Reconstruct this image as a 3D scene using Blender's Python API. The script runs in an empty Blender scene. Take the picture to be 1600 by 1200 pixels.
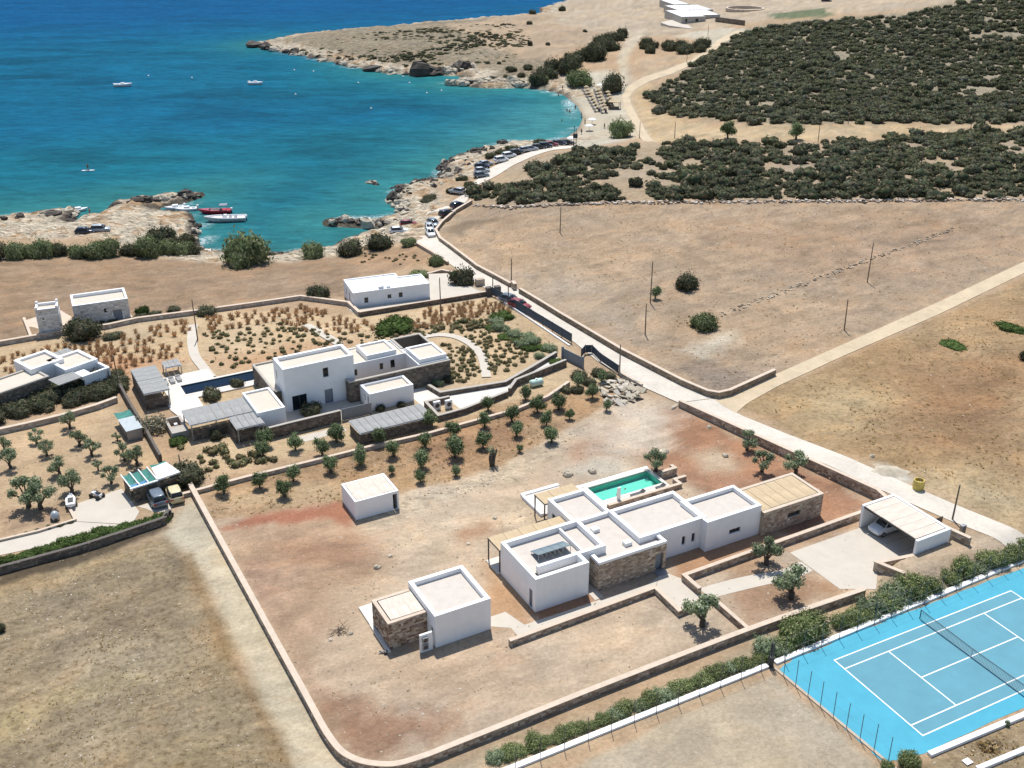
import bpy, bmesh, math, random
import numpy as np
from mathutils import Vector, Matrix
R = math.radians
random.seed(7)
scene = bpy.context.scene
COL = scene.collection

# ------------------------------------------------------------------ camera
FPX, PITCH, CAMH = 1680.0, R(25.7), 67.5          # focal length in photo pixels (1600 wide), tilt, height
cam_d = bpy.data.cameras.new('camera')
cam_d.sensor_width = 36.0
cam_d.lens = FPX / 1600 * 36
cam_d.clip_start = 1.0
cam_d.clip_end = 12000
cam = bpy.data.objects.new('camera', cam_d)
COL.objects.link(cam)
cam.location = (0, 0, CAMH)
cam.rotation_euler = (math.pi / 2 - PITCH, 0, 0)
scene.camera = cam

# ------------------------------------------------------------------ world, sun, exposure
SUN_EL, SUN_AZ = R(65), R(-7)                     # azimuth measured from +Y towards +X
world = bpy.data.worlds.new('World')
scene.world = world
world.use_nodes = True
nt = world.node_tree
bg = nt.nodes['Background']
sky = nt.nodes.new('ShaderNodeTexSky')
sky.sky_type = 'NISHITA'
sky.sun_disc = False
sky.sun_elevation = SUN_EL
sky.sun_rotation = SUN_AZ
sky.air_density = 1.0
sky.dust_density = 0.6
nt.links.new(sky.outputs['Color'], bg.inputs['Color'])
bg.inputs['Strength'].default_value = 0.115
sun_d = bpy.data.lights.new('sun', 'SUN')
sun_d.energy = 4.3
sun_d.angle = R(0.5)
sun_d.color = (1.0, 0.965, 0.91)
sun = bpy.data.objects.new('sun', sun_d)
COL.objects.link(sun)
_s = Vector((math.sin(SUN_AZ) * math.cos(SUN_EL), math.cos(SUN_AZ) * math.cos(SUN_EL), math.sin(SUN_EL)))
sun.rotation_euler = _s.to_track_quat('Z', 'Y').to_euler()
sun.location = _s * 300
scene.view_settings.view_transform = 'Standard'
scene.view_settings.look = 'None'
scene.view_settings.exposure = 0.32
scene.view_settings.gamma = 1.0
scene.view_settings.use_curve_mapping = False

# ------------------------------------------------------------------ small helpers
def lin(c):
    return tuple(((v / 255) / 12.92 if v / 255 <= 0.04045 else ((v / 255 + 0.055) / 1.055) ** 2.4) for v in c)
KEXP = 1.42                                        # brightness a sunlit level surface shows per unit of base colour
def alb(*c):
    return tuple(min(0.85, v / KEXP) for v in lin(c))

def nhash(ix, iy, seed):
    h = (ix.astype(np.int64) * 374761393 + iy.astype(np.int64) * 668265263 + seed * 974711) & 0xFFFFFFFF
    h = ((h ^ (h >> 13)) * 1274126177) & 0xFFFFFFFF
    h = h ^ (h >> 16)
    return (h & 0xFFFF) / 65535.0
def vnoise(x, y, seed=0):
    x0 = np.floor(x); y0 = np.floor(y)
    fx = x - x0; fy = y - y0
    fx = fx * fx * (3 - 2 * fx); fy = fy * fy * (3 - 2 * fy)
    a = nhash(x0, y0, seed); b = nhash(x0 + 1, y0, seed)
    c = nhash(x0, y0 + 1, seed); d = nhash(x0 + 1, y0 + 1, seed)
    return (a * (1 - fx) + b * fx) * (1 - fy) + (c * (1 - fx) + d * fx) * fy
def fbm(x, y, scale, octv=4, seed=0):
    x = np.asarray(x, float) / scale; y = np.asarray(y, float) / scale
    s = 0; a = 1; t = 0
    for o in range(octv):
        s = s + a * vnoise(x + 17.3 * o, y - 9.1 * o, seed + o); t += a
        a *= 0.5; x = x * 2.03; y = y * 2.03
    return s / t
def smooth(a, b, x):
    t = np.clip((x - a) / (b - a), 0, 1)
    return t * t * (3 - 2 * t)

CP, SP = math.cos(PITCH), math.sin(PITCH)
def ray(px, py):
    a = (px - 800) / FPX; b = (600 - py) / FPX
    return a, CP + b * SP, -SP + b * CP
def G0(px, py, z=0.0):
    a, b, c = ray(px, py)
    t = (z - CAMH) / c
    return (a * t, b * t)

# ------------------------------------------------------------------ terrain shape
SEA = -6.0
coast_px = [(-900, 360), (-300, 348), (0, 340), (60, 334), (118, 327), (121, 334), (100, 349), (112, 352), (128, 342), (168, 332), (172, 323), (180, 316),
            (215, 312), (270, 306), (318, 303), (316, 308), (285, 318), (238, 327), (255, 330), (297, 334), (303, 347), (307, 362), (310, 385), (326, 395),
            (380, 397), (440, 397), (472, 393), (516, 389), (545, 374), (585, 362), (600, 356), (560, 356), (508, 353), (506, 347), (540, 342), (600, 346),
            (628, 332), (617, 320), (613, 302), (640, 290), (690, 284), (697, 270), (690, 258), (730, 238), (800, 222), (862, 220), (886, 214),
            (899, 202), (906, 183), (897, 163), (880, 148), (850, 140), (820, 138), (760, 138), (690, 132), (738, 122), (700, 118), (655, 118), (600, 114),
            (545, 103), (480, 88), (440, 82), (392, 73), (388, 68), (410, 65), (450, 56), (520, 50), (650, 38), (760, 28), (800, 26), (846, 23),
            (842, 13), (880, 3), (930, -12), (1100, -40), (1700, -60)]
LAND = [G0(x, y, SEA) for x, y in coast_px] + [(1600, 1200), (1600, -200), (-600, -200)]
LAND = np.array(LAND)

def sdist(X, Y, poly):
    """signed distance to a closed polygon, positive inside"""
    X = np.asarray(X, float); Y = np.asarray(Y, float)
    P = np.asarray(poly, float); Q = np.roll(P, -1, 0)
    shp = X.shape; xs, ys_ = X.ravel(), Y.ravel()
    out = np.empty(xs.size); step = max(1, 400000 // len(P))
    E = Q - P; L2 = (E ** 2).sum(1) + 1e-12; dy = np.where(E[:, 1] == 0, 1e-12, E[:, 1])
    for i in range(0, xs.size, step):
        x = xs[i:i + step, None]; y = ys_[i:i + step, None]
        rx = x - P[:, 0]; ry = y - P[:, 1]
        t = np.clip((rx * E[:, 0] + ry * E[:, 1]) / L2, 0, 1)
        d = np.sqrt(((rx - t * E[:, 0]) ** 2 + (ry - t * E[:, 1]) ** 2).min(1))
        c = ((P[:, 1] > y) != (Q[:, 1] > y)) & (rx < E[:, 0] * ry / dy)
        out[i:i + step] = np.where(c.sum(1) % 2 == 1, d, -d)
    return out.reshape(shp)

# local frame of the villa plot: u along the long facade, v to the back
VA = R(28.3); VO = (2.33, 87.345)
VU = (math.cos(VA), math.sin(VA)); VV = (-math.sin(VA), math.cos(VA))
def vil(u, v):
    return (VO[0] + u * VU[0] + v * VV[0], VO[1] + u * VU[1] + v * VV[1])

def zland(X, Y, sd=None):
    X = np.asarray(X, float); Y = np.asarray(Y, float)
    if sd is None:
        sd = sdist(X, Y, LAND)
    t = np.clip(sd / 75, 0, 1)
    up = SEA + 0.55 + 5.45 * (1 - (1 - t) ** 2)
    bm = np.exp(-(((X - 27) / 38) ** 2 + ((Y - 350) / 46) ** 2) ** 2)
    up = up * (1 - bm) + bm * (SEA - 0.05 + 0.05 * np.clip(sd, 0, 90))
    head = smooth(420, 470, Y) * (1 - smooth(30, 110, X))
    up = up - head * 0.25 * (up - SEA)
    dn = SEA - 0.3 - np.clip(-sd * 0.22, 0, 9)
    k = smooth(-1.2, 0.6, sd)
    z = dn * (1 - k) + up * k
    # scrub covered hill on the right
    A = 26 * smooth(40, 330, X)
    q = (Y - (330 + 0.02 * X)) / 175
    hill = A * smooth(0, 1.0, q) * (1 - 0.85 * smooth(1.02, 1.7, q))
    z = z + hill
    # road and bank that lie above the villa plot on its right side
    du = X - VO[0]; dv = Y - VO[1]
    u = du * VU[0] + dv * VU[1]; v = du * VV[0] + dv * VV[1]
    line = np.where(v > -0.5, 46.1 - 6.0 * (v + 0.5) / 31, 46.1 + (v + 0.5) * 0.85 / 3.5)
    wall = smooth(-0.15, 0.25, u - line) * np.clip((27 - v) / 20, 0, 1) * (v > -4)
    bank = smooth(-11.75, -12.1, v) * smooth(34.5, 37.5, u) * smooth(-16.6, -13.6, v)
    back = smooth(45.15, 45.5, u) * (v <= -4)
    fall = 1 - smooth(70, 110, np.abs(u - 45))
    z = z + 1.3 * np.maximum(np.maximum(wall, bank), back * smooth(-17.5, -13.5, v)) * fall
    return z
def hz(x, y):
    return float(zland(np.array([x]), np.array([y]))[0])

_ts = np.concatenate([np.arange(50, 260, 0.5), np.arange(260, 900, 1.5)])
def G(px, py):
    """point of the terrain seen at a photo pixel"""
    a, b, c = ray(px, py)
    Yr = _ts
    t = Yr / b
    X = a * t; Z = CAMH + c * t
    sel = Z < np.where(Yr > 320, 32.0, 1.8)
    X, Yq, Z, t = X[sel], Yr[sel], Z[sel], t[sel]
    z = zland(X, Yq)
    below = np.nonzero(np.maximum(z, SEA) >= Z)[0]
    if len(below) == 0:
        return (X[-1], Yq[-1], float(z[-1]))
    i = below[0]
    if i == 0:
        return (X[0], Yq[0], float(z[0]))
    g0 = Z[i - 1] - max(z[i - 1], SEA); g1 = Z[i] - max(z[i], SEA)
    f = g0 / (g0 - g1 + 1e-9)
    tt = t[i - 1] + f * (t[i] - t[i - 1])
    x, y = a * tt, b * tt
    return (x, y, max(hz(x, y), SEA))
def pxm(px, py):
    """metres per photo pixel (across) at the terrain point seen there"""
    g = G(px, py)
    d = g[1] * CP + (CAMH - g[2]) * SP
    return d / FPX
def poly_w(pts):
    return np.array([G(*p)[:2] for p in pts])

# ------------------------------------------------------------------ objects
def link(o):
    COL.objects.link(o)
    return o
def thing(name, label, cat, loc=(0, 0, 0), rz=0.0, group=None):
    o = bpy.data.objects.new(name, None)
    o.empty_display_size = 0.3
    o.location = loc; o.rotation_euler = (0, 0, rz)
    return tag(link(o), label, cat, group)
def tag(o, label, cat, group=None):
    o['label'] = label; o['category'] = cat
    if group: o['group'] = group
    return o
class MB:
    """mesh builder: quads and polygons with an optional colour for each face"""
    def __init__(s):
        s.v = []; s.f = []; s.c = []; s.m = []; s.col = None; s.mi = 0
    def face(s, pts, col=None):
        n = len(s.v); s.v.extend(pts); s.f.append(tuple(range(n, n + len(pts))))
        s.c.append(col if col is not None else s.col); s.m.append(s.mi)
    def raw(s, vs, fs, col=None):
        n = len(s.v); s.v.extend(vs)
        for f in fs:
            s.f.append(tuple(n + i for i in f)); s.c.append(col if col is not None else s.col); s.m.append(s.mi)
    def box(s, x0, x1, y0, y1, z0, z1, col=None, bottom=False):
        vs = [(x0, y0, z0), (x1, y0, z0), (x1, y1, z0), (x0, y1, z0), (x0, y0, z1), (x1, y0, z1), (x1, y1, z1), (x0, y1, z1)]
        fs = [(0, 1, 5, 4), (1, 2, 6, 5), (2, 3, 7, 6), (3, 0, 4, 7), (4, 5, 6, 7)]
        fs.append((3, 2, 1, 0))
        s.raw(vs, fs, col)
    def obox(s, c, ax, hx, hy, hz_, col=None, jit=0.0):
        """box with centre c, rotated by ax about z"""
        ca, sa = math.cos(ax), math.sin(ax)
        vs = []
        for dz in (-hz_, hz_):
            for dx, dy in ((-hx, -hy), (hx, -hy), (hx, hy), (-hx, hy)):
                j = (1 + random.uniform(-jit, jit)) if jit else 1
                vs.append((c[0] + (dx * ca - dy * sa) * j, c[1] + (dx * sa + dy * ca) * j, c[2] + dz * j))
        s.raw(vs, [(0, 1, 5, 4), (1, 2, 6, 5), (2, 3, 7, 6), (3, 0, 4, 7), (4, 5, 6, 7), (3, 2, 1, 0)], col)
    def tube(s, pts, r, n=6, r1=None, col=None, cap=True):
        pts = [Vector(p) for p in pts]
        m = len(pts); base = len(s.v); rings = []
        for i, p in enumerate(pts):
            d = (pts[min(i + 1, m - 1)] - pts[max(i - 1, 0)]).normalized()
            a = d.orthogonal().normalized() if i == 0 else (prev - d * prev.dot(d)).normalized()
            prev = a
            b = d.cross(a)
            rr = r if r1 is None else r + (r1 - r) * i / (m - 1)
            if isinstance(rr, (list, tuple)): rr = rr[i]
            rings.append([tuple(p + a * math.cos(2 * math.pi * k / n) * rr + b * math.sin(2 * math.pi * k / n) * rr) for k in range(n)])
        vs = [q for rg in rings for q in rg]
        fs = [(i * n + k, i * n + (k + 1) % n, (i + 1) * n + (k + 1) % n, (i + 1) * n + k) for i in range(m - 1) for k in range(n)]
        if cap:
            fs.append(tuple(range(n - 1, -1, -1))); fs.append(tuple((m - 1) * n + k for k in range(n)))
        s.raw(vs, fs, col)
    def loft(s, rings, col=None, cap=True):
        n = len(rings[0]); vs = [q for rg in rings for q in rg]
        fs = [(i * n + k, i * n + (k + 1) % n, (i + 1) * n + (k + 1) % n, (i + 1) * n + k) for i in range(len(rings) - 1) for k in range(n)]
        if cap:
            fs.append(tuple(range(n - 1, -1, -1))); fs.append(tuple((len(rings) - 1) * n + k for k in range(n)))
        s.raw(vs, fs, col)
    def mesh(s, name, smooth_=False):
        me = bpy.data.meshes.new(name)
        me.from_pydata([tuple(map(float, p)) for p in s.v], [], s.f)
        if any(c is not None for c in s.c):
            at = me.color_attributes.new('col', 'FLOAT_COLOR', 'CORNER')
            data = []
            for f, c in zip(s.f, s.c):
                c = c or (0.5, 0.5, 0.5)
                data.extend([c[0], c[1], c[2], 1.0] * len(f))
            at.data.foreach_set('color', data)
        if smooth_:
            me.polygons.foreach_set('use_smooth', [True] * len(me.polygons))
        return me
    def build(s, name, mat, parent=None, smooth_=False, loc=None, rz=None, bevel=0):
        me = s.mesh(name, smooth_)
        mats = mat if isinstance(mat, (list, tuple)) else [mat]
        for m in mats: me.materials.append(m)
        if len(mats) > 1:
            me.polygons.foreach_set('material_index', s.m)
        o = link(bpy.data.objects.new(name, me))
        if parent is not None: o.parent = parent
        if loc is not None: o.location = loc
        if rz is not None: o.rotation_euler = (0, 0, rz)
        if bevel:
            bv = o.modifiers.new('bevel', 'BEVEL'); bv.width = bevel; bv.segments = 2; bv.limit_method = 'ANGLE'; bv.angle_limit = R(50)
        return o
def obj_from(name, me, parent=None, loc=(0, 0, 0), rz=0.0, sc=1.0):
    o = link(bpy.data.objects.new(name, me))
    o.location = loc; o.rotation_euler = (0, 0, rz)
    o.scale = (sc, sc, sc) if not isinstance(sc, tuple) else sc
    if parent is not None: o.parent = parent
    return o
def copy_tree(o, parent=None):
    c = o.copy(); link(c)
    if parent is not None: c.parent = parent
    for ch in [k for k in bpy.data.objects if k.parent is o]:
        copy_tree(ch, c)
    return c
def struct(o, kind='structure'):
    o['kind'] = kind
    return o

# ------------------------------------------------------------------ materials
def newmat(name):
    m = bpy.data.materials.new(name); m.use_nodes = True
    return m, m.node_tree, m.node_tree.nodes['Principled BSDF']
def N(nt, t, **kw):
    n = nt.nodes.new(t)
    for k, v in kw.items():
        if k.startswith('i_'): n.inputs[k[2:].replace('_', ' ')].default_value = v
        else: setattr(n, k, v)
    return n
def mixrgb(nt, a, b, f, mode='MIX'):
    n = nt.nodes.new('ShaderNodeMix'); n.data_type = 'RGBA'; n.blend_type = mode
    for s, v in ((6, a), (7, b), (0, f)):
        if hasattr(v, 'is_linked') or hasattr(v, 'links'): nt.links.new(v, n.inputs[s])
        elif isinstance(v, (int, float)): n.inputs[s].default_value = v if s == 0 else (v, v, v, 1)
        else: n.inputs[s].default_value = (*v[:3], 1)
    return n.outputs[2]
def noise(nt, scale, detail=4, rough=0.55, vec=None, dist=0.0):
    n = N(nt, 'ShaderNodeTexNoise')
    n.inputs['Scale'].default_value = scale; n.inputs['Detail'].default_value = detail
    n.inputs['Roughness'].default_value = rough; n.inputs['Distortion'].default_value = dist
    if vec is not None: nt.links.new(vec, n.inputs['Vector'])
    return n.outputs['Fac']
def ramp(nt, v, lo, hi, a=0.0, b=1.0):
    n = N(nt, 'ShaderNodeMapRange'); n.clamp = True
    nt.links.new(v, n.inputs['Value'])
    for k, x in (('From Min', lo), ('From Max', hi), ('To Min', a), ('To Max', b)): n.inputs[k].default_value = x
    return n.outputs['Result']
def math_(nt, op, a, b=0.0):
    n = N(nt, 'ShaderNodeMath', operation=op)
    for i, v in enumerate((a, b)):
        if isinstance(v, (int, float)): n.inputs[i].default_value = v
        else: nt.links.new(v, n.inputs[i])
    return n.outputs[0]
def bump(nt, bsdf, h, strength=0.3, dist=0.05):
    b = N(nt, 'ShaderNodeBump'); b.inputs['Strength'].default_value = strength; b.inputs['Distance'].default_value = dist
    nt.links.new(h, b.inputs['Height']); nt.links.new(b.outputs['Normal'], bsdf.inputs['Normal'])
def plain(name, col, rough=0.6, var=0.10, scale=1.5, metal=0.0, bmp=0.0, bscale=20, stain=0.0, coord='Position'):
    """base colour with mottling, faint stains and optional relief"""
    m, nt, b = newmat(name)
    pos = N(nt, 'ShaderNodeNewGeometry').outputs['Position'] if coord == 'Position' else N(nt, 'ShaderNodeTexCoord').outputs[coord]
    n1 = noise(nt, scale, 5, 0.6, pos)
    f = ramp(nt, n1, 0.3, 0.7, 1 - var, 1 + var)
    c = mixrgb(nt, col, f, 1.0, 'MULTIPLY')
    if stain:
        n2 = noise(nt, scale * 0.35, 6, 0.7, pos, 0.6)
        c = mixrgb(nt, c, tuple(x * 0.72 for x in col), math_(nt, 'MULTIPLY', ramp(nt, n2, 0.5, 0.75), stain))
    nt.links.new(c, b.inputs['Base Color'])
    b.inputs['Roughness'].default_value = rough; b.inputs['Metallic'].default_value = metal
    if bmp: bump(nt, b, noise(nt, bscale, 4, 0.6, pos), bmp, 0.03)
    return m
def glossy(name, col, rough=0.25, coat=0.0, metal=0.0):
    m, nt, b = newmat(name)
    pos = N(nt, 'ShaderNodeTexCoord').outputs['Object']
    nt.links.new(mixrgb(nt, col, ramp(nt, noise(nt, 3, 4, 0.6, pos), 0.3, 0.7, 0.92, 1.06), 1.0, 'MULTIPLY'), b.inputs['Base Color'])
    b.inputs['Roughness'].default_value = rough; b.inputs['Metallic'].default_value = metal; b.inputs['Coat Weight'].default_value = coat
    return m
def attrmat(name, rough=0.85, var=0.18, scale=3.0, bmp=0.4, bscale=9.0):
    """colour from the face colour attribute, times mottling"""
    m, nt, b = newmat(name)
    pos = N(nt, 'ShaderNodeNewGeometry').outputs['Position']
    at = N(nt, 'ShaderNodeAttribute', attribute_name='col').outputs['Color']
    f = ramp(nt, noise(nt, scale, 5, 0.65, pos), 0.25, 0.75, 1 - var, 1 + var)
    nt.links.new(mixrgb(nt, at, f, 1.0, 'MULTIPLY'), b.inputs['Base Color'])
    b.inputs['Roughness'].default_value = rough
    if bmp: bump(nt, b, noise(nt, bscale, 5, 0.65, pos), bmp, 0.06)
    return m
def leafmat(name, tint=(1, 1, 1), trans=0.25):
    m = bpy.data.materials.new(name); m.use_nodes = True
    nt = m.node_tree; nt.nodes.clear()
    out = N(nt, 'ShaderNodeOutputMaterial')
    at = N(nt, 'ShaderNodeAttribute', attribute_name='col').outputs['Color']
    oi = N(nt, 'ShaderNodeObjectInfo').outputs['Random']
    f = ramp(nt, oi, 0, 1, 0.78, 1.22)
    c = mixrgb(nt, mixrgb(nt, at, tint, 1.0, 'MULTIPLY'), f, 1.0, 'MULTIPLY')
    d = N(nt, 'ShaderNodeBsdfDiffuse'); t = N(nt, 'ShaderNodeBsdfTranslucent')
    nt.links.new(c, d.inputs['Color']); nt.links.new(c, t.inputs['Color'])
    mx = N(nt, 'ShaderNodeMixShader'); mx.inputs[0].default_value = trans
    nt.links.new(d.outputs[0], mx.inputs[1]); nt.links.new(t.outputs[0], mx.inputs[2])
    nt.links.new(mx.outputs[0], out.inputs[0])
    return m

M = {}
def plastermat(name, col):
    m, nt, b = newmat(name)
    pos = N(nt, 'ShaderNodeNewGeometry').outputs['Position']
    mp = N(nt, 'ShaderNodeMapping'); nt.links.new(pos, mp.inputs['Vector']); mp.inputs['Scale'].default_value = (2.2, 2.2, .16)
    c = mixrgb(nt, col, ramp(nt, noise(nt, 0.9, 4, .6, pos), .3, .7, .955, 1.03), 1.0, 'MULTIPLY')
    c = mixrgb(nt, c, (0.62, 0.60, 0.56), ramp(nt, noise(nt, 1.0, 4, .7, mp.outputs['Vector']), .56, .8, 0, .30))
    nt.links.new(c, b.inputs['Base Color']); b.inputs['Roughness'].default_value = .8
    bump(nt, b, noise(nt, 6, 3, .6, pos), .10, .03)
    return m
M['plaster'] = plastermat('white_plaster', (0.83, 0.83, 0.825))
M['screed'] = plain('roof_screed', alb(222, 212, 200), 0.85, 0.06, 1.2, bmp=0.1, bscale=10, stain=0.25)
M['screed2'] = plain('cream_roof_screed', alb(228, 216, 198), 0.85, 0.05, 1.2, bmp=0.1, bscale=10, stain=0.2)
M['stone'] = attrmat('rubble_stone', 0.9, 0.22, 5.0, 0.5, 14)
M['mortar'] = plain('lime_mortar', (0.42, 0.34, 0.26), 0.95, 0.15, 4, bmp=0.3)
M['darkmortar'] = plain('dark_mortar', (0.12, 0.105, 0.09), 0.95, 0.15, 4, bmp=0.3)
M['cap'] = plain('pale_wall_coping', alb(226, 206, 184), 0.85, 0.10, 1.4, bmp=0.2, bscale=8, stain=0.3)
M['concrete'] = plain('pale_concrete', alb(218, 208, 192), 0.85, 0.05, 0.6, bmp=0.12, bscale=6, stain=0.35)
M['whiteconc'] = plain('white_terrazzo', alb(240, 232, 220), 0.8, 0.04, 0.8, stain=0.12)
M['bamboo'] = None
M['metal'] = plain('dark_metal', (0.05, 0.05, 0.052), 0.5, 0.1, 4)
M['greymetal'] = plain('grey_galvanised_steel', (0.30, 0.31, 0.32), 0.45, 0.12, 3, metal=0.4)
M['frame'] = plain('grey_window_frame', (0.09, 0.095, 0.10), 0.5, 0.08, 4)
M['wood'] = plain('weathered_wood', (0.16, 0.12, 0.085), 0.85, 0.2, 3, bmp=0.3)
M['doorgrey'] = plain('grey_painted_wood', (0.20, 0.225, 0.25), 0.6, 0.08, 3)
M['rubber'] = plain('black_rubber', (0.02, 0.02, 0.02), 0.8, 0.1, 6)
M['white'] = plain('white_paint', (0.78, 0.78, 0.77), 0.5, 0.05, 2)
gm, gnt, gb = newmat('dark_window_glass')
gb.inputs['Base Color'].default_value = (0.015, 0.02, 0.024, 1); gb.inputs['Roughness'].default_value = 0.06
M['glass'] = gm
def slatmat(name, col, pitch=0.12, dirn='X'):
    """bundled cane: fine round stems as relief and tone"""
    m, nt, b = newmat(name)
    tc = N(nt, 'ShaderNodeTexCoord').outputs['Object']
    mp = N(nt, 'ShaderNodeMapping'); nt.links.new(tc, mp.inputs['Vector'])
    mp.inputs['Scale'].default_value = (9, 0.5, 1) if dirn == 'X' else (0.5, 9, 1)
    n = noise(nt, 1.0, 4, 0.6, mp.outputs['Vector'])
    n2 = noise(nt, 0.7, 3, 0.6, tc)
    c = mixrgb(nt, col, ramp(nt, n, 0.25, 0.75, 0.78, 1.18), 1.0, 'MULTIPLY')
    c = mixrgb(nt, c, ramp(nt, n2, 0.3, 0.7, 0.88, 1.1), 1.0, 'MULTIPLY')
    nt.links.new(c, b.inputs['Base Color']); b.inputs['Roughness'].default_value = 0.8
    bump(nt, b, n, 0.5, 0.03)
    return m
M['bamboo'] = slatmat('pale_cane', alb(214, 190, 152))
M['bamboow'] = slatmat('whitewashed_cane', alb(236, 222, 205))
M['canegrey'] = slatmat('weathered_grey_cane', alb(168, 168, 165))
cy = scene.cycles
cy.max_bounces = 5; cy.diffuse_bounces = 3; cy.glossy_bounces = 2; cy.transmission_bounces = 3; cy.transparent_max_bounces = 4
cy.caustics_reflective = False; cy.caustics_refractive = False
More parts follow.
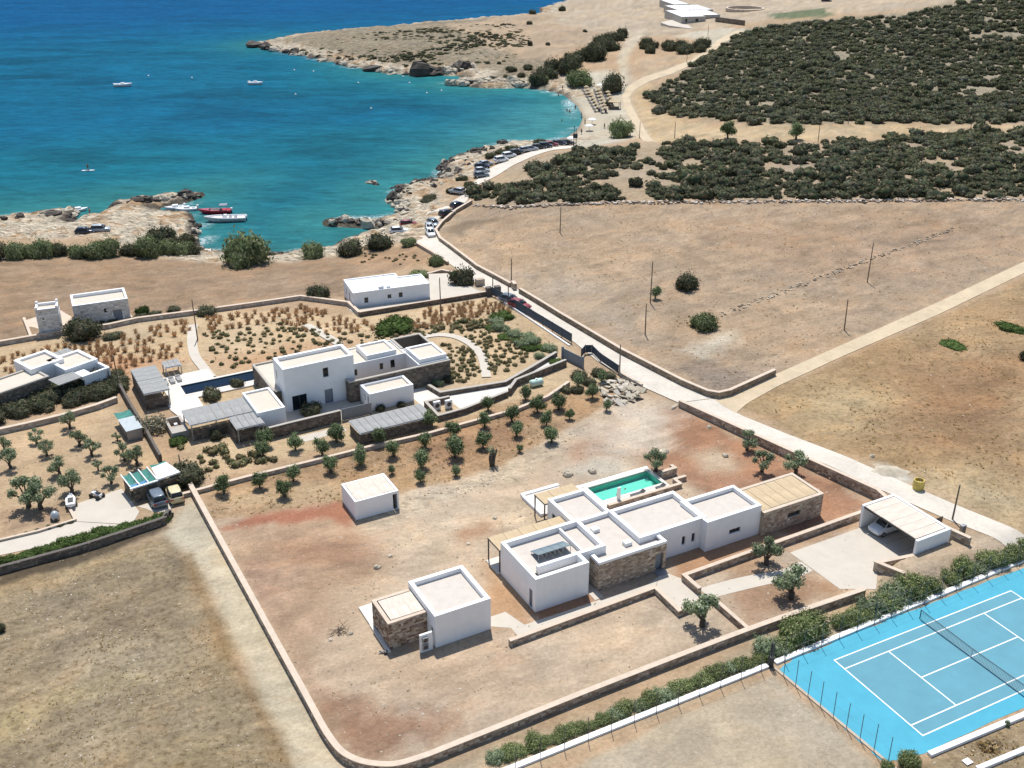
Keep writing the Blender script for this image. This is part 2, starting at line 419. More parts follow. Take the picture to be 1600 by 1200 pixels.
# ------------------------------------------------------------------ ground sheet
# each zone: photo outline, sRGB look in sun, edge softness (m), edge raggedness (m), tuft, streak, rock
ZONES = [
 # headland and far land
 ([(380, 76), (400, 60), (860, 15), (860, 150), (700, 140), (540, 110)], (160, 142, 114), 3, 6, .5, 0, .9),
 ([(700, 40), (860, 10), (1000, 0), (1010, 60), (900, 80), (830, 95), (760, 75)], (196, 166, 132), 6, 8, .25, .2, 0),
 ([(850, 5), (1100, -40), (1800, -60), (1800, 0), (1450, 15), (1240, 25), (1000, 60), (860, 40)], (205, 180, 150), 5, 8, .2, .2, 0),
 ([(1195, 22), (1290, 12), (1300, 26), (1210, 30)], (120, 132, 92), 2, 3, .4, .3, 0),
 # beach
 ([(820, 139), (860, 122), (950, 108), (1000, 130), (985, 165), (1000, 215), (900, 232), (880, 220), (905, 200), (908, 182), (896, 160), (870, 145)], (216, 200, 174), 3, 2, .12, 0, 0),
 # fields round the beach road
 ([(985, 100), (1080, 82), (1120, 78), (1050, 118), (1005, 118)], (206, 174, 136), 2, 3, .2, .3, 0),
 ([(985, 135), (1012, 130), (1020, 170), (1130, 198), (1600, 196), (1600, 210), (1250, 222), (1020, 222), (995, 180)], (212, 180, 132), 2, 3, .25, .3, 0),
 # scrub hill
 ([(1010, 150), (1060, 120), (1110, 80), (1160, 45), (1250, 32), (1400, 22), (1600, -20), (1900, -40), (1900, 196), (1600, 192), (1240, 194), (1130, 190), (1060, 178)], (172, 156, 128), 4, 6, .6, 0, .45),
 # beds of the dirt roads near the beach
 ([(1006, 222), (990, 196), (976, 170), (972, 150), (980, 136), (1003, 122), (1040, 110), (1080, 94), (1102, 80), (1122, 62), (1150, 48), (1168, 50), (1132, 66), (1112, 83), (1090, 98), (1050, 116), (1014, 128), (992, 141), (983, 152), (988, 168), (1003, 194), (1022, 222)], (222, 206, 178), 1.2, .6, .1, 0, 0),
 ([(972, 132), (968, 112), (964, 94), (972, 76), (984, 60), (994, 46), (1010, 46), (997, 66), (986, 82), (980, 96), (985, 112), (990, 132)], (216, 196, 166), 1.5, 1.2, .2, .2, 0),
 ([(1040, 60), (1075, 52), (1130, 42), (1165, 46), (1118, 78), (1100, 66), (1070, 60)], (214, 198, 172), 2, 1.5, .1, 0, 0),
 # scrub belt
 ([(735, 300), (800, 262), (900, 232), (1020, 224), (1250, 224), (1600, 205), (1900, 190), (1900, 310), (1000, 314), (800, 322), (735, 318)], (192, 166, 134), 3, 4, .5, 0, .2),
 # big dry field
 ([(683, 368), (736, 320), (800, 324), (1000, 316), (1600, 312), (1900, 310), (1900, 270), (1900, 300), (1600, 410), (1210, 588), (1130, 622), (1030, 575), (800, 446)], (192, 160, 126), 1.0, 1.2, .55, .35, 0),
 ([(760, 430), (900, 420), (1010, 480), (1000, 540), (900, 505)], (190, 165, 138), 10, 8, .5, .3, 0),
 ([(1120, 360), (1480, 340), (1600, 370), (1400, 430), (1200, 420)], (186, 152, 120), 14, 9, .5, .3, 0),
 ([(712, 352), (726, 346), (760, 342), (782, 342), (776, 346), (745, 351), (728, 360), (725, 372), (712, 366), (690, 358)], (150, 126, 98), 1.2, 1.2, .2, 0, 0),
 ([(1060, 575), (1100, 560), (1195, 585), (1130, 616), (1090, 600)], (166, 142, 120), 1.5, 2, .8, 0, .3),
 ([(1062, 548), (1140, 520), (1150, 532), (1090, 556)], (216, 198, 172), 2.5, 3, .4, 0, .2),
 ([(1380, 382), (1440, 368), (1446, 374), (1395, 388)], (160, 134, 108), 1.5, 1.5, .3, .2, 0),
 # right dry grass field
 ([(1150, 634), (1300, 570), (1600, 436), (1950, 300), (1950, 980), (1600, 826), (1440, 752), (1260, 688)], (192, 154, 104), .8, 1.2, .8, .25, 0),
 ([(1300, 640), (1450, 560), (1600, 560), (1600, 690), (1480, 700)], (172, 128, 82), 10, 8, .8, .25, 0),
 ([(1200, 640), (1330, 590), (1420, 620), (1300, 680)], (200, 168, 116), 7, 6, .8, .25, 0),
 ([(1440, 740), (1520, 720), (1600, 760), (1600, 825), (1500, 785)], (206, 176, 128), 4, 4, .8, .2, 0),
 ([(1352, 716), (1380, 722), (1418, 740), (1424, 752), (1395, 748), (1362, 730)], (226, 216, 200), 1.2, 1.5, .1, 0, .4),
 # seaside field, left
 ([(-300, 420), (0, 408), (300, 402), (420, 410), (640, 384), (668, 412), (560, 432), (540, 462), (320, 478), (0, 535), (-300, 590)], (176, 142, 108), 1.5, 2, .35, .6, 0),
 ([(560, 398), (650, 388), (664, 408), (560, 425)], (192, 150, 108), 3, 3, .3, .3, 0),
 ([(640, 440), (700, 432), (760, 458), (740, 462), (560, 492), (545, 484), (660, 466)], (214, 206, 192), .8, .6, .1, 0, 0),
 # neighbour garden, sandy with planting
 ([(-300, 640), (0, 545), (330, 484), (560, 492), (770, 462), (900, 548), (885, 585), (960, 590), (900, 620), (300, 745), (280, 640), (190, 560), (0, 600)], (222, 188, 142), 1.5, 1.5, .35, 0, .1),
 ([(0, 600), (100, 560), (300, 560), (190, 590)], (214, 160, 112), 3, 3, .4, 0, 0),
 ([(330, 560), (560, 530), (560, 560), (400, 590)], (214, 164, 116), 4, 3, .4, 0, 0),
 # left olive grove
 ([(-300, 760), (0, 672), (165, 640), (190, 625), (215, 690), (290, 735), (270, 760), (0, 850), (-300, 900)], (212, 176, 132), .8, 1, .25, .15, 0),
 ([(0, 800), (90, 785), (120, 795), (70, 822), (0, 838)], (184, 148, 112), 1.5, 1.5, .4, .3, 0),
 # olive orchard strip between the two villas
 ([(300, 768), (420, 735), (560, 700), (760, 640), (900, 604), (960, 612), (940, 640), (860, 690), (780, 735), (640, 770), (540, 790), (330, 815)], (190, 150, 106), 1.2, 1.5, .75, .3, .1),
 ([(640, 700), (760, 660), (850, 640), (800, 690), (700, 735)], (180, 134, 92), 3, 3, .8, .3, .1),
 ([(560, 745), (640, 740), (720, 742), (640, 765), (560, 780)], (200, 160, 108), 2, 2, .6, .3, .1),
 ([(330, 770), (420, 760), (540, 750), (540, 785), (340, 805)], (206, 172, 128), 2, 2, .5, .2, .1),
 # villa plot
 ([(318, 815), (540, 785), (640, 768), (780, 730), (900, 660), (1000, 610), (1060, 634), (1385, 776), (1390, 900), (1340, 930), (650, 1197), (575, 1199), (525, 1172)], (214, 184, 152), .6, .8, .15, .15, 0),
 ([(318, 818), (540, 792), (620, 830), (600, 880), (540, 930), (500, 1060), (640, 1130), (620, 1198), (575, 1199), (525, 1172), (330, 850)], (200, 162, 128), 2.5, 3, .15, .25, 0),
 ([(340, 826), (400, 800), (470, 795), (530, 784), (560, 800), (546, 812), (500, 812), (420, 820), (346, 832)], (192, 120, 84), .8, 1, .15, .1, 0),
 ([(505, 790), (545, 785), (560, 812), (545, 822), (515, 812)], (188, 122, 86), .8, .9, .1, 0, 0),
 ([(420, 850), (540, 842), (598, 860), (606, 872), (570, 880), (470, 876)], (184, 140, 108), 2, 2, .15, .2, 0),
 ([(350, 880), (430, 880), (440, 950), (400, 950)], (178, 138, 112), 4, 4, .15, .3, 0),
 ([(490, 1100), (560, 1090), (690, 1108), (700, 1140), (640, 1180), (570, 1194), (530, 1170)], (182, 134, 98), 2.2, 3.5, .2, .3, 0),
 ([(620, 820), (780, 780), (860, 790), (800, 830), (680, 860), (600, 860)], (220, 192, 158), 3, 3, .15, .3, .15),
 ([(545, 800), (640, 772), (790, 728), (900, 664), (930, 668), (820, 740), (680, 795), (580, 830)], (212, 188, 158), 1.5, 2, .35, .3, .35),
 ([(900, 690), (985, 672), (1000, 690), (960, 712), (905, 716)], (204, 150, 108), 2.5, 2.5, .15, .2, 0),
 ([(700, 830), (760, 815), (770, 830), (720, 842)], (196, 146, 104), 2, 2, .15, .1, 0),
 ([(1020, 640), (1060, 636), (1300, 742), (1385, 776), (1375, 800), (1240, 850), (1060, 745), (990, 715), (1000, 670)], (188, 134, 96), 1.6, 2, .15, .25, 0),
 ([(1080, 712), (1120, 700), (1160, 722), (1150, 738), (1100, 738)], (206, 178, 146), 2, 1.5, .15, 0, 0),
 ([(960, 640), (1010, 625), (1060, 650), (1040, 700), (960, 720), (930, 690)], (226, 202, 176), 3, 3, .15, .2, 0),
 ([(880, 735), (930, 716), (980, 722), (990, 740), (900, 745)], (220, 200, 174), 1.2, 1, .1, 0, 0),
 ([(780, 890), (830, 960), (830, 980), (760, 985), (760, 880)], (210, 160, 112), 1.2, 1.2, .15, 0, 0),
 ([(830, 955), (915, 925), (935, 935), (850, 975)], (198, 140, 98), .6, .8, .15, 0, 0),
 ([(1045, 870), (1190, 830), (1240, 838), (1130, 880), (1085, 905), (1062, 912)], (208, 152, 104), .8, .8, .15, 0, 0),
 ([(1140, 910), (1230, 880), (1310, 915), (1240, 950), (1170, 972)], (196, 150, 110), 2, 2, .15, .2, 0),
 ([(1095, 900), (1340, 800), (1350, 820), (1230, 868), (1180, 890)], (206, 158, 112), 1.5, 1.5, .15, .2, 0),
 ([(860, 1010), (1010, 940), (1090, 985), (1000, 1050), (900, 1080)], (216, 188, 158), 4, 3, .15, .2, 0),
 ([(560, 1040), (800, 990), (860, 1040), (700, 1100), (600, 1090)], (208, 174, 140), 4, 4, .15, .25, 0),
 # strip outside the front wall, and the plots below it
 ([(600, 1230), (700, 1196), (1000, 1085), (1345, 935), (1390, 905), (1440, 880), (1600, 870), (1700, 900), (1400, 960), (1100, 1090), (880, 1180), (760, 1230)], (204, 178, 142), .8, 1, .25, .35, 0),
 ([(1390, 890), (1490, 830), (1600, 860), (1600, 885), (1440, 930)], (212, 184, 152), 1, 1, .2, .1, 0),
 ([(870, 1210), (1208, 1052), (1395, 1215), (1395, 1300), (800, 1300)], (200, 180, 152), .5, .5, .25, .1, 0),
 ([(1370, 1215), (1450, 1184), (1700, 1080), (1800, 1300), (1370, 1300)], (170, 144, 106), .6, .8, .7, .1, .2),
 # lower left field and lane
 ([(-300, 1000), (0, 905), (150, 868), (270, 840), (300, 900), (360, 1010), (470, 1215), (470, 1400), (-300, 1400)], (176, 152, 116), 1, 1.2, .9, .7, .1),
 ([(60, 960), (260, 900), (290, 960), (200, 1010), (60, 1040)], (160, 138, 108), 6, 5, .9, .7, .1),
 ([(0, 1130), (90, 1080), (200, 1050), (210, 1060), (100, 1105), (0, 1150)], (188, 164, 112), 2, 2.5, .9, .6, .1),
 ([(0, 905), (150, 868), (270, 840), (280, 860), (150, 890), (0, 930)], (184, 156, 112), 1.5, 1.5, .8, .4, .1),
 ([(230, 1190), (330, 1150), (380, 1200), (300, 1300), (200, 1300)], (166, 142, 96), 4, 4, .9, .4, .2),
 ([(255, 835), (300, 772), (320, 790), (420, 985), (545, 1215), (545, 1300), (450, 1300), (450, 1215), (370, 1020), (310, 890), (285, 858)], (220, 200, 166), .9, .8, .2, .25, 0),
 ([(285, 868), (296, 866), (360, 1000), (470, 1215), (450, 1220), (340, 1010)], (168, 134, 86), 1, 1, .8, .2, 0),
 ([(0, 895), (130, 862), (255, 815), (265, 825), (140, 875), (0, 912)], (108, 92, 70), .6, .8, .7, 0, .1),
]
GBASE = (198, 170, 138)
zone_w = []
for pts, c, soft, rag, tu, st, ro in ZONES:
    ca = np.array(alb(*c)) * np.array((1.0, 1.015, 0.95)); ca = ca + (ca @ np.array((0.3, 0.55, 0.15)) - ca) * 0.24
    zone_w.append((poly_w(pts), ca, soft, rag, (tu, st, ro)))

def ground_colour(X, Y, sd):
    n = X.shape
    colr = np.empty(n + (3,)); colr[:] = alb(*GBASE)
    det = np.zeros(n + (3,)); det[..., 0] = 0.3
    rag1 = fbm(X, Y, 5.0, 4, 3) - 0.5
    rag2 = fbm(X, Y, 1.3, 3, 8) - 0.5
    for i, (P, c, soft, rag, d) in enumerate(zone_w):
        m = soft + rag * 2 + 2
        sel = (X > P[:, 0].min() - m) & (X < P[:, 0].max() + m) & (Y > P[:, 1].min() - m) & (Y < P[:, 1].max() + m)
        idx = np.nonzero(sel)
        if len(idx[0]) == 0: continue
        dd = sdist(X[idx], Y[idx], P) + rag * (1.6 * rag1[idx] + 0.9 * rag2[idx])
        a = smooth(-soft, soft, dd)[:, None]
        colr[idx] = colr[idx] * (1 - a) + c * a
        det[idx] = det[idx] * (1 - a) + np.array(d) * a
    # large soft mottling of the bare soils
    mot = fbm(X, Y, 14.0, 4, 21); mot2 = fbm(X, Y, 2.6, 4, 33)
    colr *= (0.90 + 0.20 * mot)[..., None] * (0.93 + 0.14 * mot2)[..., None]
    warm = (fbm(X, Y, 9.0, 3, 55) - 0.5)
    # drag marks and washed streaks of the graded earth
    wx_ = X + 9 * (fbm(X, Y, 13, 3, 101) - .5); wy_ = Y + 9 * (fbm(X, Y, 13, 3, 103) - .5)
    su = wx_ * math.cos(VA) + wy_ * math.sin(VA); sv = -wx_ * math.sin(VA) + wy_ * math.cos(VA)
    s1_ = fbm(su / 5.0, sv, 1.5, 4, 107) - .5; s2_ = fbm(wx_, wy_, 3.2, 5, 109) - .5
    amp = (0.35 + 0.65 * smooth(0.0, 0.35, det[..., 1])) * smooth(3, 9, sd)
    colr *= (1 + amp * (0.42 * s1_ + 0.50 * s2_))[..., None]
    for sc_, th_, k_, sd_ in ((3.4, .54, -.10, 211), (2.2, .57, .11, 223), (1.1, .58, -.09, 227), (6.5, .55, .08, 229)):
        colr *= (1 + k_ * (0.5 + 0.5 * amp) * smooth(th_, th_ + .045, fbm(wx_, wy_ * 1.25, sc_, 5, sd_)) * smooth(3, 9, sd))[..., None]
    rust = smooth(.06, .22, s2_ + .4 * s1_) * amp * .5
    colr *= np.stack([1 - .08 * rust, 1 - .18 * rust, 1 - .28 * rust], -1)
    colr[..., 0] *= 1 + 0.10 * warm; colr[..., 2] *= 1 - 0.16 * warm
    # coast: pale limestone, dark where the sea wets it; the beach stays sand
    bm = np.exp(-(((X - 22) / 34) ** 2 + ((Y - 352) / 34) ** 2) ** 2)
    nearc = 9 + 10 * fbm(X, Y, 17, 3, 91) + 12 * smooth(40, -70, X) * smooth(240, 225, Y) * smooth(205, 222, Y)
    rk = smooth(nearc, nearc * 0.55, sd) * (1 - bm)
    pale = np.array(alb(214, 200, 176)); rust = np.array(alb(176, 146, 112)); dark = np.array(alb(84, 76, 66))
    nn = fbm(X, Y, 3.0, 4, 77)[..., None]
    rc = pale * (0.55 + 0.7 * nn) * (1 - smooth(0.5, 0.7, nn)) + rust * smooth(0.5, 0.7, nn)
    colr = colr * (1 - rk[..., None]) + rc * rk[..., None]
    wet = smooth(2.6, 0.4, sd + 2.4 * (fbm(X, Y, 3.5, 3, 13) - 0.5)) * (1 - bm)
    colr = colr * (1 - wet[..., None]) + dark * wet[..., None]
    wsand = smooth(3.0, 0.5, sd) * bm
    colr = colr * (1 - 0.35 * wsand[..., None])
    det[..., 2] = np.maximum(det[..., 2], rk)
    det[..., 0] *= (1 - rk)
    # sea bed
    sea = smooth(0, -2, sd)
    colr = colr * (1 - sea[..., None]) + np.array((0.25, 0.26, 0.2)) * sea[..., None]
    return np.clip(colr, 0.01, 0.8), det, rk

def fan_rows():
    ys = [38.0]
    while ys[-1] < 720:
        y = ys[-1]; d = y * CP + CAMH * SP
        ys.append(y + max(0.30, 1.9 * d * d / (1075 * CAMH)))
    while ys[-1] < 6000: ys.append(ys[-1] * 1.12)
    return np.array(ys)
ys = fan_rows()
NX = 560
sx = np.linspace(-1, 1, NX)
Yg, Sg = np.meshgrid(ys, sx, indexing='ij')
Xg = Sg * (34 + 0.56 * Yg) + 0.02 * Yg
SDg = sdist(Xg, Yg, LAND)
Zg = zland(Xg, Yg, SDg)
near = Yg < 900
Cg, Dg, RKg = ground_colour(Xg, Yg, SDg)
# rocky relief of the shore and light unevenness of the open ground
rg = fbm(Xg, Yg, 7.0, 5, 41); rid = 1 - np.abs(2 * fbm(Xg, Yg, 4.2, 4, 44) - 1)
Zg = Zg + RKg * smooth(-0.5, 1.5, SDg) * near * ((rg - 0.45) * 1.3 + (rid - 0.6) * .9 + np.round((fbm(Xg, Yg, 2.2, 3, 47) - .5) * 5) * .22)
headm = smooth(420, 470, Yg) * (1 - smooth(30, 110, Xg)) * smooth(2, 12, SDg)
Zg = Zg + headm * (fbm(Xg, Yg, 22, 4, 61) - 0.35) * 3.0
rough_g = np.clip(Dg[..., 0], 0, 1) * smooth(4, 10, SDg)
flat = np.exp(-(((Xg - 20) / 60) ** 2 + ((Yg - 105) / 45) ** 2) ** 2)
Zg = Zg + rough_g * (fbm(Xg, Yg, 3.0, 3, 71) - 0.5) * 0.16 * (1 - 0.75 * flat)
def dig(frame, u0, u1, v0, v1, dep):
    (ox, oy), a = frame
    u = (Xg - ox) * math.cos(a) + (Yg - oy) * math.sin(a); v = -(Xg - ox) * math.sin(a) + (Yg - oy) * math.cos(a)
    Zg[(u > u0) & (u < u1) & (v > v0) & (v < v1)] -= dep
NO, NA = (-30.90, 131.20), R(29)
dig((VO, VA), 16.85, 26.0, 14.0, 17.8, 2.2)         # pits for the two pools and the hole by the court
dig((NO, NA), -11.1, 0.3, 11.7, 15.5, 2.2)
CO_ = G0(1303.6, 1031.8)
def pitdist(cx, cy):
    x = CO_[0] + cx * math.cos(R(27)) + cy * math.sin(R(27)); y = CO_[1] + cx * math.sin(R(27)) - cy * math.cos(R(27))
    return np.hypot((Xg - x) / 1.0, (Yg - y) / .8) + .35 * (fbm(Xg, Yg, .8, 2, 3) - .5)
Zg -= 1.7 * smooth(1.0, .45, pitdist(4.2, 14.5))
NY = len(ys)
me = bpy.data.meshes.new('ground')
nv = NY * NX
co = np.stack([Xg, Yg, Zg], -1).reshape(-1, 3)
ii = np.arange(nv).reshape(NY, NX)
quads = np.stack([ii[:-1, :-1], ii[:-1, 1:], ii[1:, 1:], ii[1:, :-1]], -1).reshape(-1, 4)
me.vertices.add(nv); me.vertices.foreach_set('co', co.ravel())
me.loops.add(quads.size); me.loops.foreach_set('vertex_index', quads.ravel().astype(np.int32))
me.polygons.add(len(quads)); me.polygons.foreach_set('loop_start', np.arange(0, quads.size, 4, dtype=np.int32))
me.polygons.foreach_set('loop_total', np.full(len(quads), 4, np.int32))
me.polygons.foreach_set('use_smooth', np.ones(len(quads), bool))
me.update(calc_edges=True)
for nm, arr in (('col', Cg), ('det', Dg)):
    at = me.color_attributes.new(nm, 'FLOAT_COLOR', 'POINT')
    at.data.foreach_set('color', np.concatenate([arr.reshape(-1, 3), np.ones((nv, 1))], 1).ravel())

gm, nt, b = newmat('dry_island_soil')
pos = N(nt, 'ShaderNodeNewGeometry').outputs['Position']
col_a = N(nt, 'ShaderNodeAttribute', attribute_name='col').outputs['Color']
det_a = N(nt, 'ShaderNodeAttribute', attribute_name='det').outputs['Color']
sep = N(nt, 'ShaderNodeSeparateColor'); nt.links.new(det_a, sep.inputs[0])
tuft, streak, rockm = sep.outputs[0], sep.outputs[1], sep.outputs[2]
c = col_a
# grain
g1 = noise(nt, 2.6, 4, 0.75, pos)
c = mixrgb(nt, c, ramp(nt, g1, 0.28, 0.72, 0.80, 1.20), 1.0, 'MULTIPLY')
# dry tufts and bare flecks
t1 = noise(nt, 1.5, 4, 0.8, pos, 0.3)
td = math_(nt, 'MULTIPLY', ramp(nt, t1, 0.50, 0.64), tuft)
c = mixrgb(nt, c, mixrgb(nt, c, (0.58, 0.54, 0.46), 1.0, 'MULTIPLY'), td)
tl = math_(nt, 'MULTIPLY', ramp(nt, t1, 0.44, 0.30), tuft)
c = mixrgb(nt, c, mixrgb(nt, c, (1.30, 1.24, 1.10), 1.0, 'MULTIPLY'), tl)
# wheel and plough lines along the plots
mp = N(nt, 'ShaderNodeMapping'); nt.links.new(pos, mp.inputs['Vector'])
mp.vector_type = 'TEXTURE'; mp.inputs['Rotation'].default_value = (0, 0, VA); mp.inputs['Scale'].default_value = (8, .8, 1)
s1 = noise(nt, 1.0, 3, 0.65, mp.outputs['Vector'], 1.2)
sm = math_(nt, 'MULTIPLY', ramp(nt, s1, 0.35, 0.65, -1, 1), streak)
c = mixrgb(nt, c, ramp(nt, sm, -1, 1, 0.82, 1.16), 1.0, 'MULTIPLY')
# scattered pale stones
vo = N(nt, 'ShaderNodeTexVoronoi'); vo.inputs['Scale'].default_value = 1.6; nt.links.new(pos, vo.inputs['Vector'])
st = math_(nt, 'LESS_THAN', vo.outputs['Distance'], 0.12)
st2 = math_(nt, 'GREATER_THAN', s1, 0.56)
c = mixrgb(nt, c, alb(224, 214, 198), math_(nt, 'MULTIPLY', math_(nt, 'MULTIPLY', st, st2), 0.6))
# rock: pitted tone and hollows
mr = N(nt, 'ShaderNodeMapping'); nt.links.new(pos, mr.inputs['Vector']); mr.inputs['Scale'].default_value = (.55, 1.3, 1.5)
r2 = noise(nt, 0.85, 4, 0.8, mr.outputs['Vector'], 0.8)
c = mixrgb(nt, c, ramp(nt, math_(nt, 'MULTIPLY', ramp(nt, r2, 0.38, 0.62, -1, 1), rockm), -1, 1, 0.30, 1.42), 1.0, 'MULTIPLY')
nt.links.new(c, b.inputs['Base Color'])
b.inputs['Roughness'].default_value = 0.95; b.inputs['Specular IOR Level'].default_value = 0.15
bump(nt, b, noise(nt, 2.0, 2, 0.7, pos), 0.55, 0.2)
me.materials.append(gm)
ground = struct(link(bpy.data.objects.new('ground', me)))

# ------------------------------------------------------------------ sea
wy = np.concatenate([np.arange(205, 760, 3.0), 760 * 1.06 ** np.arange(1, 42)])
wx = np.concatenate([-4200 * np.linspace(1, 0.1, 14) ** 1.6, np.arange(-400, 140, 3.5), np.array([150, 400, 900, 2000])])
wx = np.unique(np.round(wx, 2))
WY, WX = np.meshgrid(wy, wx, indexing='ij')
SDw = -sdist(WX, WY, LAND)
nn = fbm(WX, WY, 60, 4, 5); n2 = fbm(WX, WY, 22, 4, 15)
sdw = np.clip(SDw, 0, 400)
beachd = np.hypot(WX - 10, WY - 345)
t = 1 - np.exp(-sdw / 26.0)
shal = np.array((0.022, 0.138, 0.145)); teal = np.array((0.006, 0.100, 0.142)); blue = np.array((0.004, 0.086, 0.156)); deep = np.array((0.003, 0.068, 0.166))
k1 = smooth(0.05, 0.75, t + 0.35 * (n2 - 0.5))[..., None]
wc = shal * (1 - k1) + teal * k1
k2 = smooth(20, 120, sdw + 90 * (nn - 0.5) + 0.35 * np.clip(WY - 300, -90, 300))[..., None]
wc = wc * (1 - k2) + blue * k2
k3 = smooth(60, 260, sdw * 0.6 + 60 * (nn - 0.5) + 0.9 * np.clip(WY - 430, 0, 400))[..., None]
wc = wc * (1 - k3) + deep * k3
# darker weed and rock beds under the shallows
weed = smooth(0.52, 0.68, fbm(WX, WY * 2.2, 26, 4, 25))[..., None] * smooth(12, 40, sdw)[..., None] * (1 - 0.8 * k3)
wc = wc * (1 - 0.22 * weed)
# milky water over the beach sand, foam along the edge of the land
milk = np.exp(-(beachd / 34) ** 2)[..., None] * smooth(60, 0, sdw)[..., None]
wc = wc * (1 - 0.7 * milk) + np.array((0.05, 0.19, 0.20)) * 0.7 * milk
foam = smooth(1.5, 0.3, np.abs(SDw - .8)) * smooth(0.5, 0.66, fbm(WX, WY, 11, 3, 35)) * .8
me = bpy.data.meshes.new('sea')
NYw, NXw = WX.shape
nv = NYw * NXw
co = np.stack([WX, WY, np.full_like(WX, SEA)], -1).reshape(-1, 3)
ii = np.arange(nv).reshape(NYw, NXw)
quads = np.stack([ii[:-1, :-1], ii[:-1, 1:], ii[1:, 1:], ii[1:, :-1]], -1).reshape(-1, 4)
keep = (SDw.reshape(-1)[quads].max(1) > -6)
quads = quads[keep]
me.from_pydata(co.tolist(), [], quads.tolist())
at = me.color_attributes.new('col', 'FLOAT_COLOR', 'POINT')
at.data.foreach_set('color', np.concatenate([np.clip(wc, 0, 1).reshape(-1, 3), foam.reshape(-1, 1)], 1).ravel())
wm, nt, b = newmat('sea_water')
pos = N(nt, 'ShaderNodeNewGeometry').outputs['Position']
an = N(nt, 'ShaderNodeAttribute', attribute_name='col')
mp = N(nt, 'ShaderNodeMapping'); nt.links.new(pos, mp.inputs['Vector'])
mp.inputs['Rotation'].default_value = (0, 0, R(14)); mp.inputs['Scale'].default_value = (0.35, 1, 1)
w1 = noise(nt, 0.55, 4, 0.7, mp.outputs['Vector'], 0.6)
w2 = noise(nt, 0.10, 2, 0.6, mp.outputs['Vector'], 0.4)
c = mixrgb(nt, an.outputs['Color'], ramp(nt, w1, 0.3, 0.7, 0.72, 1.30), 1.0, 'MULTIPLY')
c = mixrgb(nt, c, ramp(nt, w2, 0.3, 0.7, 0.86, 1.14), 1.0, 'MULTIPLY')
fo = noise(nt, 1.3, 3, 0.75, pos, 0.5)
fm = math_(nt, 'MULTIPLY', an.outputs['Alpha'], ramp(nt, fo, 0.42, 0.6))
c = mixrgb(nt, c, (0.75, 0.78, 0.78), fm)
bp = N(nt, 'ShaderNodeBump'); bp.inputs['Strength'].default_value = 0.45; bp.inputs['Distance'].default_value = 0.5
nt.links.new(noise(nt, 0.9, 3, 0.7, mp.outputs['Vector'], 0.3), bp.inputs['Height'])
df = N(nt, 'ShaderNodeBsdfDiffuse'); gl = N(nt, 'ShaderNodeBsdfGlossy'); gl.inputs['Roughness'].default_value = 0.2
nt.links.new(c, df.inputs['Color'])
for q in (df, gl): nt.links.new(bp.outputs['Normal'], q.inputs['Normal'])
mx = N(nt, 'ShaderNodeMixShader'); mx.inputs[0].default_value = 0.03
nt.links.new(df.outputs[0], mx.inputs[1]); nt.links.new(gl.outputs[0], mx.inputs[2])
nt.links.new(mx.outputs[0], nt.nodes['Material Output'].inputs[0])
nt.nodes.remove(b)
me.materials.append(wm)
sea = struct(link(bpy.data.objects.new('sea', me)))

# ------------------------------------------------------------------ roads as draped ribbons
def resample(pts, n):
    p = np.array(pts, float); d = np.concatenate([[0], np.cumsum(np.hypot(*np.diff(p, axis=0).T))])
    s = np.linspace(0, d[-1], n)
    return np.stack([np.interp(s, d, p[:, k]) for k in range(2)], 1)
def ribbon(name, left, right, n, m, mat, off, world_pts=False):
    Lw = np.array(left) if world_pts else np.array([G(*p)[:2] for p in left])
    Rw = np.array(right) if world_pts else np.array([G(*p)[:2] for p in right])
    Lw = resample(Lw, n); Rw = resample(Rw, n)
    mb = MB(); vs = []
    for i in range(n):
        for j in range(m + 1):
            f = j / m; x = Lw[i][0] * (1 - f) + Rw[i][0] * f; y = Lw[i][1] * (1 - f) + Rw[i][1] * f
            vs.append((x, y))
    A = np.array(vs); z = zland(A[:, 0], A[:, 1]) + off
    z = np.maximum(z, SEA + 0.15)
    mb.raw([(a[0], a[1], q) for a, q in zip(A, z)], [(i * (m + 1) + j, i * (m + 1) + j + 1, (i + 1) * (m + 1) + j + 1, (i + 1) * (m + 1) + j) for i in range(n - 1) for j in range(m)])
    return struct(mb.build(name, mat, None, True))
def roadmat(name, col, tuftc, edge=0.2):
    m, nt, b = newmat(name)
    pos = N(nt, 'ShaderNodeNewGeometry').outputs['Position']
    n1 = noise(nt, 0.25, 3, 0.65, pos, 0.5); n2 = noise(nt, 2.2, 3, 0.75, pos)
    c = mixrgb(nt, col, ramp(nt, n1, 0.3, 0.7, 0.88, 1.10), 1.0, 'MULTIPLY')
    c = mixrgb(nt, c, ramp(nt, n2, 0.25, 0.75, 0.90, 1.10), 1.0, 'MULTIPLY')
    c = mixrgb(nt, c, tuftc, math_(nt, 'MULTIPLY', ramp(nt, noise(nt, 0.5, 4, 0.8, pos, 1.0), 0.56, 0.70), edge))
    nt.links.new(c, b.inputs['Base Color']); b.inputs['Roughness'].default_value = 0.92
    bump(nt, b, n2, 0.3, 0.05)
    return m
M['road'] = roadmat('dusty_concrete_road', alb(226, 217, 202), alb(196, 180, 156), 0.5)
M['track'] = roadmat('pale_dirt_track', alb(216, 196, 164), alb(186, 158, 118), 0.6)
rl = [(898, 228), (872, 228), (844, 234), (806, 245), (780, 256), (761, 266), (739, 286), (720, 307), (694, 322), (656, 337), (643, 348), (640, 362), (652, 384), (700, 411), (740, 440), (774, 461),
      (834, 497), (897, 535), (932, 564), (967, 584), (1004, 605), (1060, 630)]
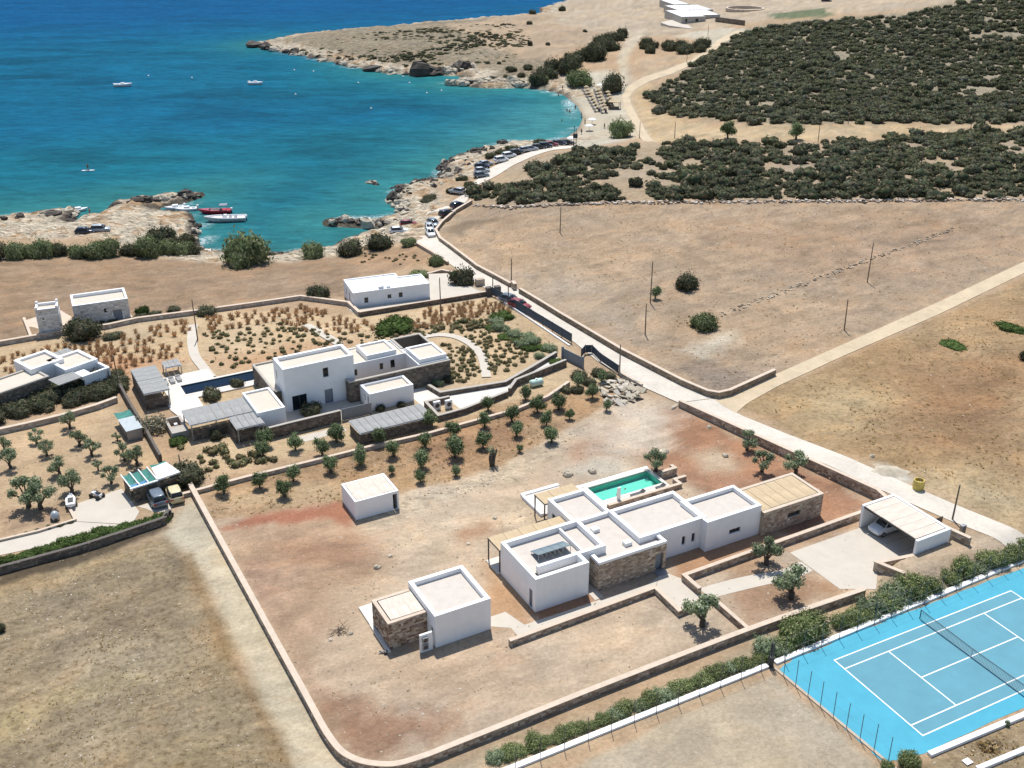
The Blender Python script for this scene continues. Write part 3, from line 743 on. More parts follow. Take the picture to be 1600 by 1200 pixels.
rr = [(898, 231.5), (862, 235.5), (825, 248), (801, 259), (778, 274), (750, 287), (735, 301), (730, 314), (711, 330), (690, 350), (680, 362), (684, 374), (746, 420), (801, 448), (876, 497), (970, 553), (1065, 602), (1114, 623)]
ribbon('coast_road', rl, rr, 160, 5, M['road'], 0.10)
def V(u, v): return vil(u, v)
# the lower stretch of the same road past the villa plot, about 1.3 m above it on the right
wl = [G(1060, 630)[:2]] + [V(46.35 - 6.0 * (v + 0.5) / 31, v) for v in (24, 18, 12, 6, 0, -4)] + [V(48.2, -9), V(50.8, -17), V(55, -30), V(61, -48)]
wr = [G(1114, 623)[:2], G(1160, 650)[:2]] + [V(50.0 - 6.0 * (v + 0.5) / 31, v) for v in (16, 10, 4, -2)] + [V(51.7, -8), V(53.6, -15), V(58, -29), V(64, -47)]
ribbon('village_road', wl, wr, 120, 5, M['road'], 0.05, True)
ribbon('farm_track', [(1112, 622), (1165, 603), (1210, 586), (1300, 546), (1460, 475), (1600, 409), (1800, 312)], [(1150, 646), (1168, 630), (1215, 604), (1310, 560), (1470, 490), (1600, 427), (1800, 330)], 90, 3, M['track'], 0.06)
ribbon('beach_road', [(1006, 222), (990, 196), (976, 170), (972, 150), (980, 136), (1003, 122), (1040, 110), (1080, 94), (1102, 80), (1122, 62), (1150, 48)],
       [(1022, 222), (1003, 194), (988, 168), (983, 152), (992, 141), (1014, 128), (1050, 116), (1090, 98), (1112, 83), (1132, 66), (1168, 50)], 120, 3, M['track'], 0.10)
ribbon('shore_lane', [(-60, 405), (0, 400), (60, 393), (140, 386), (240, 384), (330, 389)], [(-60, 413), (0, 407), (60, 400), (140, 393), (240, 391), (330, 396)], 50, 2, M['road'], 0.2)
# ------------------------------------------------------------------ building kit
WARM = [alb(226, 195, 160), alb(206, 173, 138), alb(187, 151, 118), alb(235, 211, 180), alb(173, 140, 110), alb(215, 187, 154), alb(193, 165, 134)]
DARK = [alb(140, 127, 112), alb(123, 112, 99), alb(105, 96, 85), alb(154, 138, 121), alb(132, 116, 101)]
PALE = [alb(216, 206, 192), alb(200, 190, 176), alb(226, 218, 206), alb(186, 176, 162), alb(208, 196, 178)]
WARM = [tuple(.72 * x + .28 * 1.06 * (c[0] + c[1] + c[2]) / 3 for x in c) for c in WARM]
def wallface(mb, P0, P1, z0, z1, holes=(), depth=0.22):
    P0 = Vector(P0); P1 = Vector(P1); L = (P1 - P0).length; d = (P1 - P0) / L; n = Vector((d.y, -d.x))
    xs = sorted({0.0, L} | {h[0] for h in holes} | {h[1] for h in holes}); zs = sorted({z0, z1} | {h[2] for h in holes} | {h[3] for h in holes})
    def p(s, z, dep=0.0):
        q = P0 + d * s - n * dep
        return (q.x, q.y, z)
    for i in range(len(xs) - 1):
        for j in range(len(zs) - 1):
            sm = (xs[i] + xs[i + 1]) / 2; zm = (zs[j] + zs[j + 1]) / 2
            if any(h[0] < sm < h[1] and h[2] < zm < h[3] for h in holes): continue
            mb.face([p(xs[i], zs[j]), p(xs[i + 1], zs[j]), p(xs[i + 1], zs[j + 1]), p(xs[i], zs[j + 1])])
    for a, b, c, e in [h[:4] for h in holes]:
        mb.face([p(a, c), p(a, c, depth), p(b, c, depth), p(b, c)]); mb.face([p(a, e), p(b, e), p(b, e, depth), p(a, e, depth)])
        mb.face([p(a, c), p(a, e), p(a, e, depth), p(a, c, depth)]); mb.face([p(b, c), p(b, c, depth), p(b, e, depth), p(b, e)])
def opening(parent, P0, P1, h, depth=0.22, kind='window', mull=1, doormat='doorgrey'):
    P0 = Vector(P0); P1 = Vector(P1); L = (P1 - P0).length; d = (P1 - P0) / L; n = Vector((d.y, -d.x))
    a, b, c, e = h[:4]; fr = 0.07
    def bx(mb, s0, s1, z0, z1, d0, d1):
        q = [P0 + d * s0 - n * d0, P0 + d * s1 - n * d0, P0 + d * s1 - n * d1, P0 + d * s0 - n * d1]
        vs = [(t.x, t.y, z0) for t in q] + [(t.x, t.y, z1) for t in q]
        mb.raw(vs, [(0, 1, 5, 4), (1, 2, 6, 5), (2, 3, 7, 6), (3, 0, 4, 7), (4, 5, 6, 7), (3, 2, 1, 0)])
    mb = MB(); a += .004; b -= .004; c += .004; e -= .004
    bx(mb, a, b, c, c + fr, depth - .08, depth + .02); bx(mb, a, b, e - fr, e, depth - .08, depth + .02)
    bx(mb, a, a + fr, c + fr, e - fr, depth - .08, depth + .02); bx(mb, b - fr, b, c + fr, e - fr, depth - .08, depth + .02)
    for k in range(1, mull):
        s = a + (b - a) * k / mull
        bx(mb, s - .03, s + .03, c + fr, e - fr, depth - .075, depth + .02)
    o = mb.build(kind, M['frame'], parent)
    p = MB()
    if kind == 'window':
        bx(p, a + fr - .01, b - fr + .01, c + fr - .01, e - fr + .01, depth - .04, depth - .02); p.build('pane', M['glass'], o)
    else:
        bx(p, a + fr - .01, b - fr + .01, c + fr - .01, e - fr + .01, depth - .05, depth - .01); p.build('door_leaf', M[doormat], o)
        q = MB(); bx(q, b - fr - .16, b - fr - .12, (c + e) / 2 - .12, (c + e) / 2 + .1, depth - .10, depth - .051); q.build('handle', M['greymetal'], o)
    return o
def sides(u0, u1, v0, v1):
    return {'f': ((u0, v0), (u1, v0)), 'r': ((u1, v0), (u1, v1)), 'b': ((u1, v1), (u0, v1)), 'l': ((u0, v1), (u0, v0))}
def hbox(W, Rf, u0, u1, v0, v1, h, roofz=None, th=0.42, holes=None, z0=-0.3, skip=''):
    """plastered box with a parapet all round; W collects the walls, Rf the roof slab"""
    holes = holes or {}
    for k, (a, b) in sides(u0, u1, v0, v1).items():
        if k not in skip: wallface(W, a, b, z0, h, holes.get(k, ()))
    if roofz is None:
        W.face([(u0, v0, h), (u1, v0, h), (u1, v1, h), (u0, v1, h)]); return
    o = [(u0, v0), (u1, v0), (u1, v1), (u0, v1)]; i = [(u0 + th, v0 + th), (u1 - th, v0 + th), (u1 - th, v1 - th), (u0 + th, v1 - th)]
    for k in range(4):
        l = (k + 1) % 4
        W.face([(*o[k], h), (*o[l], h), (*i[l], h), (*i[k], h)])
        W.face([(*i[k], roofz), (*i[k], h), (*i[l], h), (*i[l], roofz)])
    Rf.face([(*i[k], roofz) for k in range(4)])
def stones(mb, P0, P1, z0, z1, holes=(), pal=WARM, size=0.34, proud=0.03, zfun=None, rnd=random):
    """irregular courses of squared rubble standing a little proud of the wall face"""
    P0 = Vector(P0); P1 = Vector(P1); L = (P1 - P0).length
    if L < 0.05: return
    d = (P1 - P0) / L; n = Vector((d.y, -d.x)); z = z0
    while z < z1 - 0.04:
        ch = min(rnd.uniform(.55, .95) * size, z1 - z); s = rnd.uniform(0, .2)
        if s > .03: s = 0.0
        while s < L - 0.03:
            w = min(rnd.uniform(.7, 1.9) * size, L - s); g = .012
            sm, zm = s + w / 2, z + ch / 2
            if not any(h[0] - .02 < sm < h[1] + .02 and h[2] - .02 < zm < h[3] + .02 for h in holes):
                a, b, c, e = s + g, s + w - g, z + g, z + ch - g
                dz = zfun(sm) if zfun else 0.0
                pr = rnd.uniform(.4, 1.3) * proud; col = rnd.choice(pal); k = rnd.uniform(.78, 1.18); col = tuple(x * k for x in col)
                q = []
                for (ss, zz, pp) in ((a, c, 0), (b, c, 0), (b, e, 0), (a, e, 0), (a + .02, c + .02, pr), (b - .02, c + .02, pr), (b - .02, e - .02, pr), (a + .02, e - .02, pr)):
                    t = P0 + d * ss + n * (pp + .002)
                    q.append((t.x, t.y, zz + dz + rnd.uniform(-.008, .008)))
                mb.raw(q, [(4, 5, 6, 7), (0, 1, 5, 4), (1, 2, 6, 5), (2, 3, 7, 6), (3, 0, 4, 7)], col)
            s += w
        z += ch
def miter(pts, off, closed=False):
    P = [Vector(p[:2]) for p in pts]; n = len(P); out = []
    for i in range(n):
        a = P[i - 1] if (i > 0 or closed) else None; c = P[(i + 1) % n] if (i < n - 1 or closed) else None
        d1 = (P[i] - a).normalized() if a is not None else (c - P[i]).normalized()
        d2 = (c - P[i]).normalized() if c is not None else d1
        n1 = Vector((d1.y, -d1.x)); n2 = Vector((d2.y, -d2.x)); m = (n1 + n2)
        m = m / max(0.3, m.length_squared / 2) if m.length > 1e-6 else n1
        out.append(P[i] + m * off)
    return out
def densify(pts, step):
    out = []
    for a, b in zip(pts[:-1], pts[1:]):
        L = math.hypot(b[0] - a[0], b[1] - a[1]); k = max(1, int(L / step))
        out += [(a[0] + (b[0] - a[0]) * i / k, a[1] + (b[1] - a[1]) * i / k) for i in range(k)]
    return out + [tuple(pts[-1][:2])]
def stone_wall(name, label, pts, h, th=0.45, pal=WARM, mortar='mortar', cap='cap', capw=0.04, size=0.34, step=5.0, z0=None, faces='lr', capt=0.09, cat='wall', group=None, stone=True, core=None, sink=0.4):
    """free standing wall along a line of plan points: core, stonework on its faces, coping"""
    pts = densify([p[:2] for p in pts], step)
    o = Vector((pts[0][0], pts[0][1])); zb = [(hz(*p) if z0 is None else z0) for p in pts]
    root = thing(name, label, cat, (o.x, o.y, zb[0]), 0, group)
    lp = [(p[0] - o.x, p[1] - o.y) for p in pts]; zr = [z - zb[0] for z in zb]
    A = miter(lp, th / 2); B = miter(lp, -th / 2); hh = h if isinstance(h, (list, tuple)) else [h] * 2
    ht = [hh[0] + (hh[1] - hh[0]) * i / (len(lp) - 1) for i in range(len(lp))]
    c = MB(); n = len(lp); vs = []
    for i in range(n):
        t = zr[i] + ht[i] - capt * (1 if cap else 0); bt = zr[i] - sink
        vs += [(A[i].x, A[i].y, bt), (A[i].x, A[i].y, t), (B[i].x, B[i].y, t), (B[i].x, B[i].y, bt)]
    fs = [(4 * i + j, 4 * i + 4 + j, 4 * i + 4 + (j + 1) % 4, 4 * i + (j + 1) % 4) for i in range(n - 1) for j in range(4)] + [(3, 2, 1, 0), (4 * n - 4, 4 * n - 3, 4 * n - 2, 4 * n - 1)]
    c.raw(vs, [tuple(reversed(f)) for f in fs])
    c.build('wall_core', M[core or mortar], root)
    if stone:
        s = MB()
        for i in range(n - 1):
            z0_ = min(zr[i], zr[i + 1]); zt = min(zr[i] + ht[i], zr[i + 1] + ht[i + 1]) - capt * (1 if cap else 0)
            L = (A[i + 1] - A[i]).length or 1; sl = (zr[i + 1] - zr[i])
            if 'r' in faces: stones(s, A[i], A[i + 1], z0_ - .05, zt, (), pal, size)
            if 'l' in faces: stones(s, B[i + 1], B[i], z0_ - .05, zt, (), pal, size)
        stones(s, B[0], A[0], zr[0] - .05, zr[0] + ht[0] - capt, (), pal, size); stones(s, A[-1], B[-1], zr[-1] - .05, zr[-1] + ht[-1] - capt, (), pal, size)
        if s.f: s.build('stonework', M['stone'], root)['kind'] = 'stuff'
    if cap:
        A2 = miter(lp, th / 2 + capw); B2 = miter(lp, -th / 2 - capw); k = MB(); vs = []
        for i in range(n):
            t = zr[i] + ht[i]
            vs += [(A2[i].x, A2[i].y, t - capt), (A2[i].x, A2[i].y, t), (B2[i].x, B2[i].y, t), (B2[i].x, B2[i].y, t - capt)]
        k.raw(vs, [tuple(reversed(f)) for f in fs]); k.build('coping', M[cap], root)
    return root
def panels(parent, u0, u1, v0, v1, z, n, axis='u', mat='bamboo', t=0.06, gap=0.035, name='roof_panel', wob=0.012):
    """a flat pergola roof made of separate cane panels"""
    for i in range(n):
        mb = MB(); a = i / n; b = (i + 1) / n
        if axis == 'u': x0, x1, y0, y1 = u0 + (u1 - u0) * a + gap / 2, u0 + (u1 - u0) * b - gap / 2, v0, v1
        else: x0, x1, y0, y1 = u0, u1, v0 + (v1 - v0) * a + gap / 2, v0 + (v1 - v0) * b - gap / 2
        mb.box(-(x1 - x0) / 2, (x1 - x0) / 2, -(y1 - y0) / 2, (y1 - y0) / 2, -t / 2, t / 2)
        o = mb.build(name, M[mat], parent, loc=((x0 + x1) / 2, (y0 + y1) / 2, z + random.uniform(-wob, wob)))
        o.rotation_euler = (random.uniform(-.004, .004), random.uniform(-.004, .004), 0)
def slab(name, label_kind, poly, z0, z1, mat, parent=None):
    """flat slab from a plan outline"""
    mb = MB(); n = len(poly)
    mb.face([(p[0], p[1], z1) for p in poly])
    for i in range(n):
        a, b = poly[i], poly[(i + 1) % n]
        mb.face([(a[0], a[1], z0), (b[0], b[1], z0), (b[0], b[1], z1), (a[0], a[1], z1)])
    o = mb.build(name, mat, parent)
    if label_kind: o['kind'] = label_kind
    return o

# ------------------------------------------------------------------ the white villa
def vthing(name, label, cat, u=0, v=0, z=0.0, group=None):
    x, y = vil(u, v)
    return thing(name, label, cat, (x, y, z), VA, group)
villa = vthing('villa', 'long white flat-roofed villa with stone clad entrance and turquoise pool behind', 'house')
W, RF, ST, MO = MB(), MB(), MB(), MB()
EPS = 0.004
# front living block, split for the sunken strip behind its front parapet
hA = {'l': [(6.15, 6.85, 0.02, 2.25)], 'f': []}
H = 4.0
for k, (a, b) in {'f': ((0, 0), (6.25, 0)), 'r1': ((6.25, 0), (6.25, 1.75)), 'l': ((0, 7.45), (0, 0)), 'b': ((9.4, 7.45), (0, 7.45)), 'r2': ((9.4, 1.75), (9.4, 7.45)), 'f2': ((6.25, 1.75), (9.4, 1.75))}.items():
    wallface(W, a, b, -0.3, H, hA['l'] if k == 'l' else ([(0.35, 1.25, .02, 2.3)] if k == 'r1' else ()))
T = .42
def ring_poly(m, outer, t, z, zin):
    """top and inner faces of a parapet of thickness t round a plan outline"""
    inn = [tuple(p) for p in miter(outer, -t, True)]; n = len(outer)
    for i in range(n):
        j = (i + 1) % n
        m.face([(*outer[i], z), (*outer[j], z), (*inn[j], z), (*inn[i], z)]); m.face([(*inn[i], zin), (*inn[i], z), (*inn[j], z), (*inn[j], zin)])
ring_poly(W, [(0, 0), (6.25, 0), (6.25, 1.75), (9.4, 1.75), (9.4, 7.45), (0, 7.45)], T, H, 2.9)
W.box(1.25, 6.1, 1.752, 2.168, 2.95, 3.995)
W.box(6.75, 7.0, 1.75 + T + .002, 7.45 - T - .002, 3.0, 3.86)
RF.face([(T, 1.75 + T, 3.35), (9.4 - T, 1.75 + T, 3.35), (9.4 - T, 7.45 - T, 3.35), (T, 7.45 - T, 3.35)])
RF.face([(T, T, 3.05), (5.9, T, 3.05), (5.9, 1.75, 3.05), (T, 1.75, 3.05)]); RF.face([(T, 1.75, 3.35), (1.25, 1.75, 3.35), (1.25, 2.17, 3.35), (T, 2.17, 3.35)])
opening(villa, (0, 7.45), (0, 0), hA['l'][0], kind='door'); opening(villa, (6.25, 0), (6.25, 1.75), (0.35, 1.25, .02, 2.3), kind='door')
# low connector with the stone front
RF.face([(7.8, .4, 3.05), (15.5, .4, 3.05), (15.5, 7.5, 3.05), (7.8, 7.5, 3.05)])
hS = [(7.1, 8.15, .02, 2.2)]
wallface(MO, (7.45, 0), (15.9, 0), -.3, 3.2, hS, .35); wallface(MO, (7.45, 1.75), (7.45, 0), -.3, 3.2); wallface(MO, (15.9, 0), (15.9, 1.45), -.3, 3.2)
stones(ST, (7.45, 0), (15.9, 0), 0, 3.2, [(h[0] - .0, h[1], h[2], h[3]) for h in hS], WARM, .3); stones(ST, (7.45, 1.75), (7.45, 0), 0, 3.2, (), WARM, .3); stones(ST, (15.9, 0), (15.9, 1.45), 0, 3.2, (), WARM, .3)
W.box(7.43, 15.92, -.02, T, 3.2, 3.52); W.box(7.43, 7.43 + T, T, 1.74, 3.2, 3.52); W.box(15.92 - T, 15.92, T, 1.44, 3.2, 3.52)
opening(villa, (7.45, 0), (15.9, 0), hS[0], .35, kind='door')
# bedroom boxes
hC = {'f': [(5.65, 6.1, 1.05, 2.15), (6.95, 7.4, 1.05, 2.15)]}
hbox(W, RF, 13.4, 22.2, 1.45, 7.6, 3.78, 3.25, .45, hC)
for h in hC['f']: opening(villa, (13.4, 1.45), (22.2, 1.45), h)
hE = {'f': [(3.2, 4.75, 1.25, 1.85)]}
hbox(W, RF, 21.5, 29.0, .42, 5.35, 3.8, 3.3, .4, hE)
opening(villa, (21.5, .42), (29.0, .42), hE['f'][0], mull=3)
hbox(W, RF, 8.95, 13.8, 7.47, 13.1, 3.55, 3.05, .4, {'l': [(1.0, 3.4, .02, 2.3)]})
opening(villa, (8.95, 13.1), (8.95, 7.47), (1.0, 3.4, .02, 2.3), kind='window', mull=2)
# stone guest wing with the cane roof
MO.build('stone_wall_core', M['mortar'], villa); MO = MB()
hG = [(3.6, 5.5, 1.2, 1.95)]
for a, b, hh in (((29.02, -.05), (37.75, -.05), hG), ((37.75, -.05), (37.75, 5.25), ()), ((37.75, 5.25), (29.02, 5.25), ()), ((29.02, 5.25), (29.02, -.05), ())):
    wallface(MO, a, b, -.3, 2.92, hh, .3)
for a, b in (((29.02, -.05), (37.75, -.05)), ((37.75, -.05), (37.75, 5.25))): stones(ST, a, b, 0, 2.92, hG if b[1] < 0 else (), WARM, .3)
for k in ((29.02, 37.75, -.07, .38), (29.02, 37.75, 4.85, 5.27), (37.33, 37.77, .38, 4.85)):
    MO.box(*k, 2.6, 2.92)
gc = MB()
for k in ((29.02, 37.79, -.09, .36), (37.37, 37.79, .36, 4.9), (29.02, 37.79, 4.9, 5.3)): gc.box(*k, 2.922, 3.02)
gc.build('coping', M['cap'], villa)
opening(villa, (29.02, -.05), (37.75, -.05), hG[0], .3, mull=3)
guest_roof = MB(); guest_roof.box(29.05, 37.3, .5, 4.75, 2.84, 2.9)
gr = guest_roof.build('guest_pergola', M['metal'], villa); panels(gr, 29.1, 37.25, .42, 4.8, 3.0, 6, 'u', 'bamboo')
for o_, m_, nm in ((W, 'plaster', 'wall'), (RF, 'screed', 'roof'), (MO, 'mortar', 'stone_wall_core')):
    o_.build(nm, M[m_], villa, bevel=0.03 if nm == 'wall' else 0)
ST.build('stonework', M['stone'], villa)['kind'] = 'stuff'
# roof fittings: vent boxes, solar panels
for (x, y) in ((10.55, 5.7), (12.2, 1.95)):
    mb = MB(); mb.box(-.42, .42, -.35, .35, 0, .42); o = mb.build('skylight', M['white'], villa, loc=(x, y, 3.052), bevel=.03)
    g = MB(); g.box(-.34, .34, -.27, .27, .422, .44); g.build('skylight_lid', M['plaster'], o)
M['solar'] = glossy('solar_panel_glass', alb(120, 138, 150), 0.12)
for i in range(4):
    fr = MB(); x0 = 2.2 + i * .98
    for q in (.1, .85): fr.tube([(x0 + q, 3.34, 4.13), (x0 + q, 4.94, 3.62)], .025, 4)
    fr.tube([(x0 + .08, 3.34, 3.38), (x0 + .08, 4.94, 3.38), (x0 + .08, 4.94, 3.6)], .025, 4); fr.tube([(x0 + .1, 3.34, 4.13), (x0 + .85, 3.34, 4.13)], .025, 4)
    s = thing('solar_panel', 'tilted solar panel on the front block roof, ' + ('first', 'second', 'third', 'fourth')[i] + ' from the parapet corner', 'solar panel', (*vil(0, 0), 0), VA, 'solar panels on the villa roof')
    fr.build('stand', M['greymetal'], s)
    # panels tilt towards the light, high edge facing the front
    pm = MB(); pm.raw([(x0, 4.96, 3.62), (x0 + .95, 4.96, 3.62), (x0 + .95, 3.3, 4.15), (x0, 3.3, 4.15), (x0, 4.96, 3.68), (x0 + .95, 4.96, 3.68), (x0 + .95, 3.3, 4.21), (x0, 3.3, 4.21)],
                  [(0, 1, 5, 4), (1, 2, 6, 5), (2, 3, 7, 6), (3, 0, 4, 7), (7, 6, 5, 4), (0, 3, 2, 1)])
    pm.build('collector', M['solar'], s)
    for q in (.05, .9):
        bk = MB(); bk.tube([(x0 + q, 3.34, 3.36), (x0 + q, 3.34, 4.15)], .03, 4); bk.build('leg', M['greymetal'], s)
# pergolas towards the sea
def pergola(u0, u1, v0, v1, z, n, posts, zb, mat='bamboo', nm='pergola'):
    f = MB()
    f.box(u0, u1, v0, v0 + .1, z - .14, z - .04); f.box(u0, u1, v1 - .1, v1, z - .14, z - .04); f.box(u0, u0 + .1, v0 + .1, v1 - .1, z - .14, z - .04); f.box(u1 - .1, u1, v0 + .1, v1 - .1, z - .14, z - .04)
    o = f.build(nm, M['metal'], villa)
    for (x, y) in posts:
        p = MB(); p.box(x - .06, x + .06, y - .06, y + .06, zb, z - .14); p.build('post', M['metal'], o)
    panels(o, u0 + .03, u1 - .03, v0 + .03, v1 - .03, z, n, 'u', mat)
pergola(-.1, 8.9, 7.5, 10.3, 2.9, 5, [(-.02, 10.2), (-.02, 7.6), (4.3, 10.2)], -.1)
pergola(8.6, 13.75, 13.15, 15.6, 2.9, 3, [(8.7, 15.5), (8.7, 13.3), (13.6, 15.5)], -.1)
slab('terrace', None, [(-.35, 7.47), (8.93, 7.47), (8.93, 10.2), (-.35, 10.2)], -.3, .16, M['whiteconc'], villa)
sf = vthing('outdoor_sofa', 'dark outdoor sofa under the cane pergola by the living block', 'sofa', 1.4, 8.2, .16)
m_ = MB(); m_.box(-.9, .9, -.4, .4, .05, .38); m_.build('seat', M['metal'], sf, bevel=.04); m_ = MB(); m_.box(-.9, .9, -.4, -.22, .38, .75); m_.build('backrest', M['metal'], sf, bevel=.04)
# pool, its decks and walls
pool = vthing('swimming_pool', 'rectangular turquoise swimming pool with pale coping beside the white villa', 'pool')
bs = MB()
pu0, pu1, pv0, pv1, pz = 17.1, 25.75, 14.25, 17.55, .30
def ring(mb, a, b, c, d, w, z0, z1):
    mb.box(a - w, b + w, c - w, c, z0, z1); mb.box(a - w, b + w, d, d + w, z0, z1); mb.box(a - w, a, c, d, z0, z1); mb.box(b, b + w, c, d, z0, z1)
bs.face([(pu0, pv0, -.55), (pu1, pv0, -.55), (pu1, pv1, -.55), (pu0, pv1, -.55)])
for a, b in (((pu0, pv0), (pu0, pv1)), ((pu0, pv1), (pu1, pv1)), ((pu1, pv1), (pu1, pv0)), ((pu1, pv0), (pu0, pv0))):
    bs.face([(*a, -.55), (*b, -.55), (*b, .2), (*a, .2)])
M['pooltile'] = plain('turquoise_pool_plaster', (0.30, 0.66, 0.56), .5, .06, 1.5)
bs.build('basin', M['pooltile'], pool)
cp_ = MB(); ring(cp_, pu0, pu1, pv0, pv1, .45, .02, .32); cp_.build('coping', M['whiteconc'], pool, bevel=.02)
def poolwater(name, tint, wave=.12):
    m = bpy.data.materials.new(name); m.use_nodes = True; nt = m.node_tree; nt.nodes.clear()
    out = N(nt, 'ShaderNodeOutputMaterial'); tr = N(nt, 'ShaderNodeBsdfTransparent'); gl = N(nt, 'ShaderNodeBsdfGlossy'); fr = N(nt, 'ShaderNodeFresnel')
    tr.inputs['Color'].default_value = (*tint, 1); gl.inputs['Roughness'].default_value = .03; fr.inputs['IOR'].default_value = 1.33
    bp = N(nt, 'ShaderNodeBump'); bp.inputs['Strength'].default_value = wave; bp.inputs['Distance'].default_value = .05
    nt.links.new(noise(nt, 1.4, 2, .5, N(nt, 'ShaderNodeNewGeometry').outputs['Position']), bp.inputs['Height'])
    nt.links.new(bp.outputs[0], gl.inputs['Normal']); nt.links.new(bp.outputs[0], fr.inputs['Normal'])
    mx = N(nt, 'ShaderNodeMixShader'); nt.links.new(fr.outputs[0], mx.inputs[0]); nt.links.new(tr.outputs[0], mx.inputs[1]); nt.links.new(gl.outputs[0], mx.inputs[2]); nt.links.new(mx.outputs[0], out.inputs[0])
    return m
wmat = poolwater('pool_water', (0.62, 0.96, 0.90))
ws = MB(); ws.face([(pu0, pv0, -.02), (pu1, pv0, -.02), (pu1, pv1, -.02), (pu0, pv1, -.02)]); ws.build('water', wmat, pool)
slab('pool_deck', 'structure', [vil(*p) for p in ((14.3, 12.9), (26.2, 12.9), (26.2, 13.8), (14.3, 13.79))], -.3, .29, M['whiteconc'])
slab('pool_deck', 'structure', [vil(*p) for p in ((9.6, 15.0), (14.3, 15.0), (14.3, 19.9), (9.6, 19.9))], -.3, .25, M['whiteconc'])
slab('pool_deck', 'structure', [vil(*p) for p in ((14.31, 15.0), (16.6, 15.0), (16.6, 18.6), (14.31, 18.6))], -.3, .29, M['whiteconc'])
def vwall(name, label, uv, h, **kw):
    return stone_wall(name, label, [vil(*p) for p in uv], h, **kw)
# pool surroundings
slab('pool_coping_band', 'structure', [vil(*p) for p in ((16.0, 18.02), (26.3, 18.02), (26.3, 18.5), (16.0, 18.5))], -.2, .31, M['white'])
tb = MB(); tb.box(9.3, 14.4, 19.6, 20.1, -.2, .4); tb.box(9.2, 9.6, 15.0, 19.6, -.2, .4); o = tb.build('terrace_kerb', M['plaster'], None, loc=(*vil(0, 0), 0), rz=VA, bevel=.02)
o['kind'] = 'structure'
vwall('pool_wall', 'low stone wall in front of the turquoise pool deck', [(16.9, 12.75), (27.25, 12.75), (27.25, 13.9), (28.9, 13.9)], .62, th=.35, faces='r')
vwall('planter_wall', 'short stepped stone wall beside the olive at the pool end', [(26.6, 15.6), (28.5, 15.6), (28.5, 16.4)], 1.0, th=.4)
sh = vthing('outdoor_shower', 'slim white shower pillar standing on the pool deck', 'shower', 18.72, 13.3, .29)
m_ = MB(); m_.box(-.22, .22, -.09, .09, 0, 1.85); m_.build('pillar', M['plaster'], sh, bevel=.02); m_ = MB(); m_.tube([(0, .09, 1.7), (0, .35, 1.72), (0, .36, 1.66)], .02, 6); m_.build('shower_head', M['greymetal'], sh)
m_ = MB(); m_.box(-.45, .45, -.75, -.2, 0, .03); m_.build('tray', M['metal'], sh)
for k, (u, v, lb) in enumerate(((21.3, 13.35, 'dark folded sun lounger lying mid pool deck'), (24.6, 13.35, 'dark folded sun lounger at the olive end of the pool deck'))):
    sl = vthing('sun_lounger', lb, 'sun lounger', u, v, .29)
    w = 1.5 if k == 0 else .8
    m_ = MB(); m_.box(-w / 2, w / 2, -.3, .3, .12, .2); m_.build('mattress', M['metal'], sl)
    m_ = MB(); m_.raw([(w / 2 - .1, -.3, .2), (w / 2 - .1, .3, .2), (w / 2 + .35, .3, .5), (w / 2 + .35, -.3, .5), (w / 2 - .1, -.3, .14), (w / 2 - .1, .3, .14), (w / 2 + .4, .3, .44), (w / 2 + .4, -.3, .44)], [(0, 1, 2, 3), (7, 6, 5, 4), (0, 3, 7, 4), (1, 0, 4, 5), (2, 1, 5, 6), (3, 2, 6, 7)]); m_.build('backrest', M['metal'], sl)
    for sx_ in (-1, 1):
        for sy_ in (-1, 1):
            m_ = MB(); m_.box(sx_ * w * .4 - .03, sx_ * w * .4 + .03, sy_ * .24 - .03, sy_ * .24 + .03, 0, .12); m_.build('leg', M['greymetal'], sl)
# heat pump units behind the villa
for k, (u, v) in enumerate(((27.2, 7.2), (28.6, 7.6))):
    ac = vthing('air_conditioner', ('white' if k else 'dark grey') + ' outdoor unit on the ground behind the villa', 'air conditioner', u, v, 0)
    m_ = MB(); m_.box(-.45, .45, -.18, .18, .08, .95); m_.build('casing', M['white' if k else 'frame'], ac, bevel=.02)
    m_ = MB(); m_.tube([(0, -.181, .5), (0, -.2, .5)], .3, 14); m_.build('fan_grille', M['metal'], ac)
slab('concrete_pad', 'structure', [vil(*p) for p in ((22.5, 6.2), (30, 6.2), (30, 8.4), (22.5, 8.4))], -.2, .06, M['concrete'])

# small white block with the stone annexe
an = vthing('guest_house', 'separate white cube guest house with a stone clad annexe', 'house')
W, RF, ST, MO = MB(), MB(), MB(), MB()
hl = {'l': [(5.2, 5.75, .9, 2.0)]}
hbox(W, RF, -11.05, -5.1, -.2, 6.1, 3.7, 3.2, .42, hl)
opening(an, (-11.05, 6.1), (-11.05, -.2), hl['l'][0])
for a, b in (((-15.05, 1.65), (-11.07, 1.65)), ((-11.07, 5.8), (-15.05, 5.8)), ((-15.05, 5.8), (-15.05, 1.65))):
    wallface(MO, a, b, -.3, 2.92); stones(ST, a, b, 0, 2.92, (), WARM + [alb(140, 108, 84)] * 3, .3)
cm = MB()
for k in ((-15.09, -11.07, 1.61, 1.98), (-15.09, -14.7, 1.98, 5.45), (-15.09, -11.07, 5.45, 5.84)): cm.box(*k, 2.9, 3.06)
cm.build('coping', M['cap'], an)
W.build('wall', M['plaster'], an, bevel=.03); RF.build('roof', M['screed'], an); MO.build('stone_wall_core', M['mortar'], an); ST.build('stonework', M['stone'], an)['kind'] = 'stuff'
m_ = MB(); m_.box(-14.55, -11.2, 2.1, 5.3, 2.86, 2.92); pg = m_.build('annexe_roof', M['metal'], an); panels(pg, -14.6, -11.15, 2.08, 5.35, 3.0, 3, 'u', 'bamboow', t=.1, gap=.01)
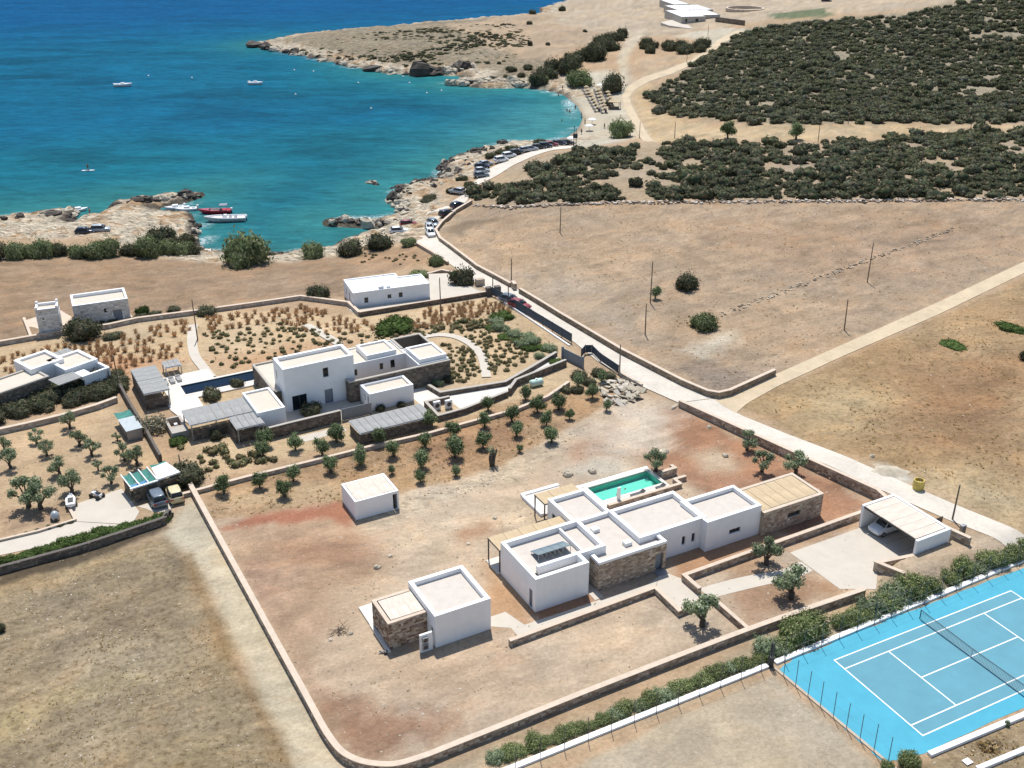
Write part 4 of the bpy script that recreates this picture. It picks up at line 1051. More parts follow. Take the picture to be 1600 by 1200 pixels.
slab('terrace', None, [(-15.4, 5.84), (-13.9, 5.84), (-13.9, 9.0), (-15.4, 9.0)], -.3, .2, M['whiteconc'], an)
slab('terrace', None, [(-15.45, 1.2), (-15.1, 1.2), (-15.1, 5.84), (-15.45, 5.84)], -.3, .19, M['whiteconc'], an)
sw = vthing('service_wall', 'free standing white service wall with two meter boxes by the guest house', 'wall', -12.65, -.12, 0)
m_ = MB(); m_.box(0, 1.3, -.12, .12, -.2, 2.05); m_.build('wall', M['plaster'], sw, bevel=.02)
for zz in (.35, 1.15):
    m_ = MB(); m_.box(.2, .78, -.3, -.121, zz, zz + .6); g_ = m_.build('meter_box', M['greymetal'], sw); m_ = MB(); m_.tube([(.49, -.301, zz + .3), (.49, -.32, zz + .3)], .22, 12); m_.build('fan_grille', M['metal'], g_)
gt = vthing('gas_bottle', 'small dark pump set at the corner of the stone annexe', 'pump', -15.6, 1.3, 0)
m_ = MB(); m_.tube([(0, 0, 0), (0, 0, .3)], .2, 10); m_.build('tank', M['metal'], gt); m_ = MB(); m_.tube([(-.2, .15, .1), (-.5, .35, .25)], .1, 8); m_.build('motor', M['greymetal'], gt)

# white shed with the pale cane roof
sd_ = vthing('shed', 'small white shed with pale flat roof alone behind the villa plot', 'shed')
W, Rq = MB(), MB()
hbox(W, Rq, -9.75, -4.4, 24.45, 28.95, 2.44, 2.2, .27, {'f': [(4.6, 5.15, .02, 2.1)]})
for a, b in (((-5.14, 24.68), (-5.14, 26.6)), ((-5.14, 26.6), (-4.61, 26.6)), ((-4.61, 26.6), (-4.61, 24.68))): wallface(W, b, a, 0, 2.1); wallface(W, a, b, 0, 2.1)
W.build('wall', M['plaster'], sd_, bevel=.02)
m_ = MB(); m_.box(-9.4, -4.75, 24.8, 28.6, 2.2, 2.3); pg = m_.build('roof_frame', M['metal'], sd_); panels(pg, -9.42, -4.73, 24.78, 28.62, 2.4, 3, 'u', 'bamboow', t=.1, gap=.01)

# carport
cp = vthing('carport', 'white carport with whitewashed cane roof at the end of the driveway', 'carport')
W = MB()
W.box(40.0, 44.95, -4.1, -3.75, -.3, 2.9); W.box(44.6, 44.95, -11.65, -4.1, -.3, 2.9); W.box(39.85, 44.95, -12.0, -11.65, -.3, 2.9)
W.build('wall', M['plaster'], cp, bevel=.025)
m_ = MB()
for k in range(7): m_.box(40.1, 44.6, -11.6 + k * 1.24, -11.52 + k * 1.24, 2.62, 2.76)
m_.box(40.05, 40.15, -11.64, -4.1, 2.6, 2.78)
pg = m_.build('roof_frame', M['metal'], cp); panels(pg, 40.05, 44.5, -11.55, -4.2, 2.86, 6, 'v', 'bamboow', t=.08, gap=.03)
# driveway and paths
slab('driveway', 'structure', [vil(*p) for p in ((29.6, -4.1), (40.1, -4.1), (40.1, -11.6), (35.4, -11.2), (33.0, -13.4), (29.7, -11.6))], -.2, .03, M['concrete'])
for k in range(4):
    slab('paving_strip', 'structure', [vil(*p) for p in ((40.14, -4.15 - k * 1.87), (44.55, -4.15 - k * 1.87), (44.55, -5.95 - k * 1.87), (40.14, -5.95 - k * 1.87))], -.2, .026, M['concrete'])
def bez(pts, n=14):
    out = []
    for i in range(len(pts) - 1):
        p0 = pts[max(0, i - 1)]; p1 = pts[i]; p2 = pts[i + 1]; p3 = pts[min(len(pts) - 1, i + 2)]
        for k in range(n):
            t = k / n
            out.append(tuple(.5 * (2 * b + (-a + c) * t + (2 * a - 5 * b + 4 * c - d) * t * t + (-a + 3 * b - 3 * c + d) * t ** 3) for a, b, c, d in zip(p0, p1, p2, p3)))
    return out + [pts[-1]]
cu = bez([(29.5, -5.9), (26.5, -6.1), (23.5, -5.4), (20.5, -4.9), (16.9, -4.6)]); cl = bez([(16.9, -6.5), (20.0, -6.9), (23.5, -7.4), (26.5, -8.0), (29.5, -7.8)])
slab('garden_path', 'structure', [vil(*p) for p in cu + cl], -.2, .024, M['concrete'])
slab('garden_path', 'structure', [vil(*p) for p in ((12.6, -3.0), (14.4, -.9), (15.6, -.9), (16.3, -2.3), (16.3, -6.2), (15.2, -6.7), (12.8, -6.7))], -.2, .022, M['concrete'])
slab('garden_path', 'structure', [vil(*p) for p in ((-3.3, -2.6), (-3.3, -1.0), (-5.05, .2), (-5.05, 1.5), (-2.6, 1.5), (-1.9, -1.2), (7.0, -1.35), (12.59, -1.5), (14.3, -1.0), (12.59, -2.8))], -.2, .02, M['concrete'])
slab('door_step', 'structure', [vil(*p) for p in ((14.4, -.9), (15.7, -.9), (15.7, -.03), (14.4, -.03))], -.2, .12, M['greymetal'])
slab('door_step', 'structure', [vil(*p) for p in ((6.35, -1.2), (7.4, -1.2), (7.4, 1.6), (6.35, 1.6))], -.2, .05, M['concrete'])
# plot walls
pw = bez([(-24.85, 42), (-24.6, 20), (-24.35, 0), (-24.2, -7.5), (-23.3, -10.6), (-21.0, -12.6), (-18.4, -13.1), (-15, -13.1), (-10, -13.05), (0, -12.9), (16.6, -12.95), (31.1, -13.5)], 8)
vwall('plot_wall', 'long low stone wall with pale coping bending round the villa plot corner', pw, .85, th=.5, step=20)
vwall('road_wall', 'stone retaining wall along the road behind the red earth', [(40.1, 30.4), (43.3, 14.0), (46.1, -.5), (45.25, -3.4)], (1.0, 1.5), th=.45, z0=0, faces='lr', step=6)
vwall('garden_wall', 'stone garden wall with pale coping running from the path to the carport', [(16.35, -5.4), (16.35, -2.75), (41.7, -2.45)], .8, th=.4)
vwall('garden_wall', 'cranked stone garden wall with pale coping between guest house and olive', [(-4.7, -3.3), (12.5, -2.95), (12.4, -7.2), (16.65, -7.0), (16.65, -12.6)], .7, th=.36)
vwall('retaining_wall', 'short stone retaining wall with pale top beside the carport', [(36.4, -13.8), (35.4, -11.1), (39.8, -11.95)], 1.2, th=.4, z0=0)
vwall('gate_pillar_wall', 'stone entrance pillar wall next to the carport and road', [(45.6, -10.6), (46.2, -13.6)], 1.7, th=.4, z0=.6)
mb_ = vthing('meter_cabinet', 'grey electricity cabinet beside the roadside pole', 'cabinet', 47.4, -11.6, 1.2)
m_ = MB(); m_.box(-.3, .3, -.2, .2, 0, 1.2); m_.build('cabinet', M['greymetal'], mb_, bevel=.02); m_ = MB(); m_.box(-.26, .26, -.215, -.201, .1, 1.1); m_.build('door', M['frame'], mb_)
sg = vthing('sign_board', 'grey wooden board standing by the carport entrance', 'board', 46.0, -9.2, 1.1)
m_ = MB(); m_.box(-.9, .9, -.04, .04, 0, 1.25); m_.build('board', M['wood'], sg)

# ------------------------------------------------------------------ tennis court
CO = G0(1303.6, 1031.8); CA = R(27.0)
def crt(x, y):                                     # x along the court, y towards the camera
    return (CO[0] + x * math.cos(CA) + y * math.sin(CA), CO[1] + x * math.sin(CA) - y * math.cos(CA))
M['courtlight'] = plain('light_blue_court_paint', alb(76, 178, 204), .8, .07, .5, bmp=.05, stain=.35)
M['courtgrey'] = plain('grey_blue_court_paint', alb(100, 164, 182), .8, .07, .5, bmp=.05, stain=.3)
def rag(pts, n, amp):
    out = []
    for a, b in zip(pts, pts[1:] + pts[:1]):
        for i in range(n):
            f = i / n; out.append((a[0] + (b[0] - a[0]) * f + random.uniform(-amp, amp), a[1] + (b[1] - a[1]) * f + random.uniform(-amp, amp)))
    return out
slab('court_apron', 'structure', [crt(*p) for p in rag([(-5.5, -1.3), (-3.5, -1.9), (10, -2.25), (36, -2.25), (36, 12.6), (-1.4, 12.5), (-5.2, 11.8), (-5.5, 4)], 14, .10)], -.2, .02, M['courtlight'])
court = thing('tennis_court', 'blue tennis court with white lines and a net', 'tennis court', (*CO, 0), CA)
def crect(mb, x0, x1, y0, y1, z): mb.face([(x0, -y1, z), (x1, -y1, z), (x1, -y0, z), (x0, -y0, z)])
m_ = MB(); crect(m_, 0, 23.77, 0, 10.97, .026); m_.build('playing_surface', M['courtgrey'], court)
ln = MB(); lw = .06; lz = .031
for x in (0, 23.77): crect(ln, x - lw, x + lw, -lw, 10.97 + lw, lz)
for y in (0, 1.37, 9.6, 10.97): crect(ln, lw + .002, 23.77 - lw - .002, y - lw, y + lw, lz)
for x in (5.485, 18.285): crect(ln, x - lw, x + lw, 1.37 + lw + .002, 9.6 - lw - .002, lz)
crect(ln, 5.485 + lw + .002, 18.285 - lw - .002, 5.485 - lw, 5.485 + lw, lz)
ln.build('lines', M['white'], court)
net = thing('tennis_net', 'dark tennis net stretched between two posts across the blue court', 'net', (*crt(11.885, 5.485), .026), CA)
for y in (-6.4, 6.4):
    m_ = MB(); m_.tube([(0, y, 0), (0, y, 1.1)], .05, 8); m_.build('post', M['metal'], net)
m_ = MB(); m_.box(-.02, .02, -.03, .03, 0, .9); m_.build('centre_strap', M['white'], net)
m_ = MB(); m_.tube([(0, -6.35, 1.06), (0, 0, .93), (0, 6.35, 1.06)], .035, 5); m_.build('net_band', M['frame'], net)
m_ = MB()
for k in range(86): 
    y = -6.35 + 12.7 * k / 85; zt = .93 + .13 * abs(y) / 6.35; m_.tube([(0, y, .02), (0, y, zt)], .012, 3, cap=False)
for k in range(8):
    z = .03 + k * .12; m_.tube([(0, -6.35, z * 1.12), (0, 0, z), (0, 6.35, z * 1.12)], .011, 3, cap=False)
m_.build('net_mesh', M['metal'], net)['kind'] = 'stuff'
# white kerbs of the court plot
def kerb(name, lab, a, b, w, h, mat='white', z=0.0):
    d = Vector((b[0] - a[0], b[1] - a[1])); o = thing(name, lab, 'kerb', (*a, z), math.atan2(d.y, d.x))
    m_ = MB(); m_.box(0, d.length, -w / 2, w / 2, -.2, h); m_.build('kerb_stone', M[mat], o, bevel=.02)
    return o
kerb('white_kerb', 'long white painted kerb between the hedge and the tennis court', crt(-5.3, -2.2), crt(40, -3.45), .55, .22)
kerb('white_kerb', 'long white painted kerb between the hedge and the beige plot', crt(-36, -1.7), crt(-6.2, -2.2), .55, .22)
kerb('white_kerb', 'white kerb along the near edge of the tennis court', crt(-1.3, 12.9), crt(36, 14.2), .5, .3)
kerb('white_kerb', 'white kerb in the bottom right corner below the pit', crt(1.0, 15.9), crt(36, 17.6), .45, .3)
kerb('concrete_kerb', 'thin weathered kerb along the baseline edge of the tennis court', crt(-5.75, -1.7), crt(-4.9, 13.5), .28, .12, 'mortar')
def court_fence(name, lab, pts, h, wires):
    z0 = 0.0; o = thing(name, lab, 'fence', (*pts[0], z0)); P = [(p[0] - pts[0][0], p[1] - pts[0][1]) for p in pts]
    for p in P:
        m_ = MB(); l = random.uniform(-.05, .05); m_.tube([(p[0], p[1], 0), (p[0] + l, p[1], h + random.uniform(-.15, .1))], .032, 6); m_.build('post', M['frame'], o)
    for w in wires:
        m_ = MB(); m_.tube([(p[0], p[1], w) for p in P], .006, 3, cap=False); m_.build('wire', M['greymetal'], o)
court_fence('wire_fence', 'row of thin posts with wires along the left edge of the court', [crt(-5.75 + .09 * k, -.4 + k * 1.55) for k in range(9)], 3.0, (1.5, 2.9))
court_fence('wire_fence', 'row of thin posts with wires behind the court by the hedge', [crt(-4.4 + k * 2.3, -1.95 - .055 * k) for k in range(17)], 2.9, (1.4, 2.8))
court_fence('wire_fence', 'row of thin posts with wires along the beige plot by the hedge', [crt(-7.2 - k * 2.35, -1.85 + .03 * k) for k in range(12)], 2.6, (1.3, 2.5))
cl_ = thing('fence_corner', 'dark cluster of steel posts at the corner of the court fence', 'fence post', (*crt(-5.9, -2.1), 0))
for k in range(4):
    m_ = MB(); a = k * 1.57; m_.tube([(.25 * math.cos(a), .25 * math.sin(a), 0), (.12 * math.cos(a), .12 * math.sin(a), 2.7)], .05, 6); m_.build('post', M['metal'], cl_)
m_ = MB(); m_.box(-.22, .22, -.22, .22, 0, 1.1); m_.build('base', M['metal'], cl_)
# ------------------------------------------------------------------ neighbouring villa: white boxes over dark stone
def nei(u, v): return (NO[0] + u * math.cos(NA) - v * math.sin(NA), NO[1] + u * math.sin(NA) + v * math.cos(NA))
def nthing(name, label, cat, u=0, v=0, z=0.0, group=None): return thing(name, label, cat, (*nei(u, v), z), NA, group)
def nwall(name, label, uv, h, **kw):
    kw.setdefault('pal', DARK); kw.setdefault('mortar', 'darkmortar'); kw.setdefault('cap', 'grey_cap')
    return stone_wall(name, label, [nei(*p) for p in uv], h, **kw)
M['grey_cap'] = plain('grey_concrete_coping', alb(196, 188, 176), .85, .08, 1.5, stain=.2)
nv = nthing('villa', 'two-storey white villa block with low white rooms over dark stone walls', 'house')
W, RF, ST, MO = MB(), MB(), MB(), MB()
def dbox(u0, u1, v0, v1, h, holes=None, skip='', cap=True):
    holes = holes or {}
    for k, (a, b) in sides(u0, u1, v0, v1).items():
        if k in skip: continue
        wallface(MO, a, b, -.3, h - .1, holes.get(k, ())); stones(ST, a, b, 0, h - .1, holes.get(k, ()), DARK, .32)
CPN = MB()
hT = {'f': [(5.55, 6.35, 4.1, 5.5), (5.55, 6.75, .05, 2.2), (.9, 3.0, .05, 2.3)], 'l': [(1.2, 1.9, .05, 2.1), (.9, 1.4, 3.9, 5.2)]}
hbox(W, RF, 0, 10.1, -.15, 4.25, 6.55, 6.05, .42, hT)
sd4 = sides(0, 10.1, -.15, 4.25)
opening(nv, *sd4['f'], hT['f'][0]); opening(nv, *sd4['f'], hT['f'][1], kind='door'); opening(nv, *sd4['f'], hT['f'][2], mull=2)
opening(nv, *sd4['l'], hT['l'][0], kind='door'); opening(nv, *sd4['l'], hT['l'][1])
dbox(-1.1, 9.9, 4.3, 11.4, 2.8, skip='f'); dbox(-1.1, -.02, 1.5, 4.29, 2.8)
for k in ((-1.14, -.8, 1.5, 11.44), (-.8, 9.9, 11.1, 11.44), (9.6, 9.94, 4.3, 11.1)): CPN.box(*k, 2.7, 2.95)
RF.face([(-.8, 4.26, 2.72), (9.6, 4.26, 2.72), (9.6, 11.1, 2.72), (-.8, 11.1, 2.72)]); RF.face([(-.8, 1.5, 2.72), (-.005, 1.5, 2.72), (-.005, 4.26, 2.72), (-.8, 4.26, 2.72)])
hbox(W, RF, -5.0, -1.2, -3.8, 3.2, 2.85, 2.6, .32)
hW = {'f': [(1.2, 1.75, 1.5, 2.5), (5.2, 5.75, 1.6, 2.6), (6.9, 7.6, 1.5, 2.75)]}
hbox(W, RF, 10.12, 19.4, 3.5, 9.0, 3.4, 3.2, .15, hW)
for h in hW['f']: opening(nv, (10.12, 3.5), (19.4, 3.5), h)
hbox(W, RF, 13.6, 18.2, 3.9, 8.2, 4.05, 3.8, .35, None, 3.2)
hbox(W, RF, 19.42, 24.2, -1.2, 5.0, 3.4, 3.2, .15)
hbox(W, RF, 19.7, 24.0, -.9, 4.0, 4.0, 3.75, .35, None, 3.2)
dbox(19.4, 24.25, 5.02, 9.0, 3.5, skip='f')
hD = {'f': [(11.0, 12.0, .05, 2.2), (14.3, 14.9, 1.4, 2.3)]}
for a, b, hh in (((8.7, -1.55), (24.25, -1.55), hD['f']), ((24.25, -1.55), (24.25, 5.0), ()), ((8.7, 1.3), (8.7, -1.55), ())):
    wallface(MO, a, b, -.3, 3.1, hh, .25); stones(ST, a, b, 0, 3.1, hh, DARK, .32)
opening(nv, (8.7, -1.55), (24.25, -1.55), hD['f'][0], .25, kind='door'); opening(nv, (8.7, -1.55), (24.25, -1.55), hD['f'][1], .25)
for k in ((8.66, 24.29, -1.59, -1.2), (8.66, 9.05, -1.2, 1.34), (9.05, 10.1, .95, 1.34)): CPN.box(*k, 3.1, 3.24)
MO.box(8.75, 24.2, -1.5, -1.22, -.3, 3.09)
for k in ((19.36, 19.75, 5.0, 9.04), (19.75, 24.29, 8.65, 9.04), (23.9, 24.29, 5.02, 8.65)): CPN.box(*k, 3.42, 3.56)
RF.face([(19.7, 5.05, .9), (23.9, 5.05, .9), (23.9, 8.7, .9), (19.7, 8.7, .9)])
hbox(W, RF, 10.2, 16.75, -5.2, -1.62, 2.6, 2.3, .36, {'l': [(1.6, 2.0, .9, 2.0), (2.7, 3.2, .1, 2.1)]})
opening(nv, (10.2, -1.62), (10.2, -5.2), (1.6, 2.0, .9, 2.0)); opening(nv, (10.2, -1.62), (10.2, -5.2), (2.7, 3.2, .1, 2.1), kind='door')
W.build('wall', M['plaster'], nv, bevel=.03); RF.build('roof', M['screed2'], nv); MO.build('stone_wall_core', M['darkmortar'], nv); ST.build('stonework', M['stone'], nv)['kind'] = 'stuff'; CPN.build('coping', M['grey_cap'], nv)
# grey cane pergolas
def npergola(name, label, u0, u1, v0, v1, z, n, axis, posts, walls=()):
    o = nthing(name, label, 'pergola')
    f = MB()
    for k in ((u0, u1, v0, v0 + .1), (u0, u1, v1 - .1, v1), (u0, u0 + .1, v0 + .1, v1 - .1), (u1 - .1, u1, v0 + .1, v1 - .1)): f.box(*k, z - .16, z - .05)
    f.build('frame', M['white'], o)
    for x, y in posts:
        p = MB(); p.box(x - .07, x + .07, y - .07, y + .07, 0, z - .16); p.build('post', M['greymetal'], o)
    panels(o, u0 + .02, u1 - .02, v0 + .02, v1 - .02, z, n, axis, 'canegrey', t=.07, gap=.05)
    if walls:
        s, c = MB(), MB()
        for a, b, h in walls: wallface(c, a, b, -.3, h); stones(s, a, b, 0, h, (), DARK, .32); wallface(c, b, a, -.3, h)
        c.build('stone_wall_core', M['darkmortar'], o); s.build('stonework', M['stone'], o)['kind'] = 'stuff'
npergola('pergola', 'long grey cane pergola left of the white cube beside the pool', -13.4, -5.05, -2.1, 2.7, 2.4, 7, 'u', [(-13.2, -1.9), (-13.2, 2.5), (-9, 2.5)], [((-13.2, -1.95), (-8.6, -1.95), 1.5)])
npergola('pergola', 'short grey cane pergola jutting out in front of the long one', -8.4, -4.7, -5.9, -2.15, 2.32, 4, 'u', [(-8.2, -5.7), (-4.9, -5.7), (-8.2, -2.4)], [((-8.5, -5.3), (-4.4, -5.3), 1.6), ((-8.5, -2.0), (-8.5, -5.3), 1.6), ((-4.4, -5.3), (-1.4, -5.6), 1.2)])
npergola('pergola', 'grey cane pool pavilion roof at the far end of the sun deck', -16.7, -13.2, 9.8, 18.9, 2.55, 6, 'v', [(-13.4, 10), (-13.4, 14.4), (-13.4, 18.7), (-16.5, 18.7)], [((-16.6, 19.0), (-16.6, 9.9), 2.3), ((-16.6, 10.0), (-13.5, 10.0), 1.6)])
npergola('pergola', 'grey cane carport roof with ten panels over dark stone', 5.4, 15.8, -13.7, -9.6, 1.75, 10, 'u', [(15.5, -10), (15.5, -13.4)], [((5.5, -13.5), (15.8, -13.5), 1.25), ((5.5, -9.7), (5.5, -13.5), 1.3)])
npergola('pergola', 'low grey cane shade behind the pool pavilion', -11.8, -9.4, 19.5, 22.0, 1.5, 3, 'u', [(-11.7, 19.7), (-9.5, 19.7), (-9.5, 21.8), (-11.7, 21.8)])
# pool and deck
npl = nthing('swimming_pool', 'dark blue swimming pool with white deck beside the two-storey villa', 'pool')
a0, a1, b0, b1 = -10.8, 0.0, 12.0, 15.2
bs = MB(); bs.face([(a0, b0, -1.3), (a1, b0, -1.3), (a1, b1, -1.3), (a0, b1, -1.3)])
for a, b in (((a0, b0), (a0, b1)), ((a0, b1), (a1, b1)), ((a1, b1), (a1, b0)), ((a1, b0), (a0, b0))): bs.face([(*a, -1.3), (*b, -1.3), (*b, .15), (*a, .15)])
M['pooldark'] = plain('slate_blue_pool_plaster', (0.05, 0.17, 0.27), .6, .08, 1.5); bs.build('basin', M['pooldark'], npl)
ws = MB(); ws.face([(a0, b0, .06), (a1, b0, .06), (a1, b1, .06), (a0, b1, .06)]); ws.build('water', poolwater('dark_pool_water', (.55, .8, .85)), npl)
cp_ = MB(); ring(cp_, a0, a1, b0, b1, .5, -.2, .2); cp_.build('coping', M['whiteconc'], npl)
for i, q in enumerate((((-13.8, 8.0), (-9.5, 8.0), (-9.5, 11.5), (-13.8, 11.5)), ((-13.2, 11.51), (-11.31, 11.51), (-11.31, 15.7), (-13.2, 15.7)), ((-13.2, 15.71), (-5.8, 15.71), (-5.8, 19.2), (-13.2, 19.2)), ((-9.49, 10.4), (-1.2, 10.4), (-1.2, 11.49), (-9.49, 11.49)), ((-12.6, 2.8), (-9.8, 2.8), (-9.5, 7.99), (-13.8, 7.99)), ((-5.4, 3.3), (-1.2, 3.3), (-1.2, 7.2), (-8, 7.2)))):
    slab('sun_deck', 'structure', [nei(*p) for p in q], -.3, .17 + .004 * i, M['whiteconc'])
for k, (x, y) in enumerate(((-12.5, 17.0), (-11.5, 17.2), (-10.5, 17.4))):
    sl = nthing('sun_lounger', ('nearest', 'middle', 'farthest')[k] + ' pale sun lounger from the pavilion on the neighbour pool deck', 'sun lounger', x, y, .19, 'loungers on the pool deck')
    m_ = MB(); m_.box(-.35, .35, -.9, .9, .2, .34); m_.build('mattress', M['canegrey'], sl, bevel=.04)
    m_ = MB(); m_.box(-.3, .3, -.8, .8, .0, .2); m_.build('base', M['white'], sl); m_ = MB(); m_.box(-.33, .33, .5, .88, .341, .45); m_.build('pillow', M['canegrey'], sl, bevel=.03)
slab('courtyard', 'structure', [nei(*p) for p in ((-1.15, -5.9), (9.0, -5.9), (10.1, -1.6), (8.65, -1.6), (8.65, -.2), (-1.15, -.2))], -.2, .05, M['concrete'])
slab('neighbour_drive', 'structure', [nei(*p) for p in ((17, -1.6), (19.8, -2.2), (20.5, -5.9), (29.2, -6.9), (42.0, -2.1), (41.6, -5.0), (31.4, -7.6), (29.0, -9.9), (21.3, -12.0), (21.2, -7.6), (17, -7.5))], -.2, .03, M['whiteconc'])
slab('neighbour_path', 'structure', [nei(*p) for p in ((-2.0, -7.4), (5.3, -7.4), (5.3, -8.9), (-2.0, -9.3))], -.2, .03, M['concrete'])
nwall('fence_wall', 'grey stone courtyard wall with pale top in front of the two-storey villa', [(-4.3, -6.2), (-1.6, -6.1), (5.6, -6.0)], 1.7, th=.35)
cf = nthing('sheet_metal_gate', 'grey corrugated sliding gate panel closing the villa courtyard', 'gate', 5.75, -6.0, 0)
for k in range(14):
    m_ = MB(); m_.box(k * .31, k * .31 + .29, -.03 - .02 * (k % 2), .03, .05, 1.75); m_.build('board', M['doorgrey'], cf)
nwall('parapet_wall', 'low wall round the sunken technical pit beside the cane carport', [(21.0, -7.8), (17.4, -7.7), (17.2, -12.3), (21.3, -12.1), (28.9, -10.3)], .9, th=.35)
nwall('planter_wall', 'angled planter wall with grey coping by the neighbour entrance', [(20.2, -2.6), (20.7, -5.6), (30.3, -7.0), (36, -4.5), (42.2, -1.6)], .7, th=.4)
nwall('planter_wall', 'low dark wall enclosing the green water tank by the entrance drive', [(41.5, -5.5), (31.6, -7.9), (29.3, -10.1)], 1.1, th=.35)
nwall('orchard_wall', 'long thin white topped wall above the olive orchard strip', [(-19.5, -15.3), (-10, -15.0), (-2.3, -15.15), (6.2, -15.2), (14.2, -15.6), (27.5, -15.1), (33.3, -13.8), (38.5, -11.2)], .55, th=.4, cap='cap', pal=PALE, mortar='mortar')
for k, (x, y) in enumerate(((18.4, -9.2), (20.0, -9.6))):
    ac = nthing('air_conditioner', ('left' if k == 0 else 'right') + ' white heat pump unit in the sunken technical pit', 'air conditioner', x, y, 0)
    m_ = MB(); m_.box(-.5, .5, -.2, .2, .05, 1.3); m_.build('casing', M['white'], ac, bevel=.02); m_ = MB(); m_.tube([(0, -.201, .7), (0, -.22, .7)], .33, 14); m_.build('fan_grille', M['metal'], ac)
bq = nthing('barbecue', 'grey stone barbecue counter at the left end of the long pergola', 'barbecue', -15.5, -.5, 0)
m_ = MB(); ring(m_, .35, 1.85, 1.9, 4.5, .35, -.2, 1.0); m_.box(0, 2.2, 0, 1.54, -.2, 1.002); m_.build('counter', M['grey_cap'], bq, bevel=.02); m_ = MB(); m_.box(.9, 1.3, 2.6, 3.1, .3, .9); m_.build('grill', M['white'], bq)
# garden paths of the neighbour
def ppath(name, pts, w, off=.05, mat='concrete'):
    C = [G(*p)[:2] for p in pts]; C = bez(C, 6)
    A = miter(C, w / 2); B = miter(C, -w / 2)
    return ribbon(name, [tuple(a) for a in A], [tuple(b) for b in B], 40, 2, M[mat], off, True)
ppath('garden_path', [(302, 508), (300, 530), (304, 555), (318, 575), (330, 590)], 1.5, .12)
ppath('garden_path', [(478, 508), (500, 520), (530, 538)], 1.6, .12)
ppath('garden_path', [(640, 532), (680, 524), (712, 527), (738, 540), (754, 560), (760, 590)], 1.4, .12)

# ------------------------------------------------------------------ far left villa
LO, LA = (-63.3, 138.4), R(50)
def lef(u, v): return (LO[0] + u * math.cos(LA) - v * math.sin(LA), LO[1] + u * math.sin(LA) + v * math.cos(LA))
lv = thing('villa', 'white and stone villa with two raised white rooms at the left edge', 'house', (*LO, 0), LA)
W, RF, ST, MO, CPN = MB(), MB(), MB(), MB(), MB()
hbox(W, RF, 0, 5.1, 0.3, 5.6, 3.0, 2.7, .5, None, -.5); hbox(W, RF, -3.4, 1.6, 3.4, 8.4, 3.35, 3.0, .5, None, -.5)
for (u0, u1, v0, v1, h) in ((-9.5, -2.2, .8, 5.6, 2.5), (-14.5, -9.52, .8, 5.6, 2.5)):
    for k, (a, b) in sides(u0, u1, v0, v1).items():
        wallface(MO, a, b, -.5, h)
        if k in 'fl': stones(ST, a, b, 0, h, (), DARK, .32)
    for k in ((u0, u1, v0, v0 + .35), (u0, u1, v1 - .35, v1), (u0, u0 + .35, v0 + .35, v1 - .35), (u1 - .35, u1, v0 + .35, v1 - .35)): CPN.box(*k, h + .002, h + .22)
    RF.face([(u0 + .35, v0 + .35, h + .03), (u1 - .35, v0 + .35, h + .03), (u1 - .35, v1 - .35, h + .03), (u0 + .35, v1 - .35, h + .03)])
W.box(1.2, 5.2, -2.6, -2.2, -.5, 2.5); W.box(4.8, 5.2, -2.2, .29, -.5, 2.5); W.box(.9, 1.2, -2.6, -.4, 1.9, 2.5); W.box(1.2, 2.4, -2.2, -.4, 2.1, 2.5)
W.build('wall', M['plaster'], lv, bevel=.03); RF.build('roof', M['screed2'], lv); MO.build('stone_wall_core', M['darkmortar'], lv); ST.build('stonework', M['stone'], lv)['kind'] = 'stuff'; CPN.build('coping', M['grey_cap'], lv)
pm = MB(); pm.box(-2.6, .9, -2.4, .25, 2.3, 2.38); pf = pm.build('pergola', M['white'], lv); panels(pf, -2.7, 1.0, -2.5, .28, 2.45, 5, 'v', 'canegrey', t=.07, gap=.04)
pm = MB(); pm.box(1.7, 4.9, 5.7, 8.6, 2.2, 2.28); pf = pm.build('pergola', M['white'], lv); panels(pf, 1.6, 5.0, 5.65, 8.7, 2.35, 4, 'u', 'canegrey', t=.07, gap=.04)
for x, y in ((1.8, 8.4), (4.8, 8.4)):
    p = MB(); p.box(x - .07, x + .07, y - .07, y + .07, -.3, 2.2); p.build('post', M['white'], lv)

# ------------------------------------------------------------------ old stone house and dovecote tower by the seaside field
M['whitewash'] = attrmat('whitewashed_stone', .9, .15, 4, .5, 10)
WW = [alb(240, 236, 228), alb(228, 224, 216), alb(246, 242, 234), alb(212, 206, 198), alb(236, 230, 220)]
def old_house(name, label, o, ang, L, D, h, holes, roofz, th=.35, extra=None):
    z = hz(*o); r = thing(name, label, 'house', (*o, z), ang)
    W, S, RFo = MB(), MB(), MB()
    for k, (a, b) in sides(0, L, 0, D).items():
        wallface(W, a, b, -.4, roofz, holes.get(k, ())); stones(S, a, b, 0, h, holes.get(k, ()), WW, .42, .02)
        for hh in holes.get(k, ()): opening(r, a, b, hh, kind='door' if hh[2] < .3 else 'window')
    for k in ((0, L, 0, th), (0, L, D - th, D), (0, th, th, D - th), (L - th, L, th, D - th)): W.box(*k, roofz, h + .06)
    RFo.face([(th, th, roofz + .02), (L - th, th, roofz + .02), (L - th, D - th, roofz + .02), (th, D - th, roofz + .02)])
    if extra: extra(W)
    W.build('wall', M['plaster'], r); S.build('stonework', M['whitewash'], r)['kind'] = 'stuff'; RFo.build('roof', M['screed2'], r)
    return r
old_house('stone_house', 'old whitewashed stone cottage with parapet roof by the seaside field', G(119, 510)[:2], R(24), 8.6, 5.6, 3.5, {'f': [(4.6, 5.2, 1.6, 2.4), (6.0, 7.4, .05, 1.9)], 'l': [(2, 2.8, .05, 2)]}, 3.0)
